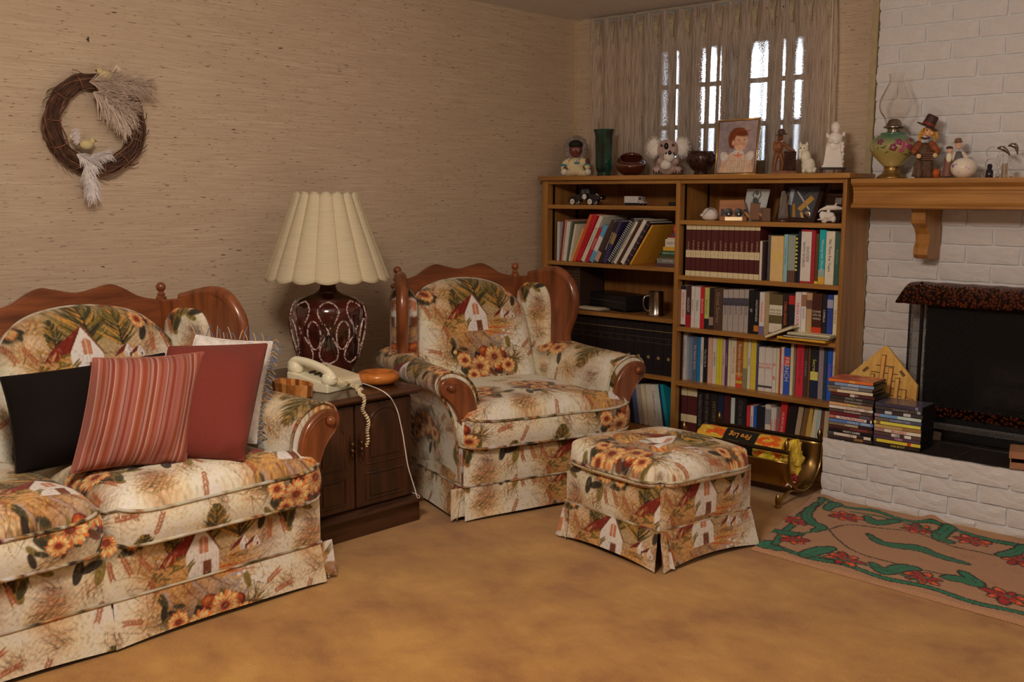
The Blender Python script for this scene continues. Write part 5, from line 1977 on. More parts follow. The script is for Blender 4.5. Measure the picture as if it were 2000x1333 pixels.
C4 = (1050, 330, 5.797)
L2 = 'upper corner-side shelf'
lean_row([(215, 243, 1035, 224, 600, (150, 136, 126), 'grey-white magazine'),
          (245, 262, 1037, 292, 570, (96, 34, 30), 'thin dark red folder'),
          (264, 280, 1039, 314, 580, (150, 104, 80), 'thin red and cream booklet'),
          (282, 322, 1040, 334, 605, (168, 150, 134), 'white folder'),
          (324, 346, 1042, 384, 600, (70, 70, 50), 'dark green edged folder'),
          (348, 370, 1043, 420, 630, (180, 152, 122), 'short cream booklet'),
          (372, 392, 1045, 512, 680, (180, 120, 62), 'tan booklet with an orange edge'),
          (394, 430, 1050, 590, 530, (164, 62, 34), 'orange-red hardback'),
          (432, 486, 1055, 634, 536, (146, 20, 26), 'tall scarlet hardback', dict(title='Family Health Guide', tcol=(110, 20, 22), up=True)),
          (488, 534, 1065, 704, 550, (172, 146, 122), 'white hardback', dict(title='COUNTRY CLUB', tcol=(90, 80, 70), up=True)),
          (536, 580, 1070, 694, 690, (140, 26, 32), 'short red book in white lettering', dict(title='COOKING', tcol=(200, 170, 150), up=True)),
          (582, 634, 1075, 752, 660, (74, 112, 160), 'light blue book', dict(bands=((.3, .7, (170, 150, 150)),))),
          (636, 690, 1080, 836, 606, (54, 34, 28), 'dark collage book', dict(bands=((.02, .25, (150, 110, 90)),))),
          (692, 730, 1085, 884, 612, (34, 26, 24), 'black book in pale lettering', dict(title='NASHVILLE SOUND', tcol=(180, 160, 130), up=True)),
          (732, 778, 1090, 918, 600, (46, 36, 56), 'purple-backed picture book', dict(bands=((.45, .7, (120, 90, 50)),))),
          (780, 826, 1095, 1066, 578, (24, 22, 24), 'black spiral bound book', dict(bands=tuple((k / 24, (k + .35) / 24, (150, 140, 130)) for k in range(1, 23)))),
          (828, 856, 1097, 1102, 590, (92, 84, 76), 'slim grey book'),
          (858, 894, 1098, 1116, 616, (176, 146, 118), 'cream book in dark lettering', dict(title='COUNTRY KITCHENS', tcol=(50, 36, 30), up=True)),
          (896, 934, 1098, 1146, 610, (54, 30, 28), 'dark maroon book'),
          (936, 984, 1098, 1200, 600, (178, 150, 124), 'tall off-white hardback'),
          (986, 1036, 1100, 1242, 618, (34, 26, 30), 'black dotted book', dict(bands=tuple((k / 14, (k + .2) / 14, (120, 60, 60)) for k in range(1, 14, 2)))),
          (1038, 1062, 1100, 1290, 648, (172, 112, 34), 'golden yellow book')],
         C4, 4.305, .894, .21, L2, 'leaning books on the upper book shelf of the bay by the corner')

# books lying flat at the right end of that shelf, bottom to top
flat_ = [(1000, .016, (64, 40, 40), 'dark magazine'), (1004, .026, (92, 82, 70), 'grey hardback'), (1110, .014, (60, 50, 30), 'checked spiral booklet'), (1082, .024, (26, 60, 34), 'dark green hardback'), (1160, .019, (176, 118, 34), 'golden book'),
         (1200, .038, (178, 150, 120), 'thick cream book'), (1216, .008, (170, 144, 116), 'thin cream booklet'), (1240, .010, (120, 26, 40), 'thin crimson booklet'), (1250, .012, (62, 50, 66), 'purple-grey booklet'), (1330, .038, (160, 24, 36), 'bright red book'), (1372, .024, (164, 142, 120), 'white book')]
z = .894
for i, (lx, th_, col, desc) in enumerate(flat_):
    x0 = max(P(C4[0] + lx / C4[2], 330 + 900 / C4[2], 1, 4.33)[0], -3.07 + .012 * i)
    x1 = -2.928
    t = thing('book', desc + ' lying ' + ORD[i + 1] + ' from bottom of the flat pile by the divider', 'book', ((x0 + x1) / 2, 4.33, z + .0003), 0, 'flat pile of books beside the divider')
    w = x1 - x0
    c = min(.0026, th_ * .2)
    mb = MB().box((-w / 2, 0, 0), (w / 2, .003, th_ - .0006)).box((-w / 2, .003, 0), (w / 2, .25, c)).box((-w / 2, .003, th_ - .0006 - c), (w / 2, .25, th_ - .0006))
    mb.build('cover', bcol(col), t)
    MB().box((-w / 2 + .003, .003, c), (w / 2 - .003, .246, th_ - .0006 - c)).build('pages', M_PAGES, t)
    if th_ > .02:
        letter('spine_lettering', ('GARDEN WAYS', 'OLD TIMES', 'SUMMER', 'HEALING WISDOM', 'THE HOUSE')[i % 5], th_ * .5, bcol((90, 70, 60) if sum(col) > 300 else (190, 170, 150)), t, (0, -.001, th_ / 2), ROT_FL, w * .8)
    z += th_

# dark encyclopedias on the two lower shelves by the corner
GOLD = (110, 84, 46)
x = P(1112, 680, 1, 4.31)[0]
xe = -2.930
nvol = 11
for i in range(nvol):
    w = (xe - x) / nvol
    t = book('black leather encyclopedia with a gold emblem, ' + ORD[nvol - i] + ' from the divider behind the armchair', x + i * w + .0006, x + (i + 1) * w - .0006, 4.312, .21, .349, .255, (22, 16, 16), group='black encyclopedias behind the armchair', bands=((.86, .87, GOLD), (.72, .73, (60, 46, 30)), (.62, .63, (60, 46, 30))))
    MB().lathe([(.009, 0), (.009, .0012), (.006, .0016), (.0, .0016)], n=14, T=TM((0, -.0002, .085), (PI / 2, 0, 0))).build('gold_emblem', bcol(GOLD), t)
    letter('spine_lettering', 'A B C D E F G H I J K'.split()[i], .012, bcol((90, 70, 44)), t, (0, -.0012, .17), ROT_FL)
for i, (a, b, c) in enumerate(((1091, 1101.5, (40, 22, 16)), (1101.5, 1116, (36, 20, 15)), (1116, 1133, (42, 24, 17)))):
    xa, xb_ = P(a, 560, 1, 4.36)[0], P(b, 560, 1, 4.36)[0]
    book('dark brown ribbed book, ' + ORD[i + 1] + ' from the left beside the black player', xa + .0006, xb_ - .0006, 4.36, .2, .640, .225, c, group='brown ribbed books beside the black player', bands=tuple((k / 14, (k + .25) / 14, (66, 42, 26)) for k in range(2, 13)))

# books leaning to the left on the bottom shelf by the corner
C8 = (1280, 700, 8.329)
ll = [(-395, -330, -470, (26, 22, 26), 'black book'), (-330, -250, -400, (60, 64, 84), 'dull blue book'), (-250, -170, -330, (130, 112, 96), 'grey-tan book'), (-170, -105, -250, (170, 140, 110), 'cream book'), (-105, -20, -165, (176, 150, 120), 'white book'), (-20, 66, -90, (186, 160, 130), 'ivory lettered book'), (66, 130, -12, (150, 146, 150), 'pale blue-grey book'), (130, 168, 40, (30, 34, 60), 'navy book'), (168, 232, 62, (20, 104, 108), 'teal book')]
for i, (xb0, xb1, xt, col, desc) in enumerate(ll):
    yf = 4.345
    A = P(1280 + xb0 / 8.329, 838, 1, yf)
    B = P(1280 + xb1 / 8.329, 838, 1, yf)
    zb = A[2]
    T = P(1280 + xt / 8.329, 752, 1, yf)
    ang = math.atan2(T[0] - A[0], T[2] - zb)
    # carry the line down to the shelf
    sh_ = (zb - .070) * math.tan(-ang)
    h = (T[2] - .070) / math.cos(ang)
    w = (B[0] - A[0]) * math.cos(ang)
    x1 = min(B[0] + sh_, -2.927)
    book(desc + ', ' + ORD[i + 1] + ' from the left of those leaning by the divider at the bottom', x1 - w + .0004, x1 - .0004, yf, .2, .070, h, col, lean=ang, group='books leaning by the divider at the bottom', **({'title': 'Collected Letters', 'tcol': (80, 70, 60)} if i == 5 else {}))

# papers and books lying in front on the third shelf
def slab(name, label, cat, c, size, rot, col, pages=True, group=None):
    t = thing(name, label, cat, c, 0, group)
    t.rotation_euler = rot
    a, b, h = size
    if name == 'book':
        e = .0022
        MB().box((-a / 2, -b / 2, 0), (a / 2, b / 2, e)).box((-a / 2, -b / 2, h - e), (a / 2, b / 2, h)).box((-a / 2, -b / 2, 0), (-a / 2 + e, b / 2, h)).build('cover', bcol(col), t)
        MB().box((-a / 2 + e, -b / 2 + .003, e), (a / 2 - .003, b / 2 - .003, h - e)).build('pages', M_PAGES, t)
    else:
        MB().box((-a / 2, -b / 2, 0), (a / 2, b / 2, h)).build('sheets', bcol(col), t)
    return t


slab('envelope', 'amber padded envelope lying at the front of the third shelf', 'envelope', (-2.215, 4.30, .608), (.24, .10, .010), (0, 0, -.05), (190, 116, 34))
slab('book', 'black book lying on the amber envelope', 'book', (-2.195, 4.305, .6185), (.22, .11, .010), (0, 0, .02), (30, 26, 26))
slab('magazine', 'grey magazine lying on the flat black book', 'magazine', (-2.180, 4.305, .629), (.21, .11, .006), (0, 0, -.03), (120, 104, 78))
slab('paper_pile', 'cream papers topping the flat pile on the third shelf', 'papers', (-2.185, 4.305, .6355), (.20, .105, .005), (0, 0, .04), (186, 156, 110))
slab('book', 'brown book tipped up against the papers on the third shelf', 'book', (-2.325, 4.295, .630), (.145, .10, .016), (0, -.40, .03), (104, 72, 40))
slab('paper_pile', 'thin white papers lying over the tops of the fourth shelf books', 'papers', (-2.725, 4.43, .5785), (.22, .16, .004), (0, 0, .02), (170, 156, 126))

# ---------------------------------------------------------------- ornaments
def fuse(o, vs=.003, it=4):
    """Melt the overlapping forms of a modelled figure into one skin."""
    r = o.modifiers.new('skin', 'REMESH')
    r.mode = 'VOXEL'
    r.voxel_size = vs
    r.use_smooth_shade = True
    s = o.modifiers.new('soft', 'SMOOTH')
    s.iterations = it
    s.factor = .5
    return o


class At:
    """An ornament's own frame, facing the room's middle; q() measures in photograph pixels at its distance."""

    def __init__(self, name, label, cat, px, py, y, z, turn=True, group=None):
        w = P(px, py, 1, y)
        self.m = float((w - CAM) @ FWD) / FPX
        self.a = math.atan2(-w[0], w[1]) if turn else 0.0
        self.px, self.py = px, py
        self.t = thing(name, label, cat, (w[0], y, z), self.a, group)

    def q(self, px, py, d=0.0):
        return ((px - self.px) * self.m, -d * self.m, (self.py - py) * self.m)

    def s(self, *r):
        return tuple(v * self.m for v in r) if len(r) > 1 else r[0] * self.m


def balls(at, lst):
    mb = MB()
    for px, py, d, rx, ry, rz_ in lst:
        mb.ball(at.q(px, py, d), at.s(rx, ry, rz_), nu=14, nv=9)
    return mb


def limb(mb, at, pts, r):
    mb.tube([at.q(*p) for p in pts], [v * at.m for v in r], 9)
    for p, v in ((pts[0], r[0]), (pts[-1], r[-1])):
        mb.ball(at.q(*p), v * at.m, nu=10, nv=6)
    return mb


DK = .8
ZT = 1.344
# doll in a fur hood
A = At('doll', 'seated doll in a cream parka with grey fur hood, leftmost on the bookcase top', 'doll', 1124, 341, 4.40, ZT)
b = balls(A, [(1124, 318, 0, 15, 11, 15), (1124, 328, 0, 17, 13, 12)])
limb(b, A, [(1113, 309, 0), (1103, 318, 4), (1101, 325, 8)], [7, 7, 6])
limb(b, A, [(1135, 309, 0), (1146, 316, 4), (1147, 322, 8)], [7, 7, 6])
limb(b, A, [(1116, 334, 4), (1107, 335, 14)], [7, 6])
limb(b, A, [(1133, 334, 4), (1144, 335, 14)], [7, 6])
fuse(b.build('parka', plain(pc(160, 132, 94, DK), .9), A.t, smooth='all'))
b = balls(A, [(1102, 333, 18, 7, 9, 7), (1148, 333, 18, 7, 9, 7)])
fuse(b.build('boots', plain(pc(188, 160, 118, DK), .8), A.t, smooth='all'))
b = balls(A, [(1124, 290, 5, 13, 11, 15), (1119, 293, 15, 4, 3, 4), (1129, 293, 15, 4, 3, 4), (1124, 295, 17, 2.6, 3, 3)])
fuse(b.build('head', plain(pc(78, 36, 26, DK), .5), A.t, smooth='all'), .002)
balls(A, [(1124, 280, 6, 14, 11, 9)]).build('fringe_hair', plain(pc(16, 11, 10), .7), A.t, smooth='all')
ey = MB()
for x in (1119.5, 1128.5):
    ey.ball(A.q(x, 290, 16.2), A.s(1.8, 1, 1.4), nu=8, nv=6)
ey.build('eyes', plain(pc(170, 150, 130), .3), A.t)
balls(A, [(1124, 299, 16, 3.4, 1, 1.2)]).build('mouth', plain(pc(120, 30, 26), .4), A.t)
hood = MB()
rs = random.Random(2)
for k in range(260):
    an = rs.uniform(0, 2 * PI)
    p = np.array(A.q(1124 + 16 * math.cos(an), 289 - 20 * math.sin(an), rs.uniform(-4, 9)))
    o_ = np.array([math.cos(an) * 8 * A.m, rs.uniform(-4, 4) * A.m, math.sin(an) * 8 * A.m])
    o_ += np.array([rs.uniform(-2, 2) * A.m for _ in range(3)])
    hood.tube([p, p + o_ * .6, p + o_], [.0016, .0014, .0004], 4, cap=False)
hood.tube([A.q(1124 + 17 * math.cos(t), 289 - 21 * math.sin(t), 0) for t in np.linspace(0, 2 * PI, 28)[:-1]], 6 * A.m, 8, closed=True)
o = hood.build('fur_hood', plain(pc(104, 82, 70, DK), .95), A.t)
o['kind'] = 'stuff'
c = MB()
for x, y in ((1101.5, 320), (1146.5, 318)):
    c.ball(A.q(x, y, 7), A.s(6.6, 6.6, 4), nu=10, nv=6)
c.ball(A.q(1126, 315, 11), A.s(6, 2, 2.4), nu=10, nv=6)
c.build('teal_trim', plain(pc(54, 84, 82, DK), .8), A.t)
h_ = balls(A, [(1103, 326, 10, 5, 5, 5), (1147, 312, 10, 4.5, 4, 6)])
h_.build('hands', plain(pc(70, 32, 24, DK), .5), A.t, smooth='all')

# green vase
A = At('vase', 'tall faceted dark green glazed vase between the doll and brown bowl', 'vase', 1180, 340, 4.40, ZT)
GREENG, nt_, b_ = nodes('dark_green_glaze')
n_ = tex(nt_, 'ShaderNodeTexNoise', 26, coords(nt_, (1, 1, .3)), Detail=4.0)
r_ = ramp(nt_, [(.42, pc(4, 18, 13)), (.62, pc(10, 46, 33)), (.76, pc(50, 92, 78))])
nt_.links.new(n_.outputs['Fac'], r_.inputs['Fac'])
nt_.links.new(r_.outputs['Color'], b_.inputs['Base Color'])
b_.inputs['Roughness'].default_value = .08
b_.inputs['Coat Weight'].default_value = .7
bump(nt_, b_, n_.outputs['Fac'], .4, .004)
vp = [(15, 0), (16, 3), (14, 7), (17, 12), (18.5, 20), (18.5, 40), (19.5, 75), (21, 84), (23, 88), (23, 90), (20, 90), (18, 84), (17, 40), (16, 20)]
MB().lathe([A.s(r, z) for r, z in vp], n=6, T=TM((0, 0, 0), (0, 0, .3))).build('body', GREENG, A.t, bevel=.004, smooth=True)

# brown glazed bowl with a tilted mouth
A = At('bowl', 'round maroon glazed bowl with slanted mouth beside the green vase', 'bowl', 1232, 341, 4.40, ZT)
BROWNG = plain(pc(56, 18, 10), .1, var=.4, vscale=18, Coat_Weight=.7)
G = []
for i, f in enumerate(np.linspace(0, 1, 16)):
    th_ = .25 * PI * 0 + PI * (.06 + .66 * f)
    row_ = []
    for j in range(36):
        a = 2 * PI * j / 36
        r = 29.5 * math.sin(th_)
        z = 21 - 22 * math.cos(th_)
        zz = z - max(0, (f - .55)) * 14 * (-math.sin(a) * -1) * (-1) * (1)
        row_.append((r * math.cos(a) * A.m, r * math.sin(a) * A.m, max(0, (z + max(0, f - .5) * 22 * math.sin(a))) * A.m))
    G.append(row_)
inner = []
for f in np.linspace(1, .05, 10):
    th_ = PI * (.06 + .66 * f)
    inner.append([(26.5 * math.sin(th_) * math.cos(2 * PI * j / 36) * A.m, 26.5 * math.sin(th_) * math.sin(2 * PI * j / 36) * A.m, (23 - 19 * math.cos(th_) + max(0, f - .5) * 22 * math.sin(2 * PI * j / 36)) * A.m) for j in range(36)])
MB().grid(G + inner, wrap=True).build('body', BROWNG, A.t, smooth='all')
rim = [np.array(p) * 1.01 for p in G[11]]
MB().tube(rim, .0015, 6, closed=True).build('cream_drip', plain(pc(130, 84, 60), .2, var=.5, vscale=120), A.t, smooth='all')

# koalas
A = At('plush_koala', 'fluffy grey toy koala holding a baby, in the middle of bookcase top', 'plush toy', 1302, 338, 4.42, ZT)
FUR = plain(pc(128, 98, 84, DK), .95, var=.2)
FURL = plain(pc(176, 150, 124, DK), .95, var=.15)
b = balls(A, [(1302, 318, 0, 22, 16, 20), (1303, 287, 2, 22, 17, 19), (1283, 328, 10, 9, 12, 8), (1324, 328, 10, 9, 12, 8), (1290, 311, 12, 8, 9, 8), (1318, 311, 12, 8, 9, 8)])
fuse(b.build('body', FUR, A.t, smooth='all'))
b = balls(A, [(1306, 303, 20, 11, 9, 10), (1300, 318, 16, 11, 9, 10)])
bab = fuse(b.build('baby', FURL, A.t, smooth='all'))
rs = random.Random(6)
for ex, eyy in ((1277, 284), (1330, 284)):
    mb = MB().ball(A.q(ex, eyy, 0), A.s(14, 8, 17), nu=12, nv=8)
    for k in range(160):
        v = np.array([rs.gauss(0, 1), rs.gauss(0, .6), rs.gauss(0, 1.1)])
        v /= np.linalg.norm(v)
        p = np.array(A.q(ex, eyy, 0)) + v * np.array([13, 7, 16]) * A.m
        mb.tube([p, p + v * 7 * A.m], [.0018, .0003], 4, cap=False)
    o = mb.build('fluffy_ear', FURL, A.t, smooth='all')
    o['kind'] = 'stuff'
BLK = plain(pc(16, 12, 12), .3)
nb_ = balls(A, [(1300, 282, 19, 4.5, 4, 6.5)]).build('nose', BLK, A.t, smooth='all')
for x, y, d, r in ((1291, 281, 18, 2.6), (1313, 280, 18, 2.8)):
    balls(A, [(x, y, d, r, r, r)]).build('eye', plain(pc(60, 24, 14), .15), A.t, smooth='all')
balls(A, [(1307, 295, 29, 3.4, 3, 4.2)]).build('baby_nose', BLK, bab, smooth='all')
for x in (1300, 1315):
    balls(A, [(x, 296, 26, 1.8, 1.8, 1.8)]).build('baby_eye', BLK, bab, smooth='all')
cl_ = MB()
for x in (1277, 1282, 1287, 1320, 1325, 1330):
    cl_.tube([A.q(x, 328, 20), A.q(x, 336, 20)], [.003, .0012], 6)
cl_.build('claws', BLK, A.t)

# dark carved bowl
A = At('bowl', 'dark carved bowl with scalloped rim, left of the portrait', 'bowl', 1369, 336, 4.42, ZT)
M_CARVE = plain(pc(40, 18, 12), .25, var=.5, vscale=60)
wob = lambda a, z: 1 + .04 * abs(math.sin(5 * a)) * (z / (46 * A.m))
MB().lathe([A.s(r, z) for r, z in ((12, 0), (14, 3), (11, 7), (19, 12), (25, 22), (27, 32), (25, 41), (22, 46), (20, 44), (23, 32), (18, 16), (.01, 12))], n=50, wob=wob).build('body', M_CARVE, A.t, smooth='all')
for k in range(10):
    a = 2 * PI * k / 10
    MB().tube([tuple(np.array([math.cos(a) * r + .006 * math.sin(a) * s, math.sin(a) * r - .006 * math.cos(a) * s, z * A.m])) for r, z, s in ((.050, 16, 0), (.068, 28, 1), (.064, 38, -1), (.056, 46, 0))], .0035, 6).build('carved_petal', M_CARVE, A.t, smooth='all')

# framed portrait: a flat print of a child
A = At('picture_frame', 'gilt framed portrait photo of a smiling red-haired child in a checked dress', 'picture frame', 1438, 337, 4.36, ZT, turn=False)
PW, PH_ = 112, 146
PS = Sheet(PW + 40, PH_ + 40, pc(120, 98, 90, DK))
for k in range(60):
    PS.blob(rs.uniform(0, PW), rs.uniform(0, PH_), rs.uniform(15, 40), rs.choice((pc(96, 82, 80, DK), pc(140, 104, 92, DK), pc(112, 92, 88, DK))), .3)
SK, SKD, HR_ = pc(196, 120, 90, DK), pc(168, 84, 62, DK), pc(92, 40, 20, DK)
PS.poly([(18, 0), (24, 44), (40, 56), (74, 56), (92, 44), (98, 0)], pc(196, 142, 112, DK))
for k in range(12):
    PS.stroke([(20 + k * 7, 0), (24 + k * 6.3, 52)], 1.6, pc(160, 66, 52, DK), .75, False)
for k in range(9):
    PS.stroke([(18, 4 + k * 6), (98, 4 + k * 6)], 1.4, pc(172, 92, 66, DK), .7, False)
PS.ellipse(20, 46, 11, 14, .3, pc(206, 168, 132, DK))
PS.ellipse(96, 46, 11, 14, -.3, pc(206, 168, 132, DK))
PS.poly([(8, 0), (14, 34), (26, 34), (24, 0)], SK)
PS.poly([(90, 0), (92, 34), (102, 34), (108, 0)], SK)
PS.poly([(50, 48), (54, 66), (68, 66), (72, 48), (61, 42)], SKD)
PS.poly([(44, 56), (56, 50), (61, 58), (66, 50), (78, 56), (70, 62), (50, 62)], pc(210, 176, 140, DK))
PS.ellipse(58, 98, 27, 29, 0, HR_, 1, 3)
PS.ellipse(40, 92, 11, 25, .1, HR_, 1, 3)
PS.ellipse(66, 86, 20, 26, -.12, SK, 1, 3)
PS.ellipse(44, 84, 4, 7, 0, SK, 1, 2)
PS.blob(54, 88, 18, SKD, .35)
PS.ellipse(52, 78, 7, 6, 0, SKD, .4, 6)
PS.ellipse(76, 78, 6, 6, 0, SKD, .4, 6)
PS.ellipse(62, 112, 24, 10, -.25, HR_, 1, 4)
for k in range(16):
    PS.stroke(curve(38 + k * 3, 122 - abs(k - 7) * .8, -1.5 + .09 * k, 17, .5, 3), 3.0, (HR_, pc(116, 56, 28, DK))[k % 2], .6)
for x in (60, 77):
    PS.ellipse(x, 91, 2.8, 1.4, 0, pc(90, 60, 56, DK), .9, 1.5)
    PS.stroke([(x - 4, 96), (x, 97.5), (x + 4, 96)], 1.4, HR_, .4, False)
PS.ellipse(71, 80, 3, 2, 0, SKD, .6, 3)
PS.stroke([(61, 71), (67, 68.5), (74, 71.5)], 2.4, pc(150, 60, 50, DK), .9)
PS.stroke([(63, 71), (68, 69.6), (72, 71.2)], 1.2, pc(206, 180, 160, DK), .8, False)
TL, TR_, BR, BL = [P(x, y, 1, yy) for x, y, yy in ((1405, 237, 4.44), (1485, 231, 4.44), (1474, 336, 4.36), (1397, 338, 4.36))]
BL[2] = BR[2] = ZT + .002
lo = np.array(A.t.location)
S_, T_ = np.meshgrid(np.linspace(.03, .97, PW), np.linspace(.025, .975, PH_))
Gp = ((1 - S_) * (1 - T_))[..., None] * BL + (S_ * (1 - T_))[..., None] * BR + (S_ * T_)[..., None] * TR_ + ((1 - S_) * T_)[..., None] * TL - lo
ii, jj = (np.clip((S_ - .03) / .94 * (PW - 1), 0, PW - 1)).astype(int), (np.clip((T_ - .025) / .95 * (PH_ - 1), 0, PH_ - 1)).astype(int)
cl = Cloth()
cl.sheet(Gp, PS.a[jj, ii])
nrm = np.cross(BR - BL, TL - BL)
nrm /= np.linalg.norm(nrm)
M_PHOTO = cloth_mat('photo_print', .35, 0, 40, 0)
cl.build('portrait_print', A.t, M_PHOTO, loc=tuple(nrm * .002))
fr = MB()
c4 = [BL - lo, BR - lo, TR_ - lo, TL - lo]
for i in range(4):
    fr.tube([c4[i], c4[(i + 1) % 4]], .0048, 8)
    fr.ball(c4[i], .0048, nu=8, nv=6)
fr.build('frame', plain(pc(150, 104, 54, DK), .35, .7), A.t, smooth='all')
bkp = MB()
V = [tuple(p - nrm * .002) for p in c4] + [tuple(p - nrm * .006) for p in c4]
bkp.add(V, [(0, 1, 2, 3), (7, 6, 5, 4), (0, 4, 5, 1), (1, 5, 6, 2), (2, 6, 7, 3), (3, 7, 4, 0)]).build('backing', plain(pc(60, 44, 34), .8), A.t)
st_ = np.array((c4[0] + c4[1]) / 2 * .5 + (c4[2] + c4[3]) / 2 * .5)
MB().box((-.02, 0, 0), (.02, .004, .15), T=TM((st_[0], st_[1] + .012, 0.002), (-.30, 0, 0))).build('strut', plain(pc(60, 44, 34), .8), A.t)

# thin dark cord behind
cc = [P(x, y, 1, 4.48) for x, y in ((1478, 333), (1490, 327), (1505, 329), (1515, 332))]
tag(MB().tube(smooth_poly([(p[0], p[1], ZT + .003 + .004 * k % .008) for k, p in enumerate(cc)], 5, closed=False), .0022, 6).build('cord', plain(pc(30, 26, 24), .5), smooth='all'), 'thin dark cord lying behind the portrait and wooden fisherman', 'cord')

# carved fisherman
A = At('wooden_figurine', 'carved wooden fisherman in a hat holding a net', 'figurine', 1530, 336, 4.40, ZT)
M_CW = wood('carved_wood', pc(76, 38, 17), pc(114, 60, 28), (1, 1, .4), 50, .4)
b = balls(A, [(1522, 266, 2, 5.5, 5.5, 7), (1520, 283, 0, 9, 6, 11), (1519, 296, 0, 8, 6, 8), (1522, 267, 7, 1.6, 2, 1.8)])
limb(b, A, [(1520, 274, 0), (1521, 262, 1)], [3.5, 3.5])
limb(b, A, [(1516, 298, 0), (1513, 314, 2), (1513, 332, 2)], [5, 4, 3.4])
limb(b, A, [(1523, 298, 0), (1528, 315, 4), (1526, 332, 2)], [5, 4, 3.4])
limb(b, A, [(1512, 276, 0), (1511, 288, 3), (1521, 292, 8)], [3.6, 3.2, 2.6])
limb(b, A, [(1528, 276, 0), (1538, 286, 4), (1548, 291, 6)], [3.6, 3.2, 2.6])
fuse(b.build('figure', M_CW, A.t, smooth='all'), .0018, 2)
hb_ = MB().lathe([A.s(r, z) for r, z in ((12.5, 0), (12, 1.5), (7, 3), (6.5, 9), (4, 12), (.01, 12.5))], n=20, T=TM(A.q(1524, 261, 2), (.05, -.12, 0)))
hb_.build('hat', plain(pc(58, 36, 26), .5), A.t, smooth=True)
nt2 = MB()
for k in range(7):
    nt2.tube([A.q(1530 + k * 3.3, 292, 5 + 2 * math.sin(k)), A.q(1532 + k * 3.1, 312, 8 - k * .5), A.q(1534 + k * 2.8, 330, 5)], .0014, 4)
for k in range(8):
    nt2.tube([A.q(1530, 294 + k * 5, 6), A.q(1541, 296 + k * 5, 9), A.q(1553, 294 + k * 5, 5)], .0013, 4)
o = nt2.build('net', plain(pc(70, 38, 24), .7), A.t)
o['kind'] = 'stuff'
nf = MB().grid([[A.q(1530 + i * 4.6, 292 + j * 8, 3 + 2.5 * math.sin(i * 1.3 + j)) for i in range(6)] for j in range(6)])
nf.build('net_bundle', plain(pc(54, 28, 18), .7), A.t, smooth='all')
MB().prism([A.s(x, z) for x, z in ((-24, 0), (25, 0), (26, 5), (14, 7), (-12, 7), (-22, 5))], -8 * A.m, 9 * A.m, axis=1).build('base', M_CW, A.t, bevel=.003)

# cream cat
A = At('cat_figurine', 'small cream ceramic cat sitting beside the wooden fisherman', 'figurine', 1577, 336, 4.39, ZT)
b = balls(A, [(1578, 320, 0, 13.5, 12, 16), (1573, 305, 2, 9.5, 9, 15), (1568, 288, 3, 9.5, 9, 9.5), (1563, 291, 9, 4.5, 4, 4), (1570, 330, 9, 4.5, 6, 6), (1582, 331, 6, 6, 7, 5), (1562, 300, 9, 2.8, 3, 9)])
b.lathe([A.s(r, z) for r, z in ((3.6, 0), (.2, 8))], n=8, T=TM(A.q(1562, 281, 3))).lathe([A.s(r, z) for r, z in ((3.6, 0), (.2, 8))], n=8, T=TM(A.q(1574, 281, 3)))
limb(b, A, [(1586, 330, -4), (1592, 326, 2), (1590, 332, 8)], [3, 2.8, 2.2])
fuse(b.build('body', plain(pc(178, 152, 118, DK), .25, var=.08), A.t, smooth='all'), .0022, 3)
for x in (1563, 1569):
    balls(A, [(x, 287, 11.6, 1.3, 1, 1.2)]).build('eye', BLK, A.t)

# white figurine on a dark stand
A = At('white_figurine', 'white porcelain seated lady figurine on a black wooden stand', 'figurine', 1626, 336, 4.40, ZT)
M_PORC = plain(pc(204, 176, 144, DK), .3, var=.05)
b = balls(A, [(1628, 247, 0, 9, 8, 11), (1629, 253, 3, 6.5, 6, 8), (1628, 269, 0, 14, 9, 13), (1627, 283, 0, 16, 10, 14), (1620, 274, 8, 6, 6, 4), (1630, 276, 8, 6, 5, 4)])
b.prism([A.s(x, z) for x, z in ((-19, 12), (18, 12), (16, 30), (12, 52), (-14, 52), (-16, 34))], -8 * A.m, 9 * A.m, axis=1)
b.prism([A.s(x, z) for x, z in ((-21, 11), (19, 11), (19, 16), (-20, 16))], -9 * A.m, 11 * A.m, axis=1)
for k in range(7):
    b.ball(A.q(1643 + (k % 2), 320 - k * 7, 3), A.s(3, 4, 3.4), nu=8, nv=6)
b.ball(A.q(1613, 262, 0), A.s(3, 3, 5), nu=8, nv=6).ball(A.q(1644, 260, 0), A.s(3, 3, 5), nu=8, nv=6)
fuse(b.build('figure', M_PORC, A.t, smooth='all'), .002, 2)
M_EBON = plain(pc(26, 14, 12), .25)
sb_ = MB().box((-25 * A.m, -12 * A.m, 8 * A.m), (25 * A.m, 12 * A.m, 12 * A.m))
for x in (-23, 18):
    for y in (-11, 7):
        sb_.box((x * A.m, y * A.m, 0), ((x + 5) * A.m, (y + 4) * A.m, 8 * A.m))
sb_.build('stand', M_EBON, A.t, bevel=.0015)

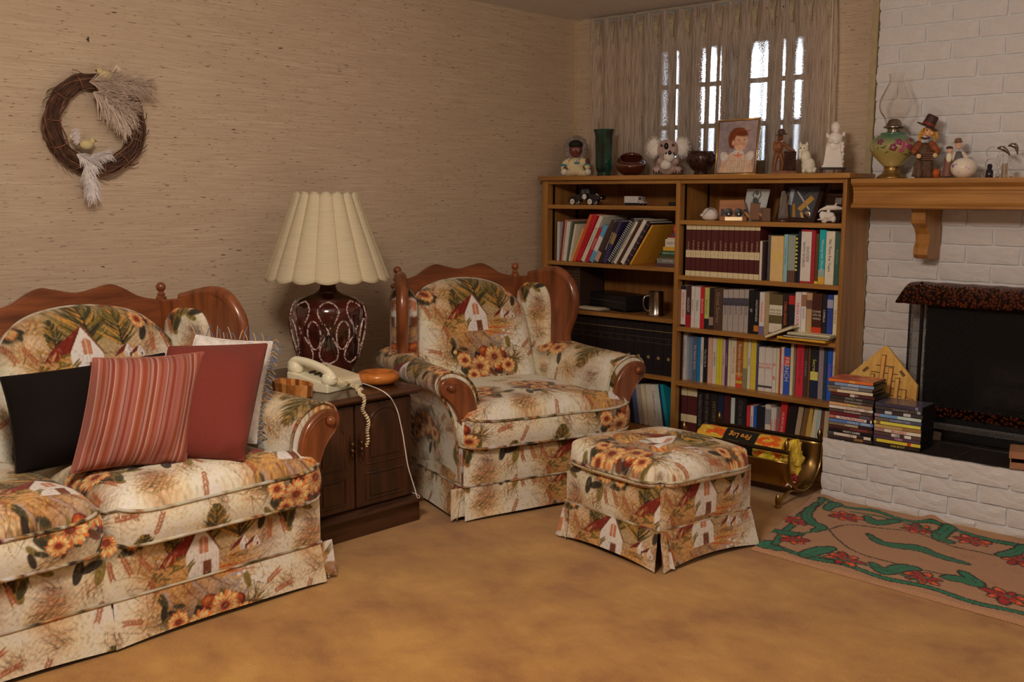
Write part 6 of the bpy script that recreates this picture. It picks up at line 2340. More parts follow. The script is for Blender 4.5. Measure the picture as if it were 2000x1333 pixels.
# model car
A = At('model_car', 'black vintage model car with white-walled wheels on the top corner shelf', 'model car', 1149, 401, 4.36, 1.194, turn=False)
BLKG = plain(pc(22, 19, 21), .15, Coat_Weight=.6)
TYRE = plain(pc(20, 18, 18), .7)
WW = plain(pc(196, 168, 140, DK), .5)
CHR = plain((.8, .76, .7), .15, 1.0)
bx = MB()
bx.prism([A.s(x, z) for x, z in ((-40, 10), (34, 10), (36, 17), (32, 20), (10, 21), (-22, 20), (-38, 15))], -9 * A.m, 9 * A.m, axis=1)
bx.build('body', BLKG, A.t, bevel=.002)
MB().prism([A.s(x, z) for x, z in ((-16, 20), (10, 20), (8, 29), (5, 32), (-10, 32), (-15, 27))], -7.5 * A.m, 7.5 * A.m, axis=1).build('cabin', plain(pc(24, 22, 24), .3), A.t, bevel=.002)
for x in (-7, 3.5):
    MB().box(((x - 4) * A.m, -7.9 * A.m, 22 * A.m), ((x + 4) * A.m, -7.4 * A.m, 29 * A.m)).build('side_window', plain(pc(60, 56, 52), .1), A.t)
for x in (-32, 12):
    for y in (-9.5, 7):
        w = MB().lathe([A.s(r, z) for r, z in ((2, 0), (5.8, 0), (6.4, 1), (6.4, 2.6), (5.8, 3.4), (2, 3.4))], n=22, T=TM((x * A.m, y * A.m + 2.6 * A.m, 6.4 * A.m), (PI / 2, 0, 0))).build('wheel', TYRE, A.t, smooth=True)
        MB().lathe([A.s(r, z) for r, z in ((2.6, 0), (5.5, 0), (5.5, .6), (2.6, .6))], n=22, T=TM((x * A.m, (y - .9) * A.m, 6.4 * A.m), (PI / 2, 0, 0))).build('white_wall', WW, w)
        MB().lathe([A.s(r, z) for r, z in ((2.2, 0), (1.6, 1.2), (.01, 1.4))], n=14, T=TM((x * A.m, (y - .7) * A.m, 6.4 * A.m), (PI / 2, 0, 0))).build('hub', CHR, w)
    for y in (-10.5, 6.5):
        MB().tube([((x + 9.5 * math.cos(t)) * A.m, (y + 2) * A.m, (6 + 8.8 * math.sin(t)) * A.m) for t in np.linspace(-.1, PI + .1, 12)], 1.6 * A.m, 7).build('mudguard', BLKG, A.t, smooth='all')
sp_ = MB().lathe([A.s(r, z) for r, z in ((2, 0), (6, 0), (6, 2.4), (2, 2.4))], n=20, T=TM((0 * A.m, -10 * A.m, 16 * A.m), (PI / 2, 0, 0))).build('spare_wheel', TYRE, A.t)
MB().lathe([A.s(r, z) for r, z in ((2.6, 0), (5.2, 0), (5.2, .5), (2.6, .5))], n=20, T=TM((0 * A.m, -12.4 * A.m, 16 * A.m), (PI / 2, 0, 0))).build('white_wall', WW, sp_)
for x, y, z, r in ((30, -6, 19, 3.4), (30, 6, 19, 3.4), (36, -5, 14, 2.4), (26, -7, 21, 2)):
    MB().ball((x * A.m, y * A.m, z * A.m), r * A.m, nu=12, nv=8).build('headlamp', CHR, A.t, smooth='all')
MB().box((38 * A.m, -10 * A.m, 8 * A.m), (40 * A.m, 10 * A.m, 10 * A.m)).build('bumper', CHR, A.t)

# toy truck
A = At('toy_truck', 'small white and silver toy lorry right of the model car', 'toy truck', 1241, 404, 4.37, 1.194, turn=False)
MB().box((-23 * A.m, -6 * A.m, 5 * A.m), (9 * A.m, 6 * A.m, 18 * A.m)).build('trailer', plain(pc(150, 134, 122, DK), .5), A.t, bevel=.001)
MB().prism([A.s(x, z) for x, z in ((10, 4), (24, 4), (24, 8), (19, 10), (18, 17), (10, 18))], -5.5 * A.m, 5.5 * A.m, axis=1).build('cab', plain(pc(140, 122, 112, DK), .3, .4), A.t, bevel=.001)
MB().box((12 * A.m, -5.9 * A.m, 11 * A.m), (17.5 * A.m, -5.4 * A.m, 16 * A.m)).build('cab_window', plain(pc(30, 24, 24), .1), A.t)
for x in (-19, -13, -6, 6, 12, 20):
    for y in (-6, 4):
        MB().lathe([A.s(r, z) for r, z in ((.1, 0), (2.6, 0), (2.6, 2), (.1, 2))], n=12, T=TM((x * A.m, (y + 2) * A.m, 2.6 * A.m), (PI / 2, 0, 0))).build('wheel', TYRE, A.t)

A = At('tape_cartridge', 'small flat black block at the divider end of the top corner shelf', 'block', 1313, 405, 4.35, 1.194, turn=False)
MB().box((-9 * A.m, 0, 0), (6 * A.m, .03, 7.5 * A.m)).box((-8 * A.m, -.001, 2 * A.m), (5 * A.m, 0, 5 * A.m)).build('body', plain(pc(22, 20, 20), .4), A.t, bevel=.001)

# ---- top shelf by the fireplace
ZR = 1.128
A = At('pottery_turtle', 'small white pottery dish with black line drawing on the shelf', 'pottery', 1387, 431, 4.35, ZR)
b = MB().lathe([A.s(r, z) for r, z in ((10, 0), (15, 3), (17, 10), (15, 16), (12, 21), (7, 24), (.01, 25))], n=26)
b.ball(A.q(1372, 421, 3), A.s(5, 5, 3.4), nu=10, nv=7)
fuse(b.build('body', plain(pc(186, 156, 130, DK), .35), A.t, smooth='all'), .002, 2)
for p in (((1376, 419), (1385, 408), (1392, 409)), ((1383, 421), (1391, 412), (1390, 424)), ((1392, 410), (1399, 420), (1388, 420)), ((1374, 421), (1380, 415), (1382, 420))):
    MB().tube([A.q(x, y, 15.6 - abs(x - 1387) * .34 - (0 if y > 412 else 3)) for x, y in p], .0016, 5).build('black_line', BLK, A.t)

A = At('wooden_gauge_block', 'wooden block with two black round dials and a bright brass plate', 'desk ornament', 1431, 432, 4.36, ZR)
WGB = wood('block_wood', pc(110, 56, 24), pc(150, 86, 42), (.15, 1, 1), 40, .4)
MB().prism([A.s(x, z) for x, z in ((-25, 0), (27, 0), (26, 20), (20, 41), (-26, 40), (-27, 20))], -6 * A.m, 12 * A.m, axis=1).build('block', WGB, A.t, bevel=.002)
for x in (-8, 11):
    d = MB().lathe([A.s(r, z) for r, z in ((.01, 1.8), (3, 1.8), (4, 1.2), (8.2, 1.2), (8.6, 0))], n=26, T=TM((x * A.m, -6 * A.m, 16 * A.m), (PI / 2, 0, 0))).build('dial', plain(pc(22, 20, 20), .4), A.t, smooth=True)
    MB().ball((x * A.m, -8 * A.m, 13 * A.m), (2 * A.m, .8 * A.m, 2 * A.m), nu=10, nv=6).build('white_centre', plain(pc(190, 170, 150), .4), d)
for x in (-20, 23):
    MB().box(((x - 3) * A.m, -7 * A.m, 9 * A.m), ((x + 3) * A.m, -6 * A.m, 23 * A.m)).build('side_tab', plain(pc(24, 20, 20), .4), A.t)
MB().prism([A.s(*p) for p in ((-9, 1), (-6, 8))], 0, 0, axis=1) if False else None
MB().add([A.s(-15, -7.4, .6), A.s(18, -7.4, .6), A.s(18, -6.4, 7.6), A.s(-15, -6.4, 7.6), A.s(-15, -6.0, .6), A.s(18, -6.0, .6), A.s(18, -6.0, 7.6), A.s(-15, -6.0, 7.6)], [(0, 1, 2, 3), (0, 4, 5, 1), (1, 5, 6, 2), (2, 6, 7, 3), (3, 7, 4, 0)]).build('brass_plate', plain((.95, .8, .5), .12, 1.0, 0), A.t)

A = At('crest_card', 'white card with a coat of arms standing at the back of the shelf', 'card', 1475, 431, 4.44, ZR, turn=False)
MB().add([A.q(1449, 412, 0), A.q(1496, 414, 0), A.q(1500, 370, -10), A.q(1449, 369, -10), A.q(1449, 431, 6), A.q(1496, 431, 6)], [(0, 1, 2, 3), (4, 5, 1, 0)]).build('card', plain(pc(150, 138, 130, DK), .7), A.t)
em = MB()
em.prism([A.s(x, z) for x, z in ((-6, 30), (6, 30), (6, 40), (0, 44), (-6, 40))], .0, .002, axis=1)
em.build('shield', plain(pc(70, 66, 60), .7), A.t, loc=(-2 * A.m, .004, 2 * A.m))
for i, (z, cc_) in enumerate(((34, (40, 36, 60)), (29, (150, 40, 40)), (24, (40, 36, 60)), (51, (96, 84, 40)))):
    if i < 3:
        MB().tube([A.q(1463 + k * 3, 431 - z + (1 if k % 2 else -1), -2 - z * .12 + 2.6) for k in range(8)], .0022, 5).build('wavy_bar', plain(pc(*cc_), .7), A.t)
for sx in (-1, 1):
    MB().tube([A.q(1474 + sx * 5, 388, -4), A.q(1474 + sx * 9, 381, -5), A.q(1474 + sx * 6, 374, -6)], .0022, 5).build('horn', plain(pc(90, 78, 48), .6), A.t)
balls(A, [(1474, 377, -5, 3.6, 1.2, 4)]).build('crest_head', plain(pc(80, 74, 64), .6), A.t)

A = At('wooden_toy_car', 'little wooden toy wagon with pale round wheels in front of crest card', 'toy', 1473, 432, 4.345, ZR)
MB().prism([A.s(x, z) for x, z in ((-10, 3), (10, 3), (10, 34), (-8, 36))], -8 * A.m, 8 * A.m, axis=1).build('body', plain(pc(96, 54, 28), .5), A.t, bevel=.002)
for x in (-14, 12):
    MB().lathe([A.s(r, z) for r, z in ((.01, 0), (9, 0), (10, 1.5), (9, 4), (.01, 4))], n=22, T=TM((x * A.m, -1 * A.m, 10 * A.m), (0, PI / 2 * .55, 0))).build('wheel', plain(pc(150, 96, 50), .5), A.t, smooth=True)
A = At('wooden_block', 'small plain brown wooden block between toy wagon and glass trophy', 'block', 1496, 433, 4.36, ZR)
MB().prism([A.s(x, z) for x, z in ((-9, 0), (9, 0), (8, 26), (-7, 27))], -7 * A.m, 7 * A.m, axis=1).build('block', plain(pc(86, 50, 28), .5), A.t, bevel=.003)

A = At('glass_trophy', 'tapered clear glass obelisk on a round dark wooden foot', 'trophy', 1529, 434, 4.36, ZR)
M_CLEAR, nt_, b_ = nodes('clear_crystal')
b_.inputs['Base Color'].default_value = (.95, .93, .92, 1)
b_.inputs['Roughness'].default_value = .05
b_.inputs['Transmission Weight'].default_value = .85
b_.inputs['IOR'].default_value = 1.45
MB().lathe([A.s(r, z) for r, z in ((13, 0), (13.5, 3), (12, 6), (10, 7))], n=24).build('foot', plain(pc(60, 30, 20), .3), A.t, smooth=True)
MB().lathe([A.s(r, z) for r, z in ((11, 7), (6, 52), (4, 60))], n=4, T=TM((0, 0, 0), (0, 0, .5))).build('obelisk', M_CLEAR, A.t, bevel=.001)

A = At('shadow_box', 'dark shadow-box frame holding wooden tags and medals', 'picture frame', 1559, 436, 4.43, ZR, turn=False)
def fq(x, y, d=0):
    return A.q(x, y, d)
TLf, TRf, BRf, BLf = (1518, 361), (1606, 360), (1594, 436), (1510, 433)
def slabq(name, pts, d0, d1, mat, parent):
    V = [fq(x, y, d0 + (y - 436) * .28) for x, y in pts] + [fq(x, y, d1 + (y - 436) * .28) for x, y in pts]
    n = len(pts)
    return MB().add(V, [tuple(range(n)), tuple(range(2 * n - 1, n - 1, -1))] + [(i, n + i, n + (i + 1) % n, (i + 1) % n) for i in range(n)]).build(name, mat, parent)
M_DKW = plain(pc(44, 22, 14), .35)
slabq('backing', [TLf, TRf, BRf, BLf], -2, 0, plain(pc(66, 62, 60), .6), A.t)
for a_, b2_ in ((TLf, TRf), (TRf, BRf), (BRf, BLf), (BLf, TLf)):
    ca_, cb2 = np.array(a_, float), np.array(b2_, float)
    cen = np.array([1557, 398.0])
    ia, ib = ca_ + (cen - ca_) * .20, cb2 + (cen - cb2) * .20
    slabq('frame_side', [tuple(ca_), tuple(cb2), tuple(ib), tuple(ia)], -2, 5, M_DKW, A.t)
for nm, pts, c_ in (('wooden_tag', [(1553, 410), (1578, 384), (1586, 392), (1561, 416)], (150, 102, 40)), ('wooden_tag', [(1541, 402), (1546, 400), (1553, 430), (1546, 432)], (130, 86, 34)), ('wooden_tag', [(1560, 418), (1564, 416), (1572, 432), (1567, 433)], (170, 120, 60)), ('paper_strip', [(1545, 376), (1548, 376), (1580, 412), (1577, 413)], (150, 134, 120)), ('white_card', [(1533, 372), (1541, 374), (1539, 404), (1530, 402)], (140, 132, 124))):
    slabq(nm, pts, .5, 2.2, plain(pc(*c_, DK), .5), A.t)
MB().lathe([A.s(r, z) for r, z in ((7, 0), (7, 1), (6, 1.6), (.01, 1.8))], n=20, T=TM(fq(1576, 421, -2), (PI / 2, 0, 0))).build('medal', CHR, A.t, smooth=True)
MB().tube([fq(x, y, 0.6 + (y - 436) * .28) for x, y in ((1556, 378), (1560, 384), (1571, 376))], .0018, 5).build('tick_mark', plain(pc(24, 22, 22), .5), A.t)

A = At('plaque', 'dark wooden plaque with pale lettering behind the white sea bird carving', 'plaque', 1627, 436, 4.46, ZR, turn=False)
slabq('board', [(1606, 381), (1646, 381), (1640, 436), (1600, 436)], -1, 1.5, M_DKW, A.t)
slabq('rail', [(1606, 380), (1646, 380), (1646, 384), (1606, 384)], 1.2, 3, plain(pc(62, 32, 20), .35), A.t)
for k in range(5):
    slabq('lettering', [(1625, 389 + k * 2.4), (1638, 389 + k * 2.4), (1638, 390.4 + k * 2.4), (1624.5, 390.4 + k * 2.4)], 1.4, 1.9, plain(pc(150, 126, 112), .5), A.t)
A = At('dolphin_carving', 'white dolphin leaping over a white rock at the shelf end', 'carving', 1618, 437, 4.335, ZR)
rs = random.Random(8)
b = balls(A, [(1618 + rs.uniform(-14, 12), 430 - rs.uniform(0, 9), rs.uniform(-2, 5), rs.uniform(5, 9), 5, rs.uniform(5, 8)) for _ in range(12)])
limb(b, A, [(1602, 411, 4), (1615, 407, 4), (1630, 407, 4), (1645, 409, 4)], [1.5, 5, 5, 1.6])
limb(b, A, [(1618, 408, 4), (1616, 422, 3)], [3, 4])
limb(b, A, [(1628, 404, 4), (1632, 398, 4)], [2.4, .8])
limb(b, A, [(1602, 411, 4), (1598, 416, 4)], [1.8, .8])
limb(b, A, [(1608, 428, 4), (1597, 431, 6)], [3, .8])
fuse(b.build('carving', plain(pc(196, 162, 132, DK), .5), A.t, smooth='all'), .0016, 1)

# metal mug, black player and papers on the middle shelf by the corner
A = At('mug', 'polished pewter mug on the shelf behind the armchair', 'mug', 1281, 612, 4.36, .640)
PEW = plain((.42, .38, .34), .22, 1.0)
MB().lathe([A.s(r, z) for r, z in ((16.5, 0), (17, 2), (15.5, 5), (15, 25), (14.2, 46), (14.6, 48), (13.8, 48), (14, 25), (14, 4), (.01, 3))], n=36).build('body', PEW, A.t, smooth=True)
MB().tube(smooth_poly([A.q(1267, 573, 2), A.q(1259, 574, 4), A.q(1256, 585, 5), A.q(1259, 598, 4), A.q(1267, 603, 2)], 5, closed=False), .0045, 8).build('handle', PEW, A.t, smooth='all')
A = At('video_player', 'black video player box lying askew on the shelf behind the armchair', 'video player', 1215, 612, 4.47, .640, turn=False)
bx_ = MB().box((-.24, -.085, .012), (.15, .09, .085), T=Rz(-.32))
bx_.build('case', plain(pc(20, 16, 15), .35), A.t, bevel=.003)
MB().box((-.238, -.0875, .050), (.148, -.0845, .053), T=Rz(-.32)).build('seam_line', plain(pc(60, 52, 46), .4), A.t)
ft = MB()
for x in (-.2, .11):
    for y in (-.06, .06):
        ft.lathe([(.012, 0), (.012, .013)], c=(x, y, 0), n=12, T=Rz(-.32))
ft.build('feet', BLK, A.t)
t = thing('paper_pile', 'loose cream papers with a red folder, under and before the video player', 'papers', (P(1150, 600, 1, 4.34)[0], 4.335, .640))
for k, (w, h_, a, c_) in enumerate(((.22, .10, .05, (60, 40, 34)), (.20, .09, -.08, (130, 108, 84)), (.19, .09, .12, (150, 126, 100)), (.15, .07, -.02, (168, 142, 112)))):
    MB().box((-w / 2, -h_ / 2 + .02, .001 + k * .0035), (w / 2, h_ / 2 + .02, .004 + k * .0035), T=Rz(a)).build('sheet', bcol(c_), t)

# ---------------------------------------------------------------- mantel ornaments
ZM = 1.319
A = At('oil_lamp', 'green oil lamp painted with roses, glass chimney and brass foot', 'oil lamp', 1741, 349, 4.385, ZM)
BRS = plain(pc(120, 84, 44, .9), .35, .9, var=.25)
MB().lathe([A.s(r, z) for r, z in ((28, 0), (28, 3), (25, 6), (20, 9), (17, 12), (15, 18), (15, 24), (17, 27))], n=36).build('foot', BRS, A.t, smooth='all')
GRNP, nt_, b_ = nodes('painted_green_glass')
tc = nt_.nodes.new('ShaderNodeTexCoord')
sx = nt_.nodes.new('ShaderNodeSeparateXYZ')
nt_.links.new(tc.outputs['Object'], sx.inputs[0])
mr = nt_.nodes.new('ShaderNodeMapRange')
mr.inputs['From Min'].default_value = 27 * A.m
mr.inputs['From Max'].default_value = 88 * A.m
nt_.links.new(sx.outputs['Z'], mr.inputs['Value'])
r_ = ramp(nt_, [(0, pc(156, 126, 72)), (.3, pc(132, 108, 56)), (.62, pc(120, 104, 60)), (.86, pc(64, 84, 56)), (1, pc(52, 78, 54))])
nt_.links.new(mr.outputs['Result'], r_.inputs['Fac'])
nt_.links.new(r_.outputs['Color'], b_.inputs['Base Color'])
b_.inputs['Roughness'].default_value = .12
b_.inputs['Coat Weight'].default_value = .5
fp_ = [(16, 24), (20, 28), (28, 36), (37, 46), (42.5, 56), (43, 64), (39, 74), (30, 82), (25, 85), (24, 88), (14, 90)]
MB().lathe([tuple(p) for p in smooth_poly([A.s(r, z) for r, z in fp_], 4, closed=False)], n=44).build('font', GRNP, A.t, smooth='all')


def onfont(px, py, out=.6):
    x, z = px - 1741, 349 - py
    r = float(np.interp(z, [p[1] for p in fp_], [p[0] for p in fp_])) + out
    y = math.sqrt(max(r * r - x * x, 0))
    return np.array([x, -y, z]) * A.m


for nm, lst, cols in (('painted_rose', ((1750, 281, 8), (1741, 290, 8), (1760, 285, 9), (1770, 289, 7), (1719, 280, 7), (1755, 295, 6), (1771, 276, 5)), ((110, 30, 52), (92, 22, 42), (140, 56, 72))),):
    for k, (x, y, r) in enumerate(lst):
        mb = MB()
        for q in range(5):
            a = 2 * PI * q / 5
            mb.ball(onfont(x + r * .5 * math.cos(a), y + r * .45 * math.sin(a), -.6), (r * .55 * A.m, 1.5 * A.m, r * .45 * A.m), nu=8, nv=6)
        mb.build(nm, plain(pc(*cols[k % 3]), .3), A.t, smooth='all')
for k, (x, y, dx, dy) in enumerate(((1730, 286, -8, 6), (1735, 298, -9, 3), (1758, 302, 14, 4), (1768, 298, 8, 5), (1715, 288, -3, 7), (1727, 292, -10, -2))):
    MB().tube([onfont(x, y, .2), onfont(x + dx * .5, y + dy * .5 - 1, .3), onfont(x + dx, y + dy, .2)], [.0008, .0026, .0005], 6).build('painted_leaf', plain(pc(44, 56, 30), .4), A.t)
MB().lathe([A.s(r, z) for r, z in ((13, 88), (12, 93), (13, 96), (20, 98), (20, 100), (15, 102), (13, 108), (10, 113), (6, 115), (5, 112))], n=30).build('burner', plain(pc(104, 84, 66), .3, .9), A.t, smooth=True)
MB().tube([A.q(1755, 254, 6), A.q(1766, 253, 8)], .0012, 6).lathe([A.s(r, z) for r, z in ((3, 0), (3, 1))], n=12, T=TM(A.q(1766, 253, 8), (0, PI / 2, 0))).build('wick_knob', BRS, A.t)
M_CHIM, nt_, b_ = nodes('thin_chimney_glass')
nt_.nodes.remove(b_)
lw_, tg_, gg_, mg_ = (nt_.nodes.new(k) for k in ('ShaderNodeLayerWeight', 'ShaderNodeBsdfTransparent', 'ShaderNodeBsdfGlossy', 'ShaderNodeMixShader'))
tg_.inputs['Color'].default_value = (.97, .95, .93, 1)
gg_.inputs['Roughness'].default_value = .04
lw_.inputs['Blend'].default_value = .09
nt_.links.new(lw_.outputs['Fresnel'], mg_.inputs[0])
nt_.links.new(tg_.outputs[0], mg_.inputs[1])
nt_.links.new(gg_.outputs[0], mg_.inputs[2])
nt_.links.new(mg_.outputs[0], nt_.nodes['Material Output'].inputs['Surface'])
out = smooth_poly([(16, 99), (16.5, 110), (20, 118), (27, 128), (29.5, 140), (28, 152), (22, 166), (14, 182), (12, 192), (14, 199), (15.5, 200)], 4, closed=False)
out = [(r * A.m, z * A.m) for r, z in out]
MB().lathe(out[:-1] + [(out[-1][0], out[-1][1]), (out[-1][0] - .002, out[-1][1])], n=40) if False else MB().grid([[(r * math.cos(a), r * math.sin(a), z) for a in np.linspace(0, 2 * PI, 41)[:-1]] for r, z in out], wrap=True).build('chimney', M_CHIM, A.t, smooth='all')

# scarecrow
A = At('scarecrow_figurine', 'straw-haired scarecrow figurine in a tall hat, beside the oil lamp', 'figurine', 1805, 348, 4.385, ZM)
b = balls(A, [(1803, 300, 0, 16, 12, 22), (1802, 325, 0, 18, 13, 16)])
b.prism([A.s(x, z) for x, z in ((-24, 4), (14, 4), (12, 34), (-16, 36))], -11 * A.m, 10 * A.m, axis=1)
limb(b, A, [(1791, 284, 2), (1785, 298, 6), (1793, 304, 14)], [6, 6, 5])
limb(b, A, [(1815, 284, 2), (1826, 298, 6), (1822, 304, 12)], [6, 6, 5])
limb(b, A, [(1796, 318, 6), (1795, 344, 8)], [8, 8])
limb(b, A, [(1812, 318, 6), (1813, 344, 8)], [8, 8])
fuse(b.build('clothes', plain(pc(64, 38, 20), .6, var=.5, vscale=50), A.t, smooth='all'), .0025, 2)
b = MB()
limb(b, A, [(1791, 282, 4), (1784, 296, 8)], [7.2, 6.6])
limb(b, A, [(1816, 282, 4), (1826, 296, 8)], [7, 6.6])
b.build('sleeves', plain(pc(110, 52, 26), .7, var=.4, vscale=70), A.t, smooth='all')
fuse(balls(A, [(1809, 259, 6, 9.5, 9, 10), (1810, 261, 15, 2, 2, 2), (1805, 263, 12, 3, 3, 3), (1815, 262, 12, 3, 3, 3)]).build('head', plain(pc(180, 120, 78), .5), A.t, smooth='all'), .002, 2)
hair = MB()
rs = random.Random(3)
for k in range(90):
    a = rs.uniform(-.9, PI + .9)
    p = np.array(A.q(1808 + 11 * math.cos(a), 258 - 10 * math.sin(a), rs.uniform(-2, 9)))
    hair.tube([p, p + np.array([math.cos(a) * 4, -1, -2]) * A.m, p + np.array([math.cos(a) * 6 + rs.uniform(-2, 2), 0, -8 - rs.uniform(0, 5)]) * A.m], .0014, 4, cap=False)
o = hair.build('straw_hair', plain(pc(170, 116, 40), .8), A.t)
o['kind'] = 'stuff'
ht = MB()
ht.lathe([A.s(r, z) for r, z in ((22, 0), (21, 2), (12, 3), (11, 22), (9, 24), (.01, 24))], n=26, T=TM(A.q(1806, 249, 2), (.1, .42, 0)))
ht.build('hat', plain(pc(48, 26, 18), .6), A.t, smooth=True)
MB().lathe([A.s(r, z) for r, z in ((12.4, 4), (12.2, 9))], n=26, T=TM(A.q(1806, 249, 2), (.1, .42, 0))).build('hat_band', plain(pc(100, 30, 20), .6), A.t)
for x in (1805, 1814):
    balls(A, [(x, 256, 15, 1.2, 1, 1.3)]).build('eye', BLK, A.t)
MB().tube([A.q(1796, 270, 11), A.q(1803, 272, 13), A.q(1811, 270, 12)], .004, 8).ball(A.q(1803, 272, 14), .005, nu=8, nv=6).build('neckerchief', plain(pc(60, 26, 40), .7), A.t, smooth='all')
for x, y in ((1793, 305), (1822, 304)):
    balls(A, [(x, y, 15, 5, 4.5, 5)]).build('hand', plain(pc(186, 134, 86), .6), A.t, smooth='all')
for k in range(4):
    MB().box(A.q(1801, 313 - k * 4, 18), A.q(1820, 310 - k * 4, 13)).build('crate_slat', plain(pc(74, 44, 26), .7), A.t)
pk = MB().lathe([A.s(r, z) for r, z in ((2, 0), (7, 2), (9, 9), (7, 16), (2, 18), (.01, 17))], n=24, c=A.q(1826, 347, 4), wob=lambda a, z: 1 - .08 * abs(math.sin(4 * a)))
pkn = pk.build('pumpkin', plain(pc(150, 62, 22), .5), A.t, smooth='all')
MB().tube([A.q(1826, 330, 4), A.q(1830, 324, 4)], [.003, .002], 6).build('stalk', plain(pc(50, 48, 30), .7), pkn)

# old couple
A = At('couple_figurine', 'painted figurine of an elderly man and woman standing arm in arm', 'figurine', 1862, 348, 4.395, ZM)
b = balls(A, [(1869, 312, 0, 10, 8, 17)])
limb(b, A, [(1866, 322, 0), (1865, 344, 2)], [6, 5])
limb(b, A, [(1874, 322, 0), (1875, 344, 2)], [6, 5])
fuse(b.build('man', plain(pc(70, 62, 58), .5), A.t, smooth='all'), .002, 2)
b = MB()
limb(b, A, [(1877, 301, 0), (1885, 312, 4), (1884, 324, 6)], [4.5, 4, 3])
limb(b, A, [(1861, 301, 0), (1857, 312, 3)], [4.5, 4])
b.build('shirt_sleeves', plain(pc(176, 146, 118), .6), A.t, smooth='all')
fuse(balls(A, [(1868, 284, 3, 6.5, 6.5, 8), (1868, 285, 10, 1.6, 2, 2)]).build('man_head', plain(pc(180, 126, 94), .5), A.t, smooth='all'), .0018, 1)
MB().lathe([A.s(r, z) for r, z in ((9, 0), (8.6, 1.2), (6.4, 2), (6, 7), (3, 8.6), (.01, 8.8))], n=18, T=TM(A.q(1867, 279, 2), (.1, -.1, 0))).build('man_hat', plain(pc(92, 58, 40), .6), A.t, smooth=True)
balls(A, [(1868, 288, 9.6, 3.4, 1, .9)]).build('moustache', plain(pc(190, 170, 150), .6), A.t)
b = balls(A, [(1852, 313, 2, 8.5, 7, 12)])
b.lathe([A.s(r, z) for r, z in ((11, 3), (9, 20), (6, 34))], n=18, T=TM(A.q(1851, 348, 2)))
fuse(b.build('woman', plain(pc(104, 62, 46), .5), A.t, smooth='all'), .002, 2)
balls(A, [(1852, 308, 8, 5.5, 2.4, 9)]).build('apron', plain(pc(190, 160, 128), .6), A.t, smooth='all')
fuse(balls(A, [(1853, 294, 4, 5.5, 5.5, 6.5), (1854, 295, 9.5, 1.4, 1.6, 1.6)]).build('woman_head', plain(pc(176, 124, 94), .5), A.t, smooth='all'), .0018, 1)
MB().lathe([A.s(r, z) for r, z in ((7, 0), (6, 3), (3.4, 5), (.01, 5.4))], n=16, T=TM(A.q(1852, 291, 3))).build('woman_bonnet', plain(pc(60, 36, 32), .6), A.t, smooth=True)
MB().prism([A.s(x, z) for x, z in ((-20, 0), (20, 0), (18, 4), (-18, 4))], -8 * A.m, 9 * A.m, axis=1).build('base', plain(pc(62, 50, 34), .6), A.t, bevel=.002)

A = At('ball_vase', 'round white porcelain bud vase with small violet flowers', 'vase', 1881, 348, 4.345, ZM)
bp = [(9, 0), (14, 2), (21, 9), (24, 18), (23.5, 24), (19, 32), (12, 37), (7, 38.5), (6, 38.5), (6, 34)]
MB().lathe([tuple(p) for p in smooth_poly([A.s(r, z) for r, z in bp], 3, closed=False)], n=36).build('body', plain(pc(186, 154, 128), .25, var=.05), A.t, smooth='all')
for x, y, r, c_ in ((1863, 325, 3.4, (64, 50, 90)), (1868, 322, 2, (120, 90, 130)), (1885, 327, 2.2, (170, 120, 140)), (1890, 330, 1.6, (160, 110, 140)), (1872, 336, 2, (150, 100, 130)), (1894, 338, 1.8, (150, 110, 130))):
    z = 348 - y
    rr = float(np.interp(z, [p[1] for p in bp[:7]], [p[0] for p in bp[:7]]))
    xx = x - 1881
    MB().ball((xx * A.m, -math.sqrt(max(rr * rr - xx * xx, 0)) * A.m, z * A.m), (r * A.m, 1.0 * A.m, r * A.m), nu=8, nv=6).build('violet', plain(pc(*c_), .4), A.t)

A = At('wire_ornament', 'wire rings ornament with a small dark bottle, near mantel end', 'ornament', 1935, 348, 4.36, ZM)
WIRE = plain((.45, .42, .38), .25, 1.0)
for x, y, r in ((1936, 299, 11.5), (1935, 322, 11.5), (1926, 340, 8)):
    MB().tube([A.q(x + r * math.cos(t), y - r * math.sin(t), 2 * math.cos(t)) for t in np.linspace(0, 2 * PI, 30)[:-1]], .0013, 5, closed=True).build('ring', WIRE, A.t, smooth='all')
MB().tube([A.q(1916, 347.4, 0), A.q(1954, 347.4, 0)], .0013, 5).tube([A.q(1924, 348, 0), A.q(1926, 310, 0)], .0012, 5).build('stem', WIRE, A.t)
MB().lathe([A.s(r, z) for r, z in ((6.5, 0), (7, 2), (7, 13), (4, 17), (4.5, 20), (5, 24), (3, 27), (.01, 27))], n=20, c=A.q(1932, 348, 5)).build('dark_bottle', plain(pc(20, 16, 20), .15), A.t, smooth=True)
A = At('dolphin_ornament', 'chrome candle holder with two leaping metal dolphins', 'ornament', 1962, 348, 4.36, ZM)
MB().lathe([A.s(r, z) for r, z in ((6, 0), (6, 28), (5, 28), (5, 1)) ], n=24).build('cup', CHR, A.t, smooth=True)
for (x0, y0, x1, y1, xm, ym) in ((1957, 320, 1947, 291, 1957, 296), (1966, 320, 1972, 287, 1967, 296)):
    MB().tube(smooth_poly([A.q(x0, y0, 0), A.q(xm, 308, 0), A.q(xm, ym, 0)], 4, closed=False), .0011, 5).build('wire', WIRE, A.t)
DOL = plain((.30, .27, .26), .25, 1.0)
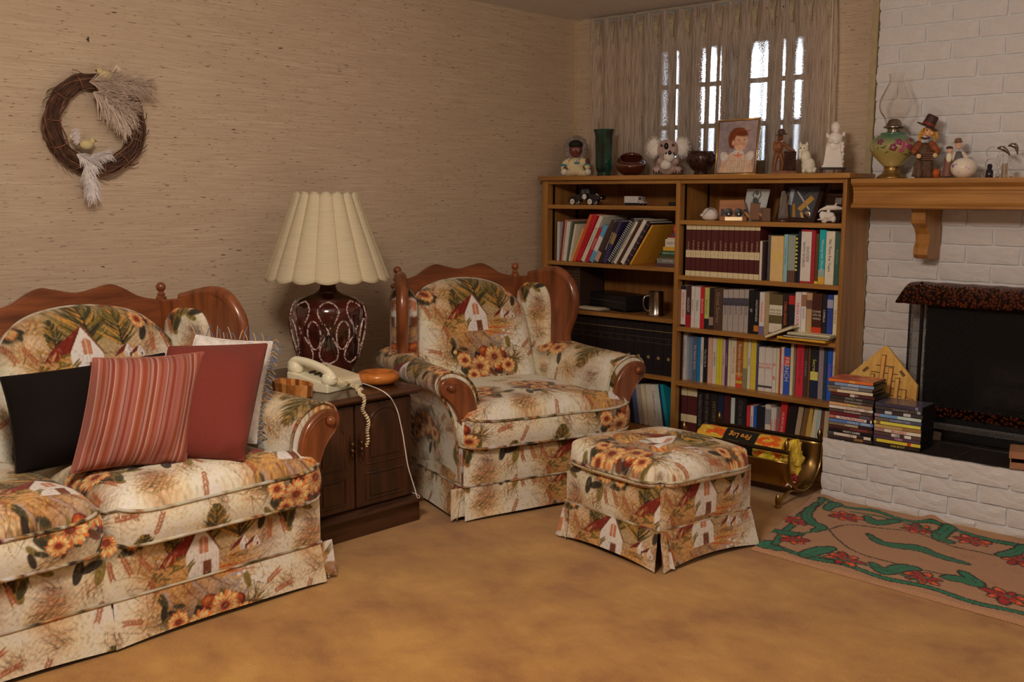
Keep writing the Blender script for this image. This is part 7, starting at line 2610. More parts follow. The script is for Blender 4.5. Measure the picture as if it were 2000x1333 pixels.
for pts in (((1945, 291), (1952, 290), (1960, 294), (1969, 304)), ((1964, 287), (1971, 285), (1979, 289), (1982, 302))):
    b = MB().tube(smooth_poly([A.q(x, y, 1) for x, y in pts], 5, closed=False), [.0006 + .0085 * math.sin(PI * min(1, (k + .6) / 16.5)) ** 1.2 for k in range(16)], 9)
    b.tube([A.q(pts[1][0] + 3, pts[1][1] - 1, 1), A.q(pts[1][0] + 8, pts[1][1] - 5, 1)], [.003, .0005], 6)
    b.tube([A.q(pts[3][0] - 3, pts[3][1] + 2, 1), A.q(pts[3][0], pts[3][1], 1), A.q(pts[3][0] + 3, pts[3][1] + 1, 1)], [.0008, .002, .0008], 6)
    b.build('dolphin', DOL, A.t, smooth='all')
for x in (1949, 1973):
    MB().ball(A.q(x, 344.5, 4), 3.4 * A.m, nu=12, nv=8).tube([A.q(x, 343, 4), A.q(x + (3 if x < 1960 else -3), 312, 0)], .001, 5).build('bead_foot', CHR, A.t, smooth='all')

# ---------------------------------------------------------------- on the hearth
DVD_K = .9
CASE = plain(pc(16, 14, 14), .35, key='black_case')


def dvd(label, x0, y0, z, rot, col, title=None, tcol=(210, 190, 170), blocks=(), group='stacked film cases on the hearth', th_=.0142, top=None):
    t = thing('dvd_case', label, 'dvd case', (x0 + .095, y0, z), rot, group)
    MB().box((-.095, 0, .0004), (.095, .135, th_ - .0004)).build('case', CASE, t, bevel=.001)
    MB().box((-.0935, -.0006, .0012), (.0935, .0002, th_ - .0012)).build('spine_sleeve', plain(pc(*col, DVD_K), .25), t)
    for a, b, c in blocks:
        MB().box((-.0935 + .187 * a, -.0011, .0014), (-.0935 + .187 * b, -.0005, th_ - .0014)).build('spine_picture', plain(pc(*c, DVD_K), .25), t)
    if top:
        MB().box((-.093, .002, th_ - .0005), (.093, .133, th_ - .0001)).build('cover_print', plain(pc(*top, DVD_K), .2, var=.5, vscale=22), t)
    if title:
        letter('spine_lettering', title, .0115, plain(pc(*tcol, DVD_K), .4), t, (0.008, -.0016, th_ / 2), ROT_FL, .12, bold=True)
    return t


LST = [('dark brown', (52, 34, 28), None, None, ((.6, .8, (110, 70, 40)),)), ('white striped', (168, 142, 120), 'YES', (120, 90, 80), ((0, .15, (60, 50, 50)), (.68, .84, (40, 26, 24)))), ('black', (24, 20, 20), "NICK'S GAMES", (190, 180, 170), ()),
       ('dark wine', (64, 30, 26), None, None, ((.5, .9, (90, 40, 34)),)), ('tan-brown', (104, 82, 60), 'CLEARING', (180, 150, 120), ((.7, 1, (46, 26, 24)),)), ('blue', (70, 88, 128), 'COUPLES', (150, 150, 160), ((.72, .95, (110, 120, 150)),)),
       ('white', (190, 164, 146), 'Are You Being Served?', (150, 30, 30), ((0, .18, (150, 80, 60)), (.88, .96, (40, 30, 30)))), ('deep crimson', (92, 26, 32), None, None, ((.7, .95, (70, 60, 62)),)), ('coffee brown', (70, 50, 40), 'CHANGELING', (160, 130, 110), ()),
       ('pale pink', (184, 150, 130), 'Emmanuelle', (180, 110, 90), ((.8, .9, (150, 120, 100)),)), ('orange and cream', (168, 116, 72), 'Holidays', (210, 150, 70), ((.5, 1, (130, 96, 70)),)), ('umber', (60, 44, 34), 'THE MARINERS', (130, 110, 90), ()),
       ('charcoal', (44, 36, 34), 'GRIZZLY MAN', (120, 104, 94), ()), ('dark maroon', (70, 30, 28), 'QUEEN', (150, 120, 100), ((.45, .55, (170, 150, 140)),)), ('cream and tan', (176, 144, 112), None, None, ((0, .2, (120, 80, 50)),)), ('grey-brown', (88, 74, 66), None, None, ((.3, .7, (120, 110, 104)),)),
       ('slate blue', (104, 112, 128), 'STORIES', (170, 170, 176), ((0, .12, (60, 50, 60)),)), ('orange', (184, 80, 34), 'FREE', (200, 150, 60), ())]
rs = random.Random(12)
z = ZH + .0003
n = len(LST)
hts = .2505 / n
for i, (cn, col, ti, tc_, bl) in enumerate(LST):
    hi = i >= 14
    dvd(cn + ' spined film case, ' + ORD[n - i] + ' from the top of the taller stack', -1.957 + rs.uniform(-.004, .004) - (.008 if hi else 0), 4.026 + rs.uniform(-.003, .003), z, rs.uniform(-.02, .02) + (.05 if hi else 0), col, ti, tc_ or (200, 180, 160), bl, th_=hts, top=(150, 70, 50) if i == n - 1 else None)
    z += hts
RST = [('near-black', (34, 24, 22), 'DAS BOOT', (150, 120, 50), ()), ('golden yellow', (190, 140, 40), None, None, ((.0, .06, (60, 50, 40)), (.72, .8, (150, 40, 30)))), ('dusky purple', (66, 44, 52), 'TORN', (190, 110, 130), ()),
       ('brown with white tabs', (70, 48, 40), 'SEEDS', (40, 30, 30), ((.38, .56, (170, 160, 150)), (.66, .80, (170, 160, 150)))), ('cream', (180, 150, 124), 'BIG DADDY', (160, 26, 26), ((0, .22, (130, 90, 80)),)), ('gold-brown', (150, 112, 64), None, None, ((.6, 1, (120, 80, 46)),)),
       ('lemon yellow', (194, 152, 54), None, None, ((.05, .14, (110, 70, 40)),)), ('dark slate', (60, 56, 66), 'CONSPIRATORS', (130, 120, 130), ((.0, .3, (90, 70, 60)),)), ('sky blue', (90, 110, 150), None, None, ((.5, 1, (150, 160, 150)), (0, .12, (120, 90, 90)))),
       ('black and white', (50, 38, 36), None, None, ((.2, .35, (150, 136, 124)), (.6, .75, (150, 136, 124)))), ('dark umber', (56, 44, 38), 'SEARCHING', (96, 84, 76), ((.9, .97, (120, 110, 104)),)), ('violet-black', (52, 42, 50), None, None, ((.86, .92, (100, 96, 100)),))]
z = ZH + .0003
n = len(RST)
hts = .176 / n
for i, (cn, col, ti, tc_, bl) in enumerate(RST):
    dvd(cn + ' spined film case, ' + ORD[n - i] + ' from the top of the lower stack', -1.763 + rs.uniform(-.002, .003), 4.030 + rs.uniform(-.002, .002), z, rs.uniform(-.006, .006) + .03, col, ti, tc_ or (200, 180, 160), bl, th_=hts, top=(60, 50, 60) if i == n - 1 else None)
    z += hts

# pointed wooden game board leaning behind the stacks
GX, GY = -1.830, 4.215
gb = thing('game_board', 'pointed wooden peg game board standing behind the film cases', 'game board', (GX, GY, ZH))
M_BOARD = wood('pale_game_wood', pc(150, 96, 40, .9), pc(188, 130, 62, .9), (1, 1, .1), 40, .4)
TB = TM((0, 0, 0), (-.20, 0, 0))
pts = [(-.150, 0), (.155, 0), (.155, .150), (.142, .165), (.140, .228), (-.008, .376), (-.022, .376), (-.16, .235), (-.160, .170), (-.150, .150)]
MB().prism(pts, 0, .018, axis=1, T=TB).build('board', M_BOARD, gb, bevel=.002)
M_GRV = plain(pc(64, 36, 14), .6)
M_BAR = plain(pc(176, 116, 52), .4)
xs_ = [(-.118, .17), (-.086, .215), (-.054, .25), (-.015, .335), (.022, .285), (.056, .245), (.090, .20), (.122, .165)]
for x, zt_ in xs_:
    bo_ = MB().box((x - .0075, -.0062, .03), (x + .0075, 0, zt_), T=TB).build('bar', M_BAR, gb, bevel=.001)
    MB().box((x - .0105, -.0016, .027), (x + .0105, 0, zt_ + .003), T=TB).build('bar_slot', M_GRV, bo_)
for k in range(9):
    zz = .05 + .030 * k
    hw = min(.135, (.355 - zz) * .62)
    MB().box((-.005 - hw, -.0012, zz), (-.005 + hw, .0004, zz + .0032), T=TB).build('groove', M_GRV, gb)
for sx, ang in ((-.088, .75), (.072, -.78)):
    MB().box((-.014, -.0014, -.006), (.014, .0004, .006), T=TB @ TM((sx, 0, .268 if sx < 0 else .268), (0, -ang, 0))).build('name_tab', plain(pc(84, 50, 24), .5), gb)

# cardboard box at the edge of the hearth
cbx = thing('cardboard_box', 'small open cardboard box on the dark hearth tiles', 'box', (-1.165, 4.10, ZH), .28)
CBM = plain(pc(124, 78, 50), .8)
s_ = MB()
s_.box((-.09, -.06, 0), (.09, .06, .004)).box((-.09, -.06, .004), (-.086, .06, .062)).box((.086, -.06, .004), (.09, .06, .062)).box((-.086, .056, .004), (.086, .06, .062)).box((-.086, -.06, .004), (.086, -.056, .024))
s_.build('box', CBM, cbx)
MB().box((-.094, -.064, .062), (.094, .064, .066)).box((-.094, -.064, .040), (-.090, .064, .062)).box((-.09, -.064, .040), (.094, -.060, .062)).build('lid', CBM, cbx)

# ---------------------------------------------------------------- fire screen
HAM, nt_, b_ = nodes('hammered_copper')
v_ = tex(nt_, 'ShaderNodeTexVoronoi', 62, coords(nt_))
r_ = ramp(nt_, [(.0, pc(150, 74, 34)), (.35, pc(84, 36, 18)), (.7, pc(34, 15, 9))])
nt_.links.new(v_.outputs['Distance'], r_.inputs['Fac'])
nt_.links.new(r_.outputs['Color'], b_.inputs['Base Color'])
b_.inputs['Metallic'].default_value = .8
b_.inputs['Roughness'].default_value = .3
bump(nt_, b_, v_.outputs['Distance'], 1.0, .03)
BLKM = plain(pc(16, 14, 14), .45, .5)
MESH, nt_, b_ = nodes('black_wire_mesh')
b_.inputs['Base Color'].default_value = (*pc(30, 26, 24), 1)
b_.inputs['Metallic'].default_value = .4
b_.inputs['Roughness'].default_value = .45
tr = nt_.nodes.new('ShaderNodeBsdfTransparent')
mx = nt_.nodes.new('ShaderNodeMixShader')
tc = nt_.nodes.new('ShaderNodeTexCoord')
sx = nt_.nodes.new('ShaderNodeSeparateXYZ')
nt_.links.new(tc.outputs['Object'], sx.inputs[0])
xy = nt_.nodes.new('ShaderNodeMath')
xy.operation = 'ADD'
nt_.links.new(sx.outputs['X'], xy.inputs[0])
nt_.links.new(sx.outputs['Y'], xy.inputs[1])
best = None
for sg in (1, -1):
    a = nt_.nodes.new('ShaderNodeMath')
    a.operation = 'MULTIPLY_ADD'
    nt_.links.new(sx.outputs['Z'], a.inputs[0])
    a.inputs[1].default_value = sg * .8
    nt_.links.new(xy.outputs[0], a.inputs[2])
    f = nt_.nodes.new('ShaderNodeMath')
    f.operation = 'PINGPONG'
    nt_.links.new(a.outputs[0], f.inputs[0])
    f.inputs[1].default_value = .0042
    g_ = nt_.nodes.new('ShaderNodeMath')
    g_.operation = 'LESS_THAN'
    nt_.links.new(f.outputs[0], g_.inputs[0])
    g_.inputs[1].default_value = .0010
    if best is None:
        best = g_
    else:
        m_ = nt_.nodes.new('ShaderNodeMath')
        m_.operation = 'MAXIMUM'
        nt_.links.new(best.outputs[0], m_.inputs[0])
        nt_.links.new(g_.outputs[0], m_.inputs[1])
        best = m_
nt_.links.new(best.outputs[0], mx.inputs[0])
nt_.links.new(tr.outputs[0], mx.inputs[1])
nt_.links.new(b_.outputs[0], mx.inputs[2])
nt_.links.new(mx.outputs[0], nt_.nodes['Material Output'].inputs['Surface'])

SX0, SX1, SYF = -1.715, -0.915, 4.315
fs = thing('fire_screen', 'black mesh fire screen with hammered copper hood and lower band', 'fire screen', (-1.315, 4.40, ZH))
fo = np.array((-1.315, 4.40, ZH))


def fbox(name, lo, hi, mat, bevel=0.0, **k):
    return MB().box(np.array(lo) - fo, np.array(hi) - fo).build(name, mat, fs, bevel=bevel, **k)


hp_ = [(4.462, .885), (4.352, .882), (4.258, .812), (4.266, .806), (4.300, .806), (4.462, .806)]
V, nH = [], 26
G = []
prof_ = smooth_poly([(4.462, .886), (4.40, .887), (4.35, .882), (4.31, .858), (4.275, .826), (4.262, .812), (4.272, .806), (4.30, .806)], 3, closed=False)
for i in range(nH):
    f = i / (nH - 1)
    x0, x1 = -1.800, -.830
    row_ = []
    for (y, z) in prof_:
        k = (.886 - z) / .08
        xx = (x0 + .012 - .016 * k) + ((x1 - .012 + .016 * k) - (x0 + .012 - .016 * k)) * f
        row_.append((xx - fo[0], y - fo[1], z - fo[2] + .0015 * math.sin(i * 2.3)))
    G.append(row_)
hd = MB().grid(G)
hd.add([G[0][k] for k in range(len(prof_))], [tuple(range(len(prof_)))]).add([G[-1][k] for k in range(len(prof_))], [tuple(range(len(prof_)))])
hd.build('copper_hood', HAM, fs, smooth=True)
MB().ball(np.array((-1.735, 4.36, .889)) - fo, .006, nu=10, nv=6).build('hood_rivet', BLKM, fs, smooth='all')
for x in (SX0, SX1 - .012):
    fbox('post', (x, SYF - .006, ZH), (x + .012, SYF + .006, .82), BLKM)
for x, s in ((SX0, -1), (SX1, 1)):
    bx0 = x + s * .115
    fbox('back_post', (min(bx0, bx0 + .008), 4.475, ZH), (max(bx0, bx0 + .008), 4.483, .81), BLKM)
    MB().add([np.array((x, SYF, ZH + .008)) - fo, np.array((bx0, 4.478, ZH + .008)) - fo, np.array((bx0, 4.478, .81)) - fo, np.array((x, SYF, .81)) - fo], [(0, 1, 2, 3)]).build('side_mesh', MESH, fs)
MB().add([np.array((SX0, SYF, .385)) - fo, np.array((SX1, SYF, .385)) - fo, np.array((SX1, SYF, .81)) - fo, np.array((SX0, SYF, .81)) - fo], [(0, 1, 2, 3)]).build('front_mesh', MESH, fs)
MB().add([np.array((SX0, SYF, ZH + .012)) - fo, np.array((SX1, SYF, ZH + .012)) - fo, np.array((SX1, SYF, .345)) - fo, np.array((SX0, SYF, .345)) - fo], [(0, 1, 2, 3)]).build('lower_mesh', MESH, fs)
fbox('copper_band', (SX0 + .012, SYF - .006, .345), (SX1 - .012, SYF + .004, .385), HAM, .002)
fbox('bottom_rail', (SX0, SYF - .004, ZH + .006), (SX1, SYF + .004, ZH + .016), BLKM)
for x in (-1.63, -1.0):
    MB().prism([(x - fo[0], 0), (x - fo[0] + .034, 0), (x - fo[0] + .036, .032), (x - fo[0] + .006, .034)], SYF - .022 - fo[1], SYF - .016 - fo[1], axis=1).build('foot', plain(pc(120, 92, 72), .5), fs)
# the grate and charred logs inside
gr = thing('fire_grate', 'black iron grate with charred logs inside the dark firebox', 'grate', (-1.315, 4.80, ZH))
for k in range(7):
    MB().box((-.27 + .09 * k - .008, -.12, .06), (-.27 + .09 * k + .008, .12, .076)).build('bar', BLKM, gr)
for x in (-.25, .25):
    MB().box((x - .008, -.12, 0), (x + .008, -.10, .06)).box((x - .008, .10, 0), (x + .008, .12, .06)).build('leg', BLKM, gr)
for k, (y, z, r) in enumerate(((-.06, .128, .05), (.06, .124, .046), (0, .205, .045))):
    lg = MB().tube([(x, y + .008 * math.sin(x * 9 + k), z) for x in np.linspace(-.26, .26, 10)], [r * (1 + .06 * math.sin(q * 2.1 + k)) for q in range(10)], 12).build('log', plain((.02, .017, .015), .9, var=.6, vscale=30), gr, smooth=True)

# ---------------------------------------------------------------- brass log holder
lh = thing('log_holder', 'brass log cradle with finials between bookcase and hearth', 'log holder', (-2.26, 3.92, 0))
lo_ = np.array((-2.26, 3.92, 0))
BRASS = plain((.36, .24, .09), .30, 1.0, var=.15, vscale=8)
HX0, HX1 = -2.515, -2.000
U = smooth_poly([(3.782, .175), (3.790, .135), (3.812, .088), (3.858, .050), (3.92, .036), (3.985, .050), (4.032, .088), (4.056, .135), (4.062, .215)], 4, closed=False)
G = [[(x - lo_[0], y - lo_[1], z) for y, z in U] for x in np.linspace(HX0, HX1, 8)]
tr_ = MB().grid(G).build('trough', BRASS, lh, smooth='all')
sd = tr_.modifiers.new('thick', 'SOLIDIFY')
sd.thickness = .003
for x in (HX0, HX1):
    MB().tube([(x - lo_[0], 3.78 - lo_[1], .215)] + [(x - lo_[0], y - lo_[1], z) for y, z in U], .0055, 8).build('end_hoop', BRASS, lh, smooth=True)
for y in (3.778, 4.062):
    MB().tube([(HX0 - lo_[0], y - lo_[1], .219), (HX1 - lo_[0], y - lo_[1], .219)], .0085, 10).build('rail', plain((.05, .032, .018), .35, .7), lh, smooth=True)
FIN = [(.004, -.012), (.006, -.004), (.010, .0), (.006, .006), (.010, .012), (.012, .022), (.009, .036), (.004, .047), (.0, .052)]
for x in (HX0 + .012, HX1 - .012):
    for y in (3.778, 4.062):
        MB().lathe(FIN, c=(x - lo_[0], y - lo_[1], .222), n=16).build('finial', BRASS, lh, smooth='all')
    for s, yy in ((-1, 3.725), (1, 4.115)):
        MB().tube(smooth_poly([(x - lo_[0], 3.92 - lo_[1] + s * .03, .036), (x - lo_[0], 3.92 - lo_[1] + s * .10, .050), (x - lo_[0], yy - lo_[1], .012)], 5, closed=False), .0075, 8).build('leg', BRASS, lh, smooth='all')
        MB().lathe([(.012, 0), (.013, .006), (.007, .012), (.011, .02), (.012, .032), (.009, .046), (.004, .056), (.0, .06)], c=(x - lo_[0], yy - lo_[1], 0), n=16).build('foot_finial', BRASS, lh, smooth='all')

# wrapped fire log lying in the cradle
lgx = thing('fire_log', 'black and flame-orange wrapped fire log lying in the brass cradle', 'fire log', (-2.275, 3.895, .106))
nl, na = 150, 96
Ls, Aa = np.linspace(-.205, .205, nl), np.linspace(0, 2 * PI, na + 1)
FL = Sheet(410, 400, pc(30, 26, 20))
rs = random.Random(21)
for x0 in (0, 282):
    FL.poly([(x0, 0), (x0 + 128, 0), (x0 + 128, 400), (x0, 400)], pc(196, 128, 40))
    for k in range(26):
        FL.ellipse(x0 + rs.uniform(10, 118), rs.uniform(0, 400), rs.uniform(18, 34), rs.uniform(8, 18), rs.uniform(-.5, .5), pc(186, 70, 24), .95)
        FL.ellipse(x0 + rs.uniform(10, 118), rs.uniform(0, 400), rs.uniform(14, 24), rs.uniform(3, 6), rs.uniform(-.6, .6), pc(206, 156, 60), .95)
FL.poly([(126, 0), (284, 0), (284, 400), (126, 400)], pc(30, 26, 20))
LL, AA = np.meshgrid(Ls, Aa, indexing='ij')
rr = (.056 / (np.abs(np.cos(AA)) ** 4 + np.abs(np.sin(AA)) ** 4) ** .25) * (1 - .0 * LL) + ripple(LL, AA * .06, .0018, 40, 5)
colr = FL.a[(np.clip(AA / (2 * PI) * 399, 0, 399)).astype(int), np.clip((LL + .205) * 1000, 0, 409).astype(int)]
cl = Cloth()
tilt = .78
cl.sheet(np.stack([LL, rr * np.cos(AA + tilt), .075 + rr * np.sin(AA + tilt)], -1), colr)
M_WRAP = cloth_mat('printed_wrapper', .35, 0, 60, .1)
lgb = cl.build('wrapper', lgx, M_WRAP)
for x in (-.2045, .2045):
    MB().prism([(.054 * math.cos(a) / (abs(math.cos(a)) ** 4 + abs(math.sin(a)) ** 4) ** .25, .075 + .054 * math.sin(a) / (abs(math.cos(a)) ** 4 + abs(math.sin(a)) ** 4) ** .25) for a in np.linspace(0, 2 * PI, 25)[:-1]], x - .001, x + .001, axis=0).build('end_fold', plain(pc(196, 128, 40), .4), lgx)
# the name reads upside down on the face turned to the room
nv = np.array([0, -math.sin(.62), math.cos(.62)])
MXr = Matrix(((-1, 0, 0), (0, -math.cos(.62), -math.sin(.62)), (0, -math.sin(.62), math.cos(.62)))).to_euler()
fm = np.array([0, 0, .075]) + nv * .0600
letter('log_lettering', 'Fire Log', .040, plain(pc(206, 110, 40), .4), lgx, (.0, fm[1], fm[2] + .0045), MXr, .105, bold=True)
letter('small_print', 'FIREPLACE LOG', .008, plain(pc(150, 130, 110), .4), lgx, (-.01, fm[1] - .034, fm[2] - .016), MXr, .07)


def crumple(name, label, cat, c, size, col, seed, star=False):
    r = np.random.default_rng(seed)
    t = thing(name, label, cat, c)
    mb = MB()
    nu, nv_ = 18, 12
    G = []
    for j in range(nv_ + 1):
        th_ = PI * j / nv_
        row_ = []
        for i in range(nu):
            a = 2 * PI * i / nu
            k = 1 + .34 * r.uniform(-1, 1) * math.sin(th_)
            row_.append((size[0] * k * math.sin(th_) * math.cos(a), size[1] * k * math.sin(th_) * math.sin(a), size[2] * (1 - k * math.cos(th_))))
        G.append(row_)
    mb.grid(G, wrap=True).build('paper', plain(pc(*col), .45, var=.35, vscale=30), t)
    if star:
        pts = [((.026 if k % 2 == 0 else .011) * math.cos(PI / 2 + k * PI / 5), (.026 if k % 2 == 0 else .011) * math.sin(PI / 2 + k * PI / 5)) for k in range(10)]
        MB().prism(pts, -.001, .001, axis=1, T=TM((.025, -size[1] * .98, size[2] * .75), (0, .3, .9))).build('star', plain(pc(190, 150, 120), .5), t)
    return t


crumple('wrapper', 'crumpled amber wrapper standing at the open end of the cradle', 'wrapper', (-2.035, 3.885, .090), (.030, .055, .080), (206, 130, 34), 3)
crumple('wrapper', 'crumpled red wrapper with a pale star low in the cradle end', 'wrapper', (-2.040, 3.855, .060), (.034, .030, .032), (140, 26, 30), 5, True)
crumple('wrapper', 'yellow fire-log bag showing between rail and cradle front', 'wrapper', (-2.12, 3.840, .10), (.06, .038, .045), (200, 136, 30), 8)

# ---------------------------------------------------------------- hooked rug
RA, RU, RV = np.array([-1.825, 3.196]), np.array([1.0, -.042]), np.array([-.165, .770])
RLEN = 1.24


def ruv(px, py):
    w = P(px, py, 2, .010)[:2] - RA
    m_ = np.array([RU, RV]).T
    return np.linalg.solve(m_, w)          # u in metres, v from 0 to 1


RW_, RH_ = 1250, 800
RG = Sheet(RW_, RH_, pc(134, 90, 60, .95))
R_GRN, R_BLK, R_RED, R_ORG = pc(22, 78, 50, .95), pc(24, 18, 16), pc(128, 14, 10, .95), pc(182, 62, 20, .95)
rs = random.Random(31)
for _ in range(160):
    RG.blob(rs.uniform(0, RW_), rs.uniform(0, RH_), rs.uniform(10, 40), rs.choice((pc(140, 94, 62), pc(122, 80, 52))), .4)
sc_r = lambda u, v: (u * 1000, min(.935, max(.065, v)) * 790 + 4)


def outl(pts, w, col, edge=5):
    RG.stroke(pts, w + 2 * edge, R_BLK, 1, False)
    RG.stroke(pts, w, col, 1, False)


def rleaf(pts, w, col=R_GRN):
    p = smooth_poly(pts, 5, closed=False)
    n = len(p)
    for c_, e in ((R_BLK, 9), (col, 0)):
        for k in range(n - 1):
            ww = (w * math.sin(PI * (k + .7) / n) ** .7 * (1 + .22 * math.sin(k * 2.6)) + e * 2)
            RG.stroke([tuple(p[k]), tuple(p[k + 1])], ww, c_, 1, False)
    RG.stroke([tuple(q) for q in p[2:-2]], 3, R_BLK, .9, False)


def rflower(u, v, r, seed):
    x, y = sc_r(u, v)
    q = random.Random(seed)
    n = 7
    a0 = q.uniform(0, 6)
    for k in range(n):
        a = a0 + 2 * PI * k / n
        L = r * q.uniform(.85, 1.2)
        cx, cy = x + math.cos(a) * L * .55, y + math.sin(a) * L * .55
        RG.ellipse(cx, cy, L * .57, L * .32, a, R_BLK)
        RG.ellipse(cx, cy, L * .46, L * .20, a, R_RED if k % 2 else R_ORG)
        RG.ellipse(cx - math.cos(a) * L * .16, cy - math.sin(a) * L * .16, L * .26, L * .15, a, R_RED)
    RG.ellipse(x, y, r * .26, r * .22, 0, R_RED)
    RG.ellipse(x + r * .15, y + r * .12, r * .16, r * .13, 0, R_GRN)


# green border line with a dark edge, wavering
for v0 in (.078, .922):
    outl([sc_r(u, v0 + .012 * math.sin(u * 21 + v0 * 9)) for u in np.linspace(.05, RLEN - .05, 50)], 20, R_GRN, 7)
for u0 in (.055, RLEN - .055):
    outl([sc_r(u0 + .006 * math.sin(v * 17), v) for v in np.linspace(.075, .925, 24)], 20, R_GRN, 7)
# thin dark scalloped inner frame
fru = [(.20, .5), (.26, .38), (.34, .30), (.5, .27), (.66, .30), (.84, .27), (.98, .34), (1.04, .5), (.98, .66), (.84, .72), (.66, .68), (.5, .74), (.34, .70), (.24, .62)]
RG.stroke([sc_r(*p) for p in smooth_poly(fru + fru[:1], 8, closed=False)], 8, R_BLK, 1, False)
for k, (px, py) in enumerate(((1650, 1010), (1553, 1020), (1548, 1054), (1645, 1093), (1787, 1036), (1897, 1058), (1797, 1130), (1960, 1166), (1990, 1095))):
    u, v = ruv(px, py)
    rflower(u, v, (62, 50, 56, 64, 56, 58, 64, 66, 58)[k], 50 + k)
rflower(1.12, .52, 56, 70)
for pts in (((1700, 1045), (1725, 1062), (1760, 1070), (1800, 1075), (1850, 1092), (1893, 1104)),):
    rleaf([sc_r(*ruv(*p)) for p in pts], 44)
for w, pts in ((40, ((1590, 985), (1575, 1005), (1585, 1022), (1608, 1032), (1590, 1040))), (34, ((1565, 1045), (1530, 1043), (1500, 1036))), (40, ((1690, 1010), (1710, 1022), (1752, 1018))), (52, ((1625, 1072), (1590, 1078), (1568, 1086))), (46, ((1700, 1100), (1725, 1118), (1760, 1110), (1790, 1112))),
               (44, ((1860, 1022), (1850, 1035), (1830, 1050), (1858, 1062))), (40, ((1950, 1085), (1975, 1080), (2000, 1068))), (50, ((1840, 1128), (1870, 1132), (1905, 1140), (1880, 1120))), (40, ((1500, 1060), (1480, 1072), (1520, 1078))), (36, ((1640, 985), (1620, 990), (1612, 998)))):
    rleaf([sc_r(*ruv(*p)) for p in pts], w)
for pts in (((1500, 1075), (1600, 1090), (1700, 1108), (1800, 1140)), ((1660, 1000), (1740, 1016), (1830, 1044)), ((1500, 1040), (1540, 1046), (1600, 1040))):
    outl([tuple(p) for p in smooth_poly([sc_r(*ruv(*p)) for p in pts], 8, closed=False)], 7, R_GRN, 3)
nu, nv = 400, 240
Uu, Vv = np.meshgrid(np.linspace(0, RLEN, nu), np.linspace(0, 1, nv))
edge_ = np.minimum(np.minimum(Uu, RLEN - Uu) / .012, np.minimum(Vv, 1 - Vv) / .016)
Zr = .0115 * np.clip(edge_, 0, 1) ** .5 + .0015 + ripple(Uu, Vv, .0016, 30, 3) * np.clip(edge_, 0, 1)
Zr += .020 * np.exp(-((Uu - .505) / .035) ** 2) * np.clip((Vv - .80) / .2, 0, 1) ** 1.5 + .008 * np.clip((Vv - .86) / .14, 0, 1) * (1 + np.sin(Uu * 26)) * .5
wv = .010 * np.sin(Uu * 13 + 1) + .008 * np.sin(Uu * 29)
Xr = RA[0] + Uu * RU[0] + Vv * RV[0] + .006 * np.sin(Vv * 9)
Yr = RA[1] + Uu * RU[1] + Vv * RV[1] + wv * Vv * .8
Yr = np.minimum(Yr, 3.992)
jit = RNG.normal(0, 1.3, (2, nv, nu))
colr = RG.a[np.clip(Vv * 790 + 4 + jit[0] * 1.6, 0, RH_ - 1).astype(int), np.clip(Uu * 1000 + jit[1] * 1.6, 0, RW_ - 1).astype(int)]
cl = Cloth()
cl.sheet(np.stack([Xr, Yr, Zr], -1), colr)
M_HOOK = cloth_mat('hooked_wool', .95, .15, 230, 1.0)
rug = cl.build('rug', None, M_HOOK)
tag(rug, 'tan hooked rug with red flowers and green leaves before the hearth', 'rug')

# ---------------------------------------------------------------- curtain
CURT, nt_, b_ = nodes('open_weave_curtain')
nt_.nodes.remove(b_)
uvn = nt_.nodes.new('ShaderNodeAttribute')
uvn.attribute_name = 'weave'          # r: distance across the cloth, g: height, b: fullness of the fold
sp = nt_.nodes.new('ShaderNodeSeparateXYZ')
nt_.links.new(uvn.outputs['Vector'], sp.inputs[0])


def cmb(xs, zs):
    a, b, c = nt_.nodes.new('ShaderNodeMath'), nt_.nodes.new('ShaderNodeMath'), nt_.nodes.new('ShaderNodeCombineXYZ')
    a.operation = b.operation = 'MULTIPLY'
    a.inputs[1].default_value, b.inputs[1].default_value = xs, zs
    nt_.links.new(sp.outputs['X'], a.inputs[0])
    nt_.links.new(sp.outputs['Y'], b.inputs[0])
    nt_.links.new(a.outputs[0], c.inputs['X'])
    nt_.links.new(b.outputs[0], c.inputs['Z'])
    return c.outputs[0]


th1 = tex(nt_, 'ShaderNodeTexNoise', 1.0, cmb(260, 9), Detail=3.0)
th2 = tex(nt_, 'ShaderNodeTexNoise', 1.0, cmb(420, 260), Detail=2.0)
nub = tex(nt_, 'ShaderNodeTexNoise', 1.0, cmb(120, 45), Detail=2.0)
r_ = ramp(nt_, [(.32, pc(132, 106, 88)), (.52, pc(180, 150, 126)), (.72, pc(206, 178, 152))])
nt_.links.new(th1.outputs['Fac'], r_.inputs['Fac'])
rn = ramp(nt_, [(.0, (0, 0, 0)), (.69, (0, 0, 0)), (.74, (1, 1, 1))])
nt_.links.new(nub.outputs['Fac'], rn.inputs['Fac'])
cc_ = mixc(nt_, rn.outputs['Color'], r_.outputs['Color'], pc(64, 42, 30))
df, tl, ts_ = nt_.nodes.new('ShaderNodeBsdfDiffuse'), nt_.nodes.new('ShaderNodeBsdfTranslucent'), nt_.nodes.new('ShaderNodeBsdfTransparent')
nt_.links.new(cc_, df.inputs['Color'])
nt_.links.new(cc_, tl.inputs['Color'])
m1, m2 = nt_.nodes.new('ShaderNodeMixShader'), nt_.nodes.new('ShaderNodeMixShader')
m1.inputs[0].default_value = .58
nt_.links.new(df.outputs[0], m1.inputs[1])
nt_.links.new(tl.outputs[0], m1.inputs[2])
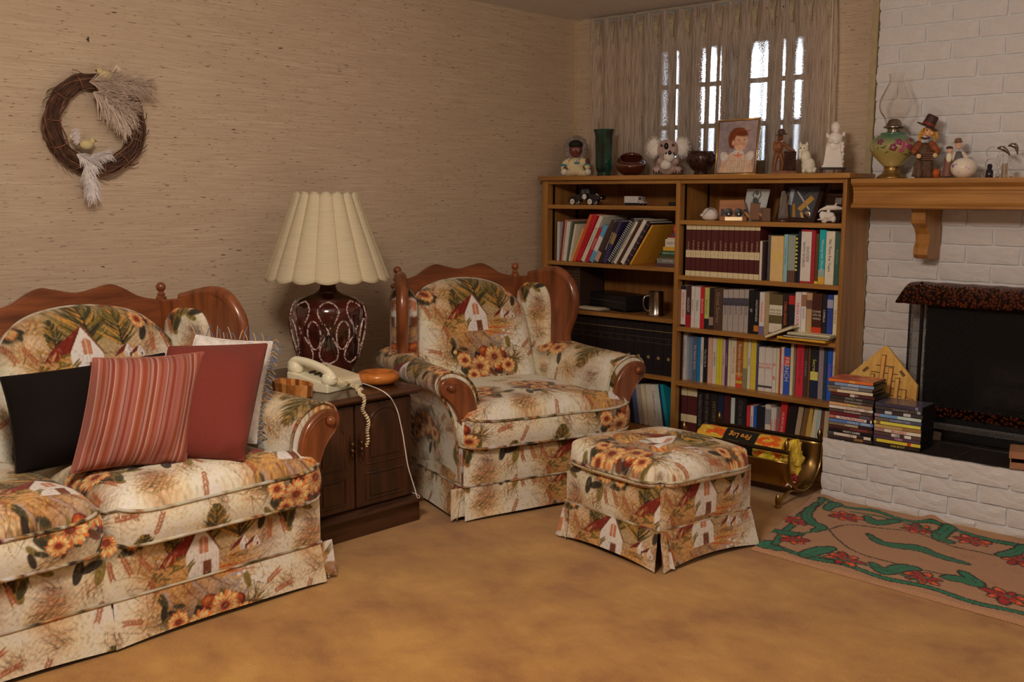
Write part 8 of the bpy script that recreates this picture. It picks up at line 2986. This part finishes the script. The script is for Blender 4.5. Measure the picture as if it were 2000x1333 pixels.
# gaps between threads: wide where the cloth is stretched flat, closed in the folds
ad = nt_.nodes.new('ShaderNodeMath')
ad.operation = 'MULTIPLY_ADD'
nt_.links.new(sp.outputs['Z'], ad.inputs[0])
ad.inputs[1].default_value = .22
ad.inputs[2].default_value = .42
gt = nt_.nodes.new('ShaderNodeMapRange')
gt.clamp = True
nt_.links.new(th2.outputs['Fac'], gt.inputs['Value'])
gt.inputs['To Min'].default_value = 1
gt.inputs['To Max'].default_value = 0
su = nt_.nodes.new('ShaderNodeMath')
su.operation = 'SUBTRACT'
nt_.links.new(ad.outputs[0], su.inputs[0])
su.inputs[1].default_value = .04
nt_.links.new(su.outputs[0], gt.inputs['From Min'])
nt_.links.new(ad.outputs[0], gt.inputs['From Max'])
nt_.links.new(gt.outputs['Result'], m2.inputs[0])
nt_.links.new(m1.outputs[0], m2.inputs[1])
nt_.links.new(ts_.outputs[0], m2.inputs[2])
nt_.links.new(m2.outputs[0], nt_.nodes['Material Output'].inputs['Surface'])
CX0, CX1, CZ1, CZ0 = -3.715, -2.285, 2.175, 1.350
ct = thing('curtain', 'beige open-weave pleated curtain hanging over the basement window', 'curtain', ((CX0 + CX1) / 2, 4.585, CZ0))
nu, nv = 900, 90
uu = np.linspace(0, 1, nu)
r = np.random.default_rng(17)
# folds of uneven width
NP = 15
cuts = np.cumsum(r.uniform(.6, 1.5, NP * 2))
cuts = np.r_[0, cuts / cuts[-1]]
ph_ = np.interp(uu, cuts, np.arange(len(cuts)) * PI)
X = np.zeros((nv, nu))
Yc = np.zeros((nv, nu))
Z = np.zeros((nv, nu))
full = np.zeros((nv, nu))
ph2 = np.interp(uu, np.linspace(0, 1, NP * 2 + 1), np.arange(NP * 2 + 1) * PI)
for j in range(nv):
    t_ = j / (nv - 1)                       # 0 top
    hdr = max(0, 1 - t_ / .13)
    mixp = min(1, max(0, (t_ - .05) / .25))
    p = ph2 * (1 - mixp) + ph_ * mixp
    pinch = np.abs(np.sin(ph2 / 2 + PI / 4)) ** 26
    am = .010 + .011 * mixp
    Yc[j] = -am * np.sin(p) * (.55 + .45 * np.sin(uu * 17 + 1)) - .006 * np.sin(2.3 * p + 1) * mixp - .004 * np.sin(uu * 210 + 2 * np.sin(uu * 40)) - .018 * pinch * (hdr > 0) * min(1, hdr * 1.6) + .004 * np.sin(uu * 400) * pinch * (hdr > 0)
    X[j] = CX0 + (CX1 - CX0) * uu + .010 * np.cos(p) * mixp + .010 * (t_ - .3) * np.sin(uu * 7)
    Z[j] = CZ1 - (CZ1 - CZ0) * t_ + .008 * pinch * (t_ < .05)
    full[j] = -.75 + .30 * np.sin(p) - hdr
# the flat thin stretches
for px_, wd_, st_ in ((1300, 9, .9), (1322, 5, 1.7), (1341, 2.5, 1.5), (1372, 4.5, 1.7), (1393, 6, 1.5), (1408, 2.5, 1.5), (1426, 5, 1.8), (1474, 13, 2.0), (1492, 6, 1.8), (1529, 4, 1.7), (1556, 13, 1.35), (1270, 8, .8), (1230, 9, .5)):
    xc_ = P(px_, 170, 1, 4.585)[0]
    full += st_ * np.exp(-((X - xc_) / (wd_ * .0024)) ** 2) * np.clip((np.linspace(0, 1, nv)[:, None] - .10) / .2, 0, 1)
full = np.clip(full, -1, 1)
cl = Cloth()
w_ = np.stack([(uu[None, :] * 1.9) + 0 * Z, Z, full], -1)
cl.sheet(np.stack([X - (CX0 + CX1) / 2, Yc, Z - CZ0], -1), w_)
co = cl.build('cloth', ct, CURT)
co.data.color_attributes[0].name = 'weave'
for k in range(NP):
    x = float(CX0 + (CX1 - CX0) * (k + .75) / NP - (CX0 + CX1) / 2)
    pm = MB()
    for q in (-.012, -.004, .004, .012):
        pm.tube([(x + q * 1.2, -.020, .815), (x + q, -.027, .775), (x + q * .5, -.021, .735), (x + q * .3 + .002, -.012, .70)], [.0018, .0030, .0030, .0012], 6)
    pm.build('pinch_pleat', plain(pc(142, 118, 90), .95, var=.3, vscale=160), ct, smooth='all')
MB().box((CX0 - .01 - (CX0 + CX1) / 2, .012, .815), (CX1 + .02 - (CX0 + CX1) / 2, .045, .835)).build('rail', plain(pc(110, 100, 92), .5), ct)
MB().tube([(CX1 - .004 - (CX0 + CX1) / 2, -.035, .82), (CX1 + .006 - (CX0 + CX1) / 2, -.030, .12)], .0018, 6).build('draw_wand', plain(pc(170, 150, 120), .3), ct)
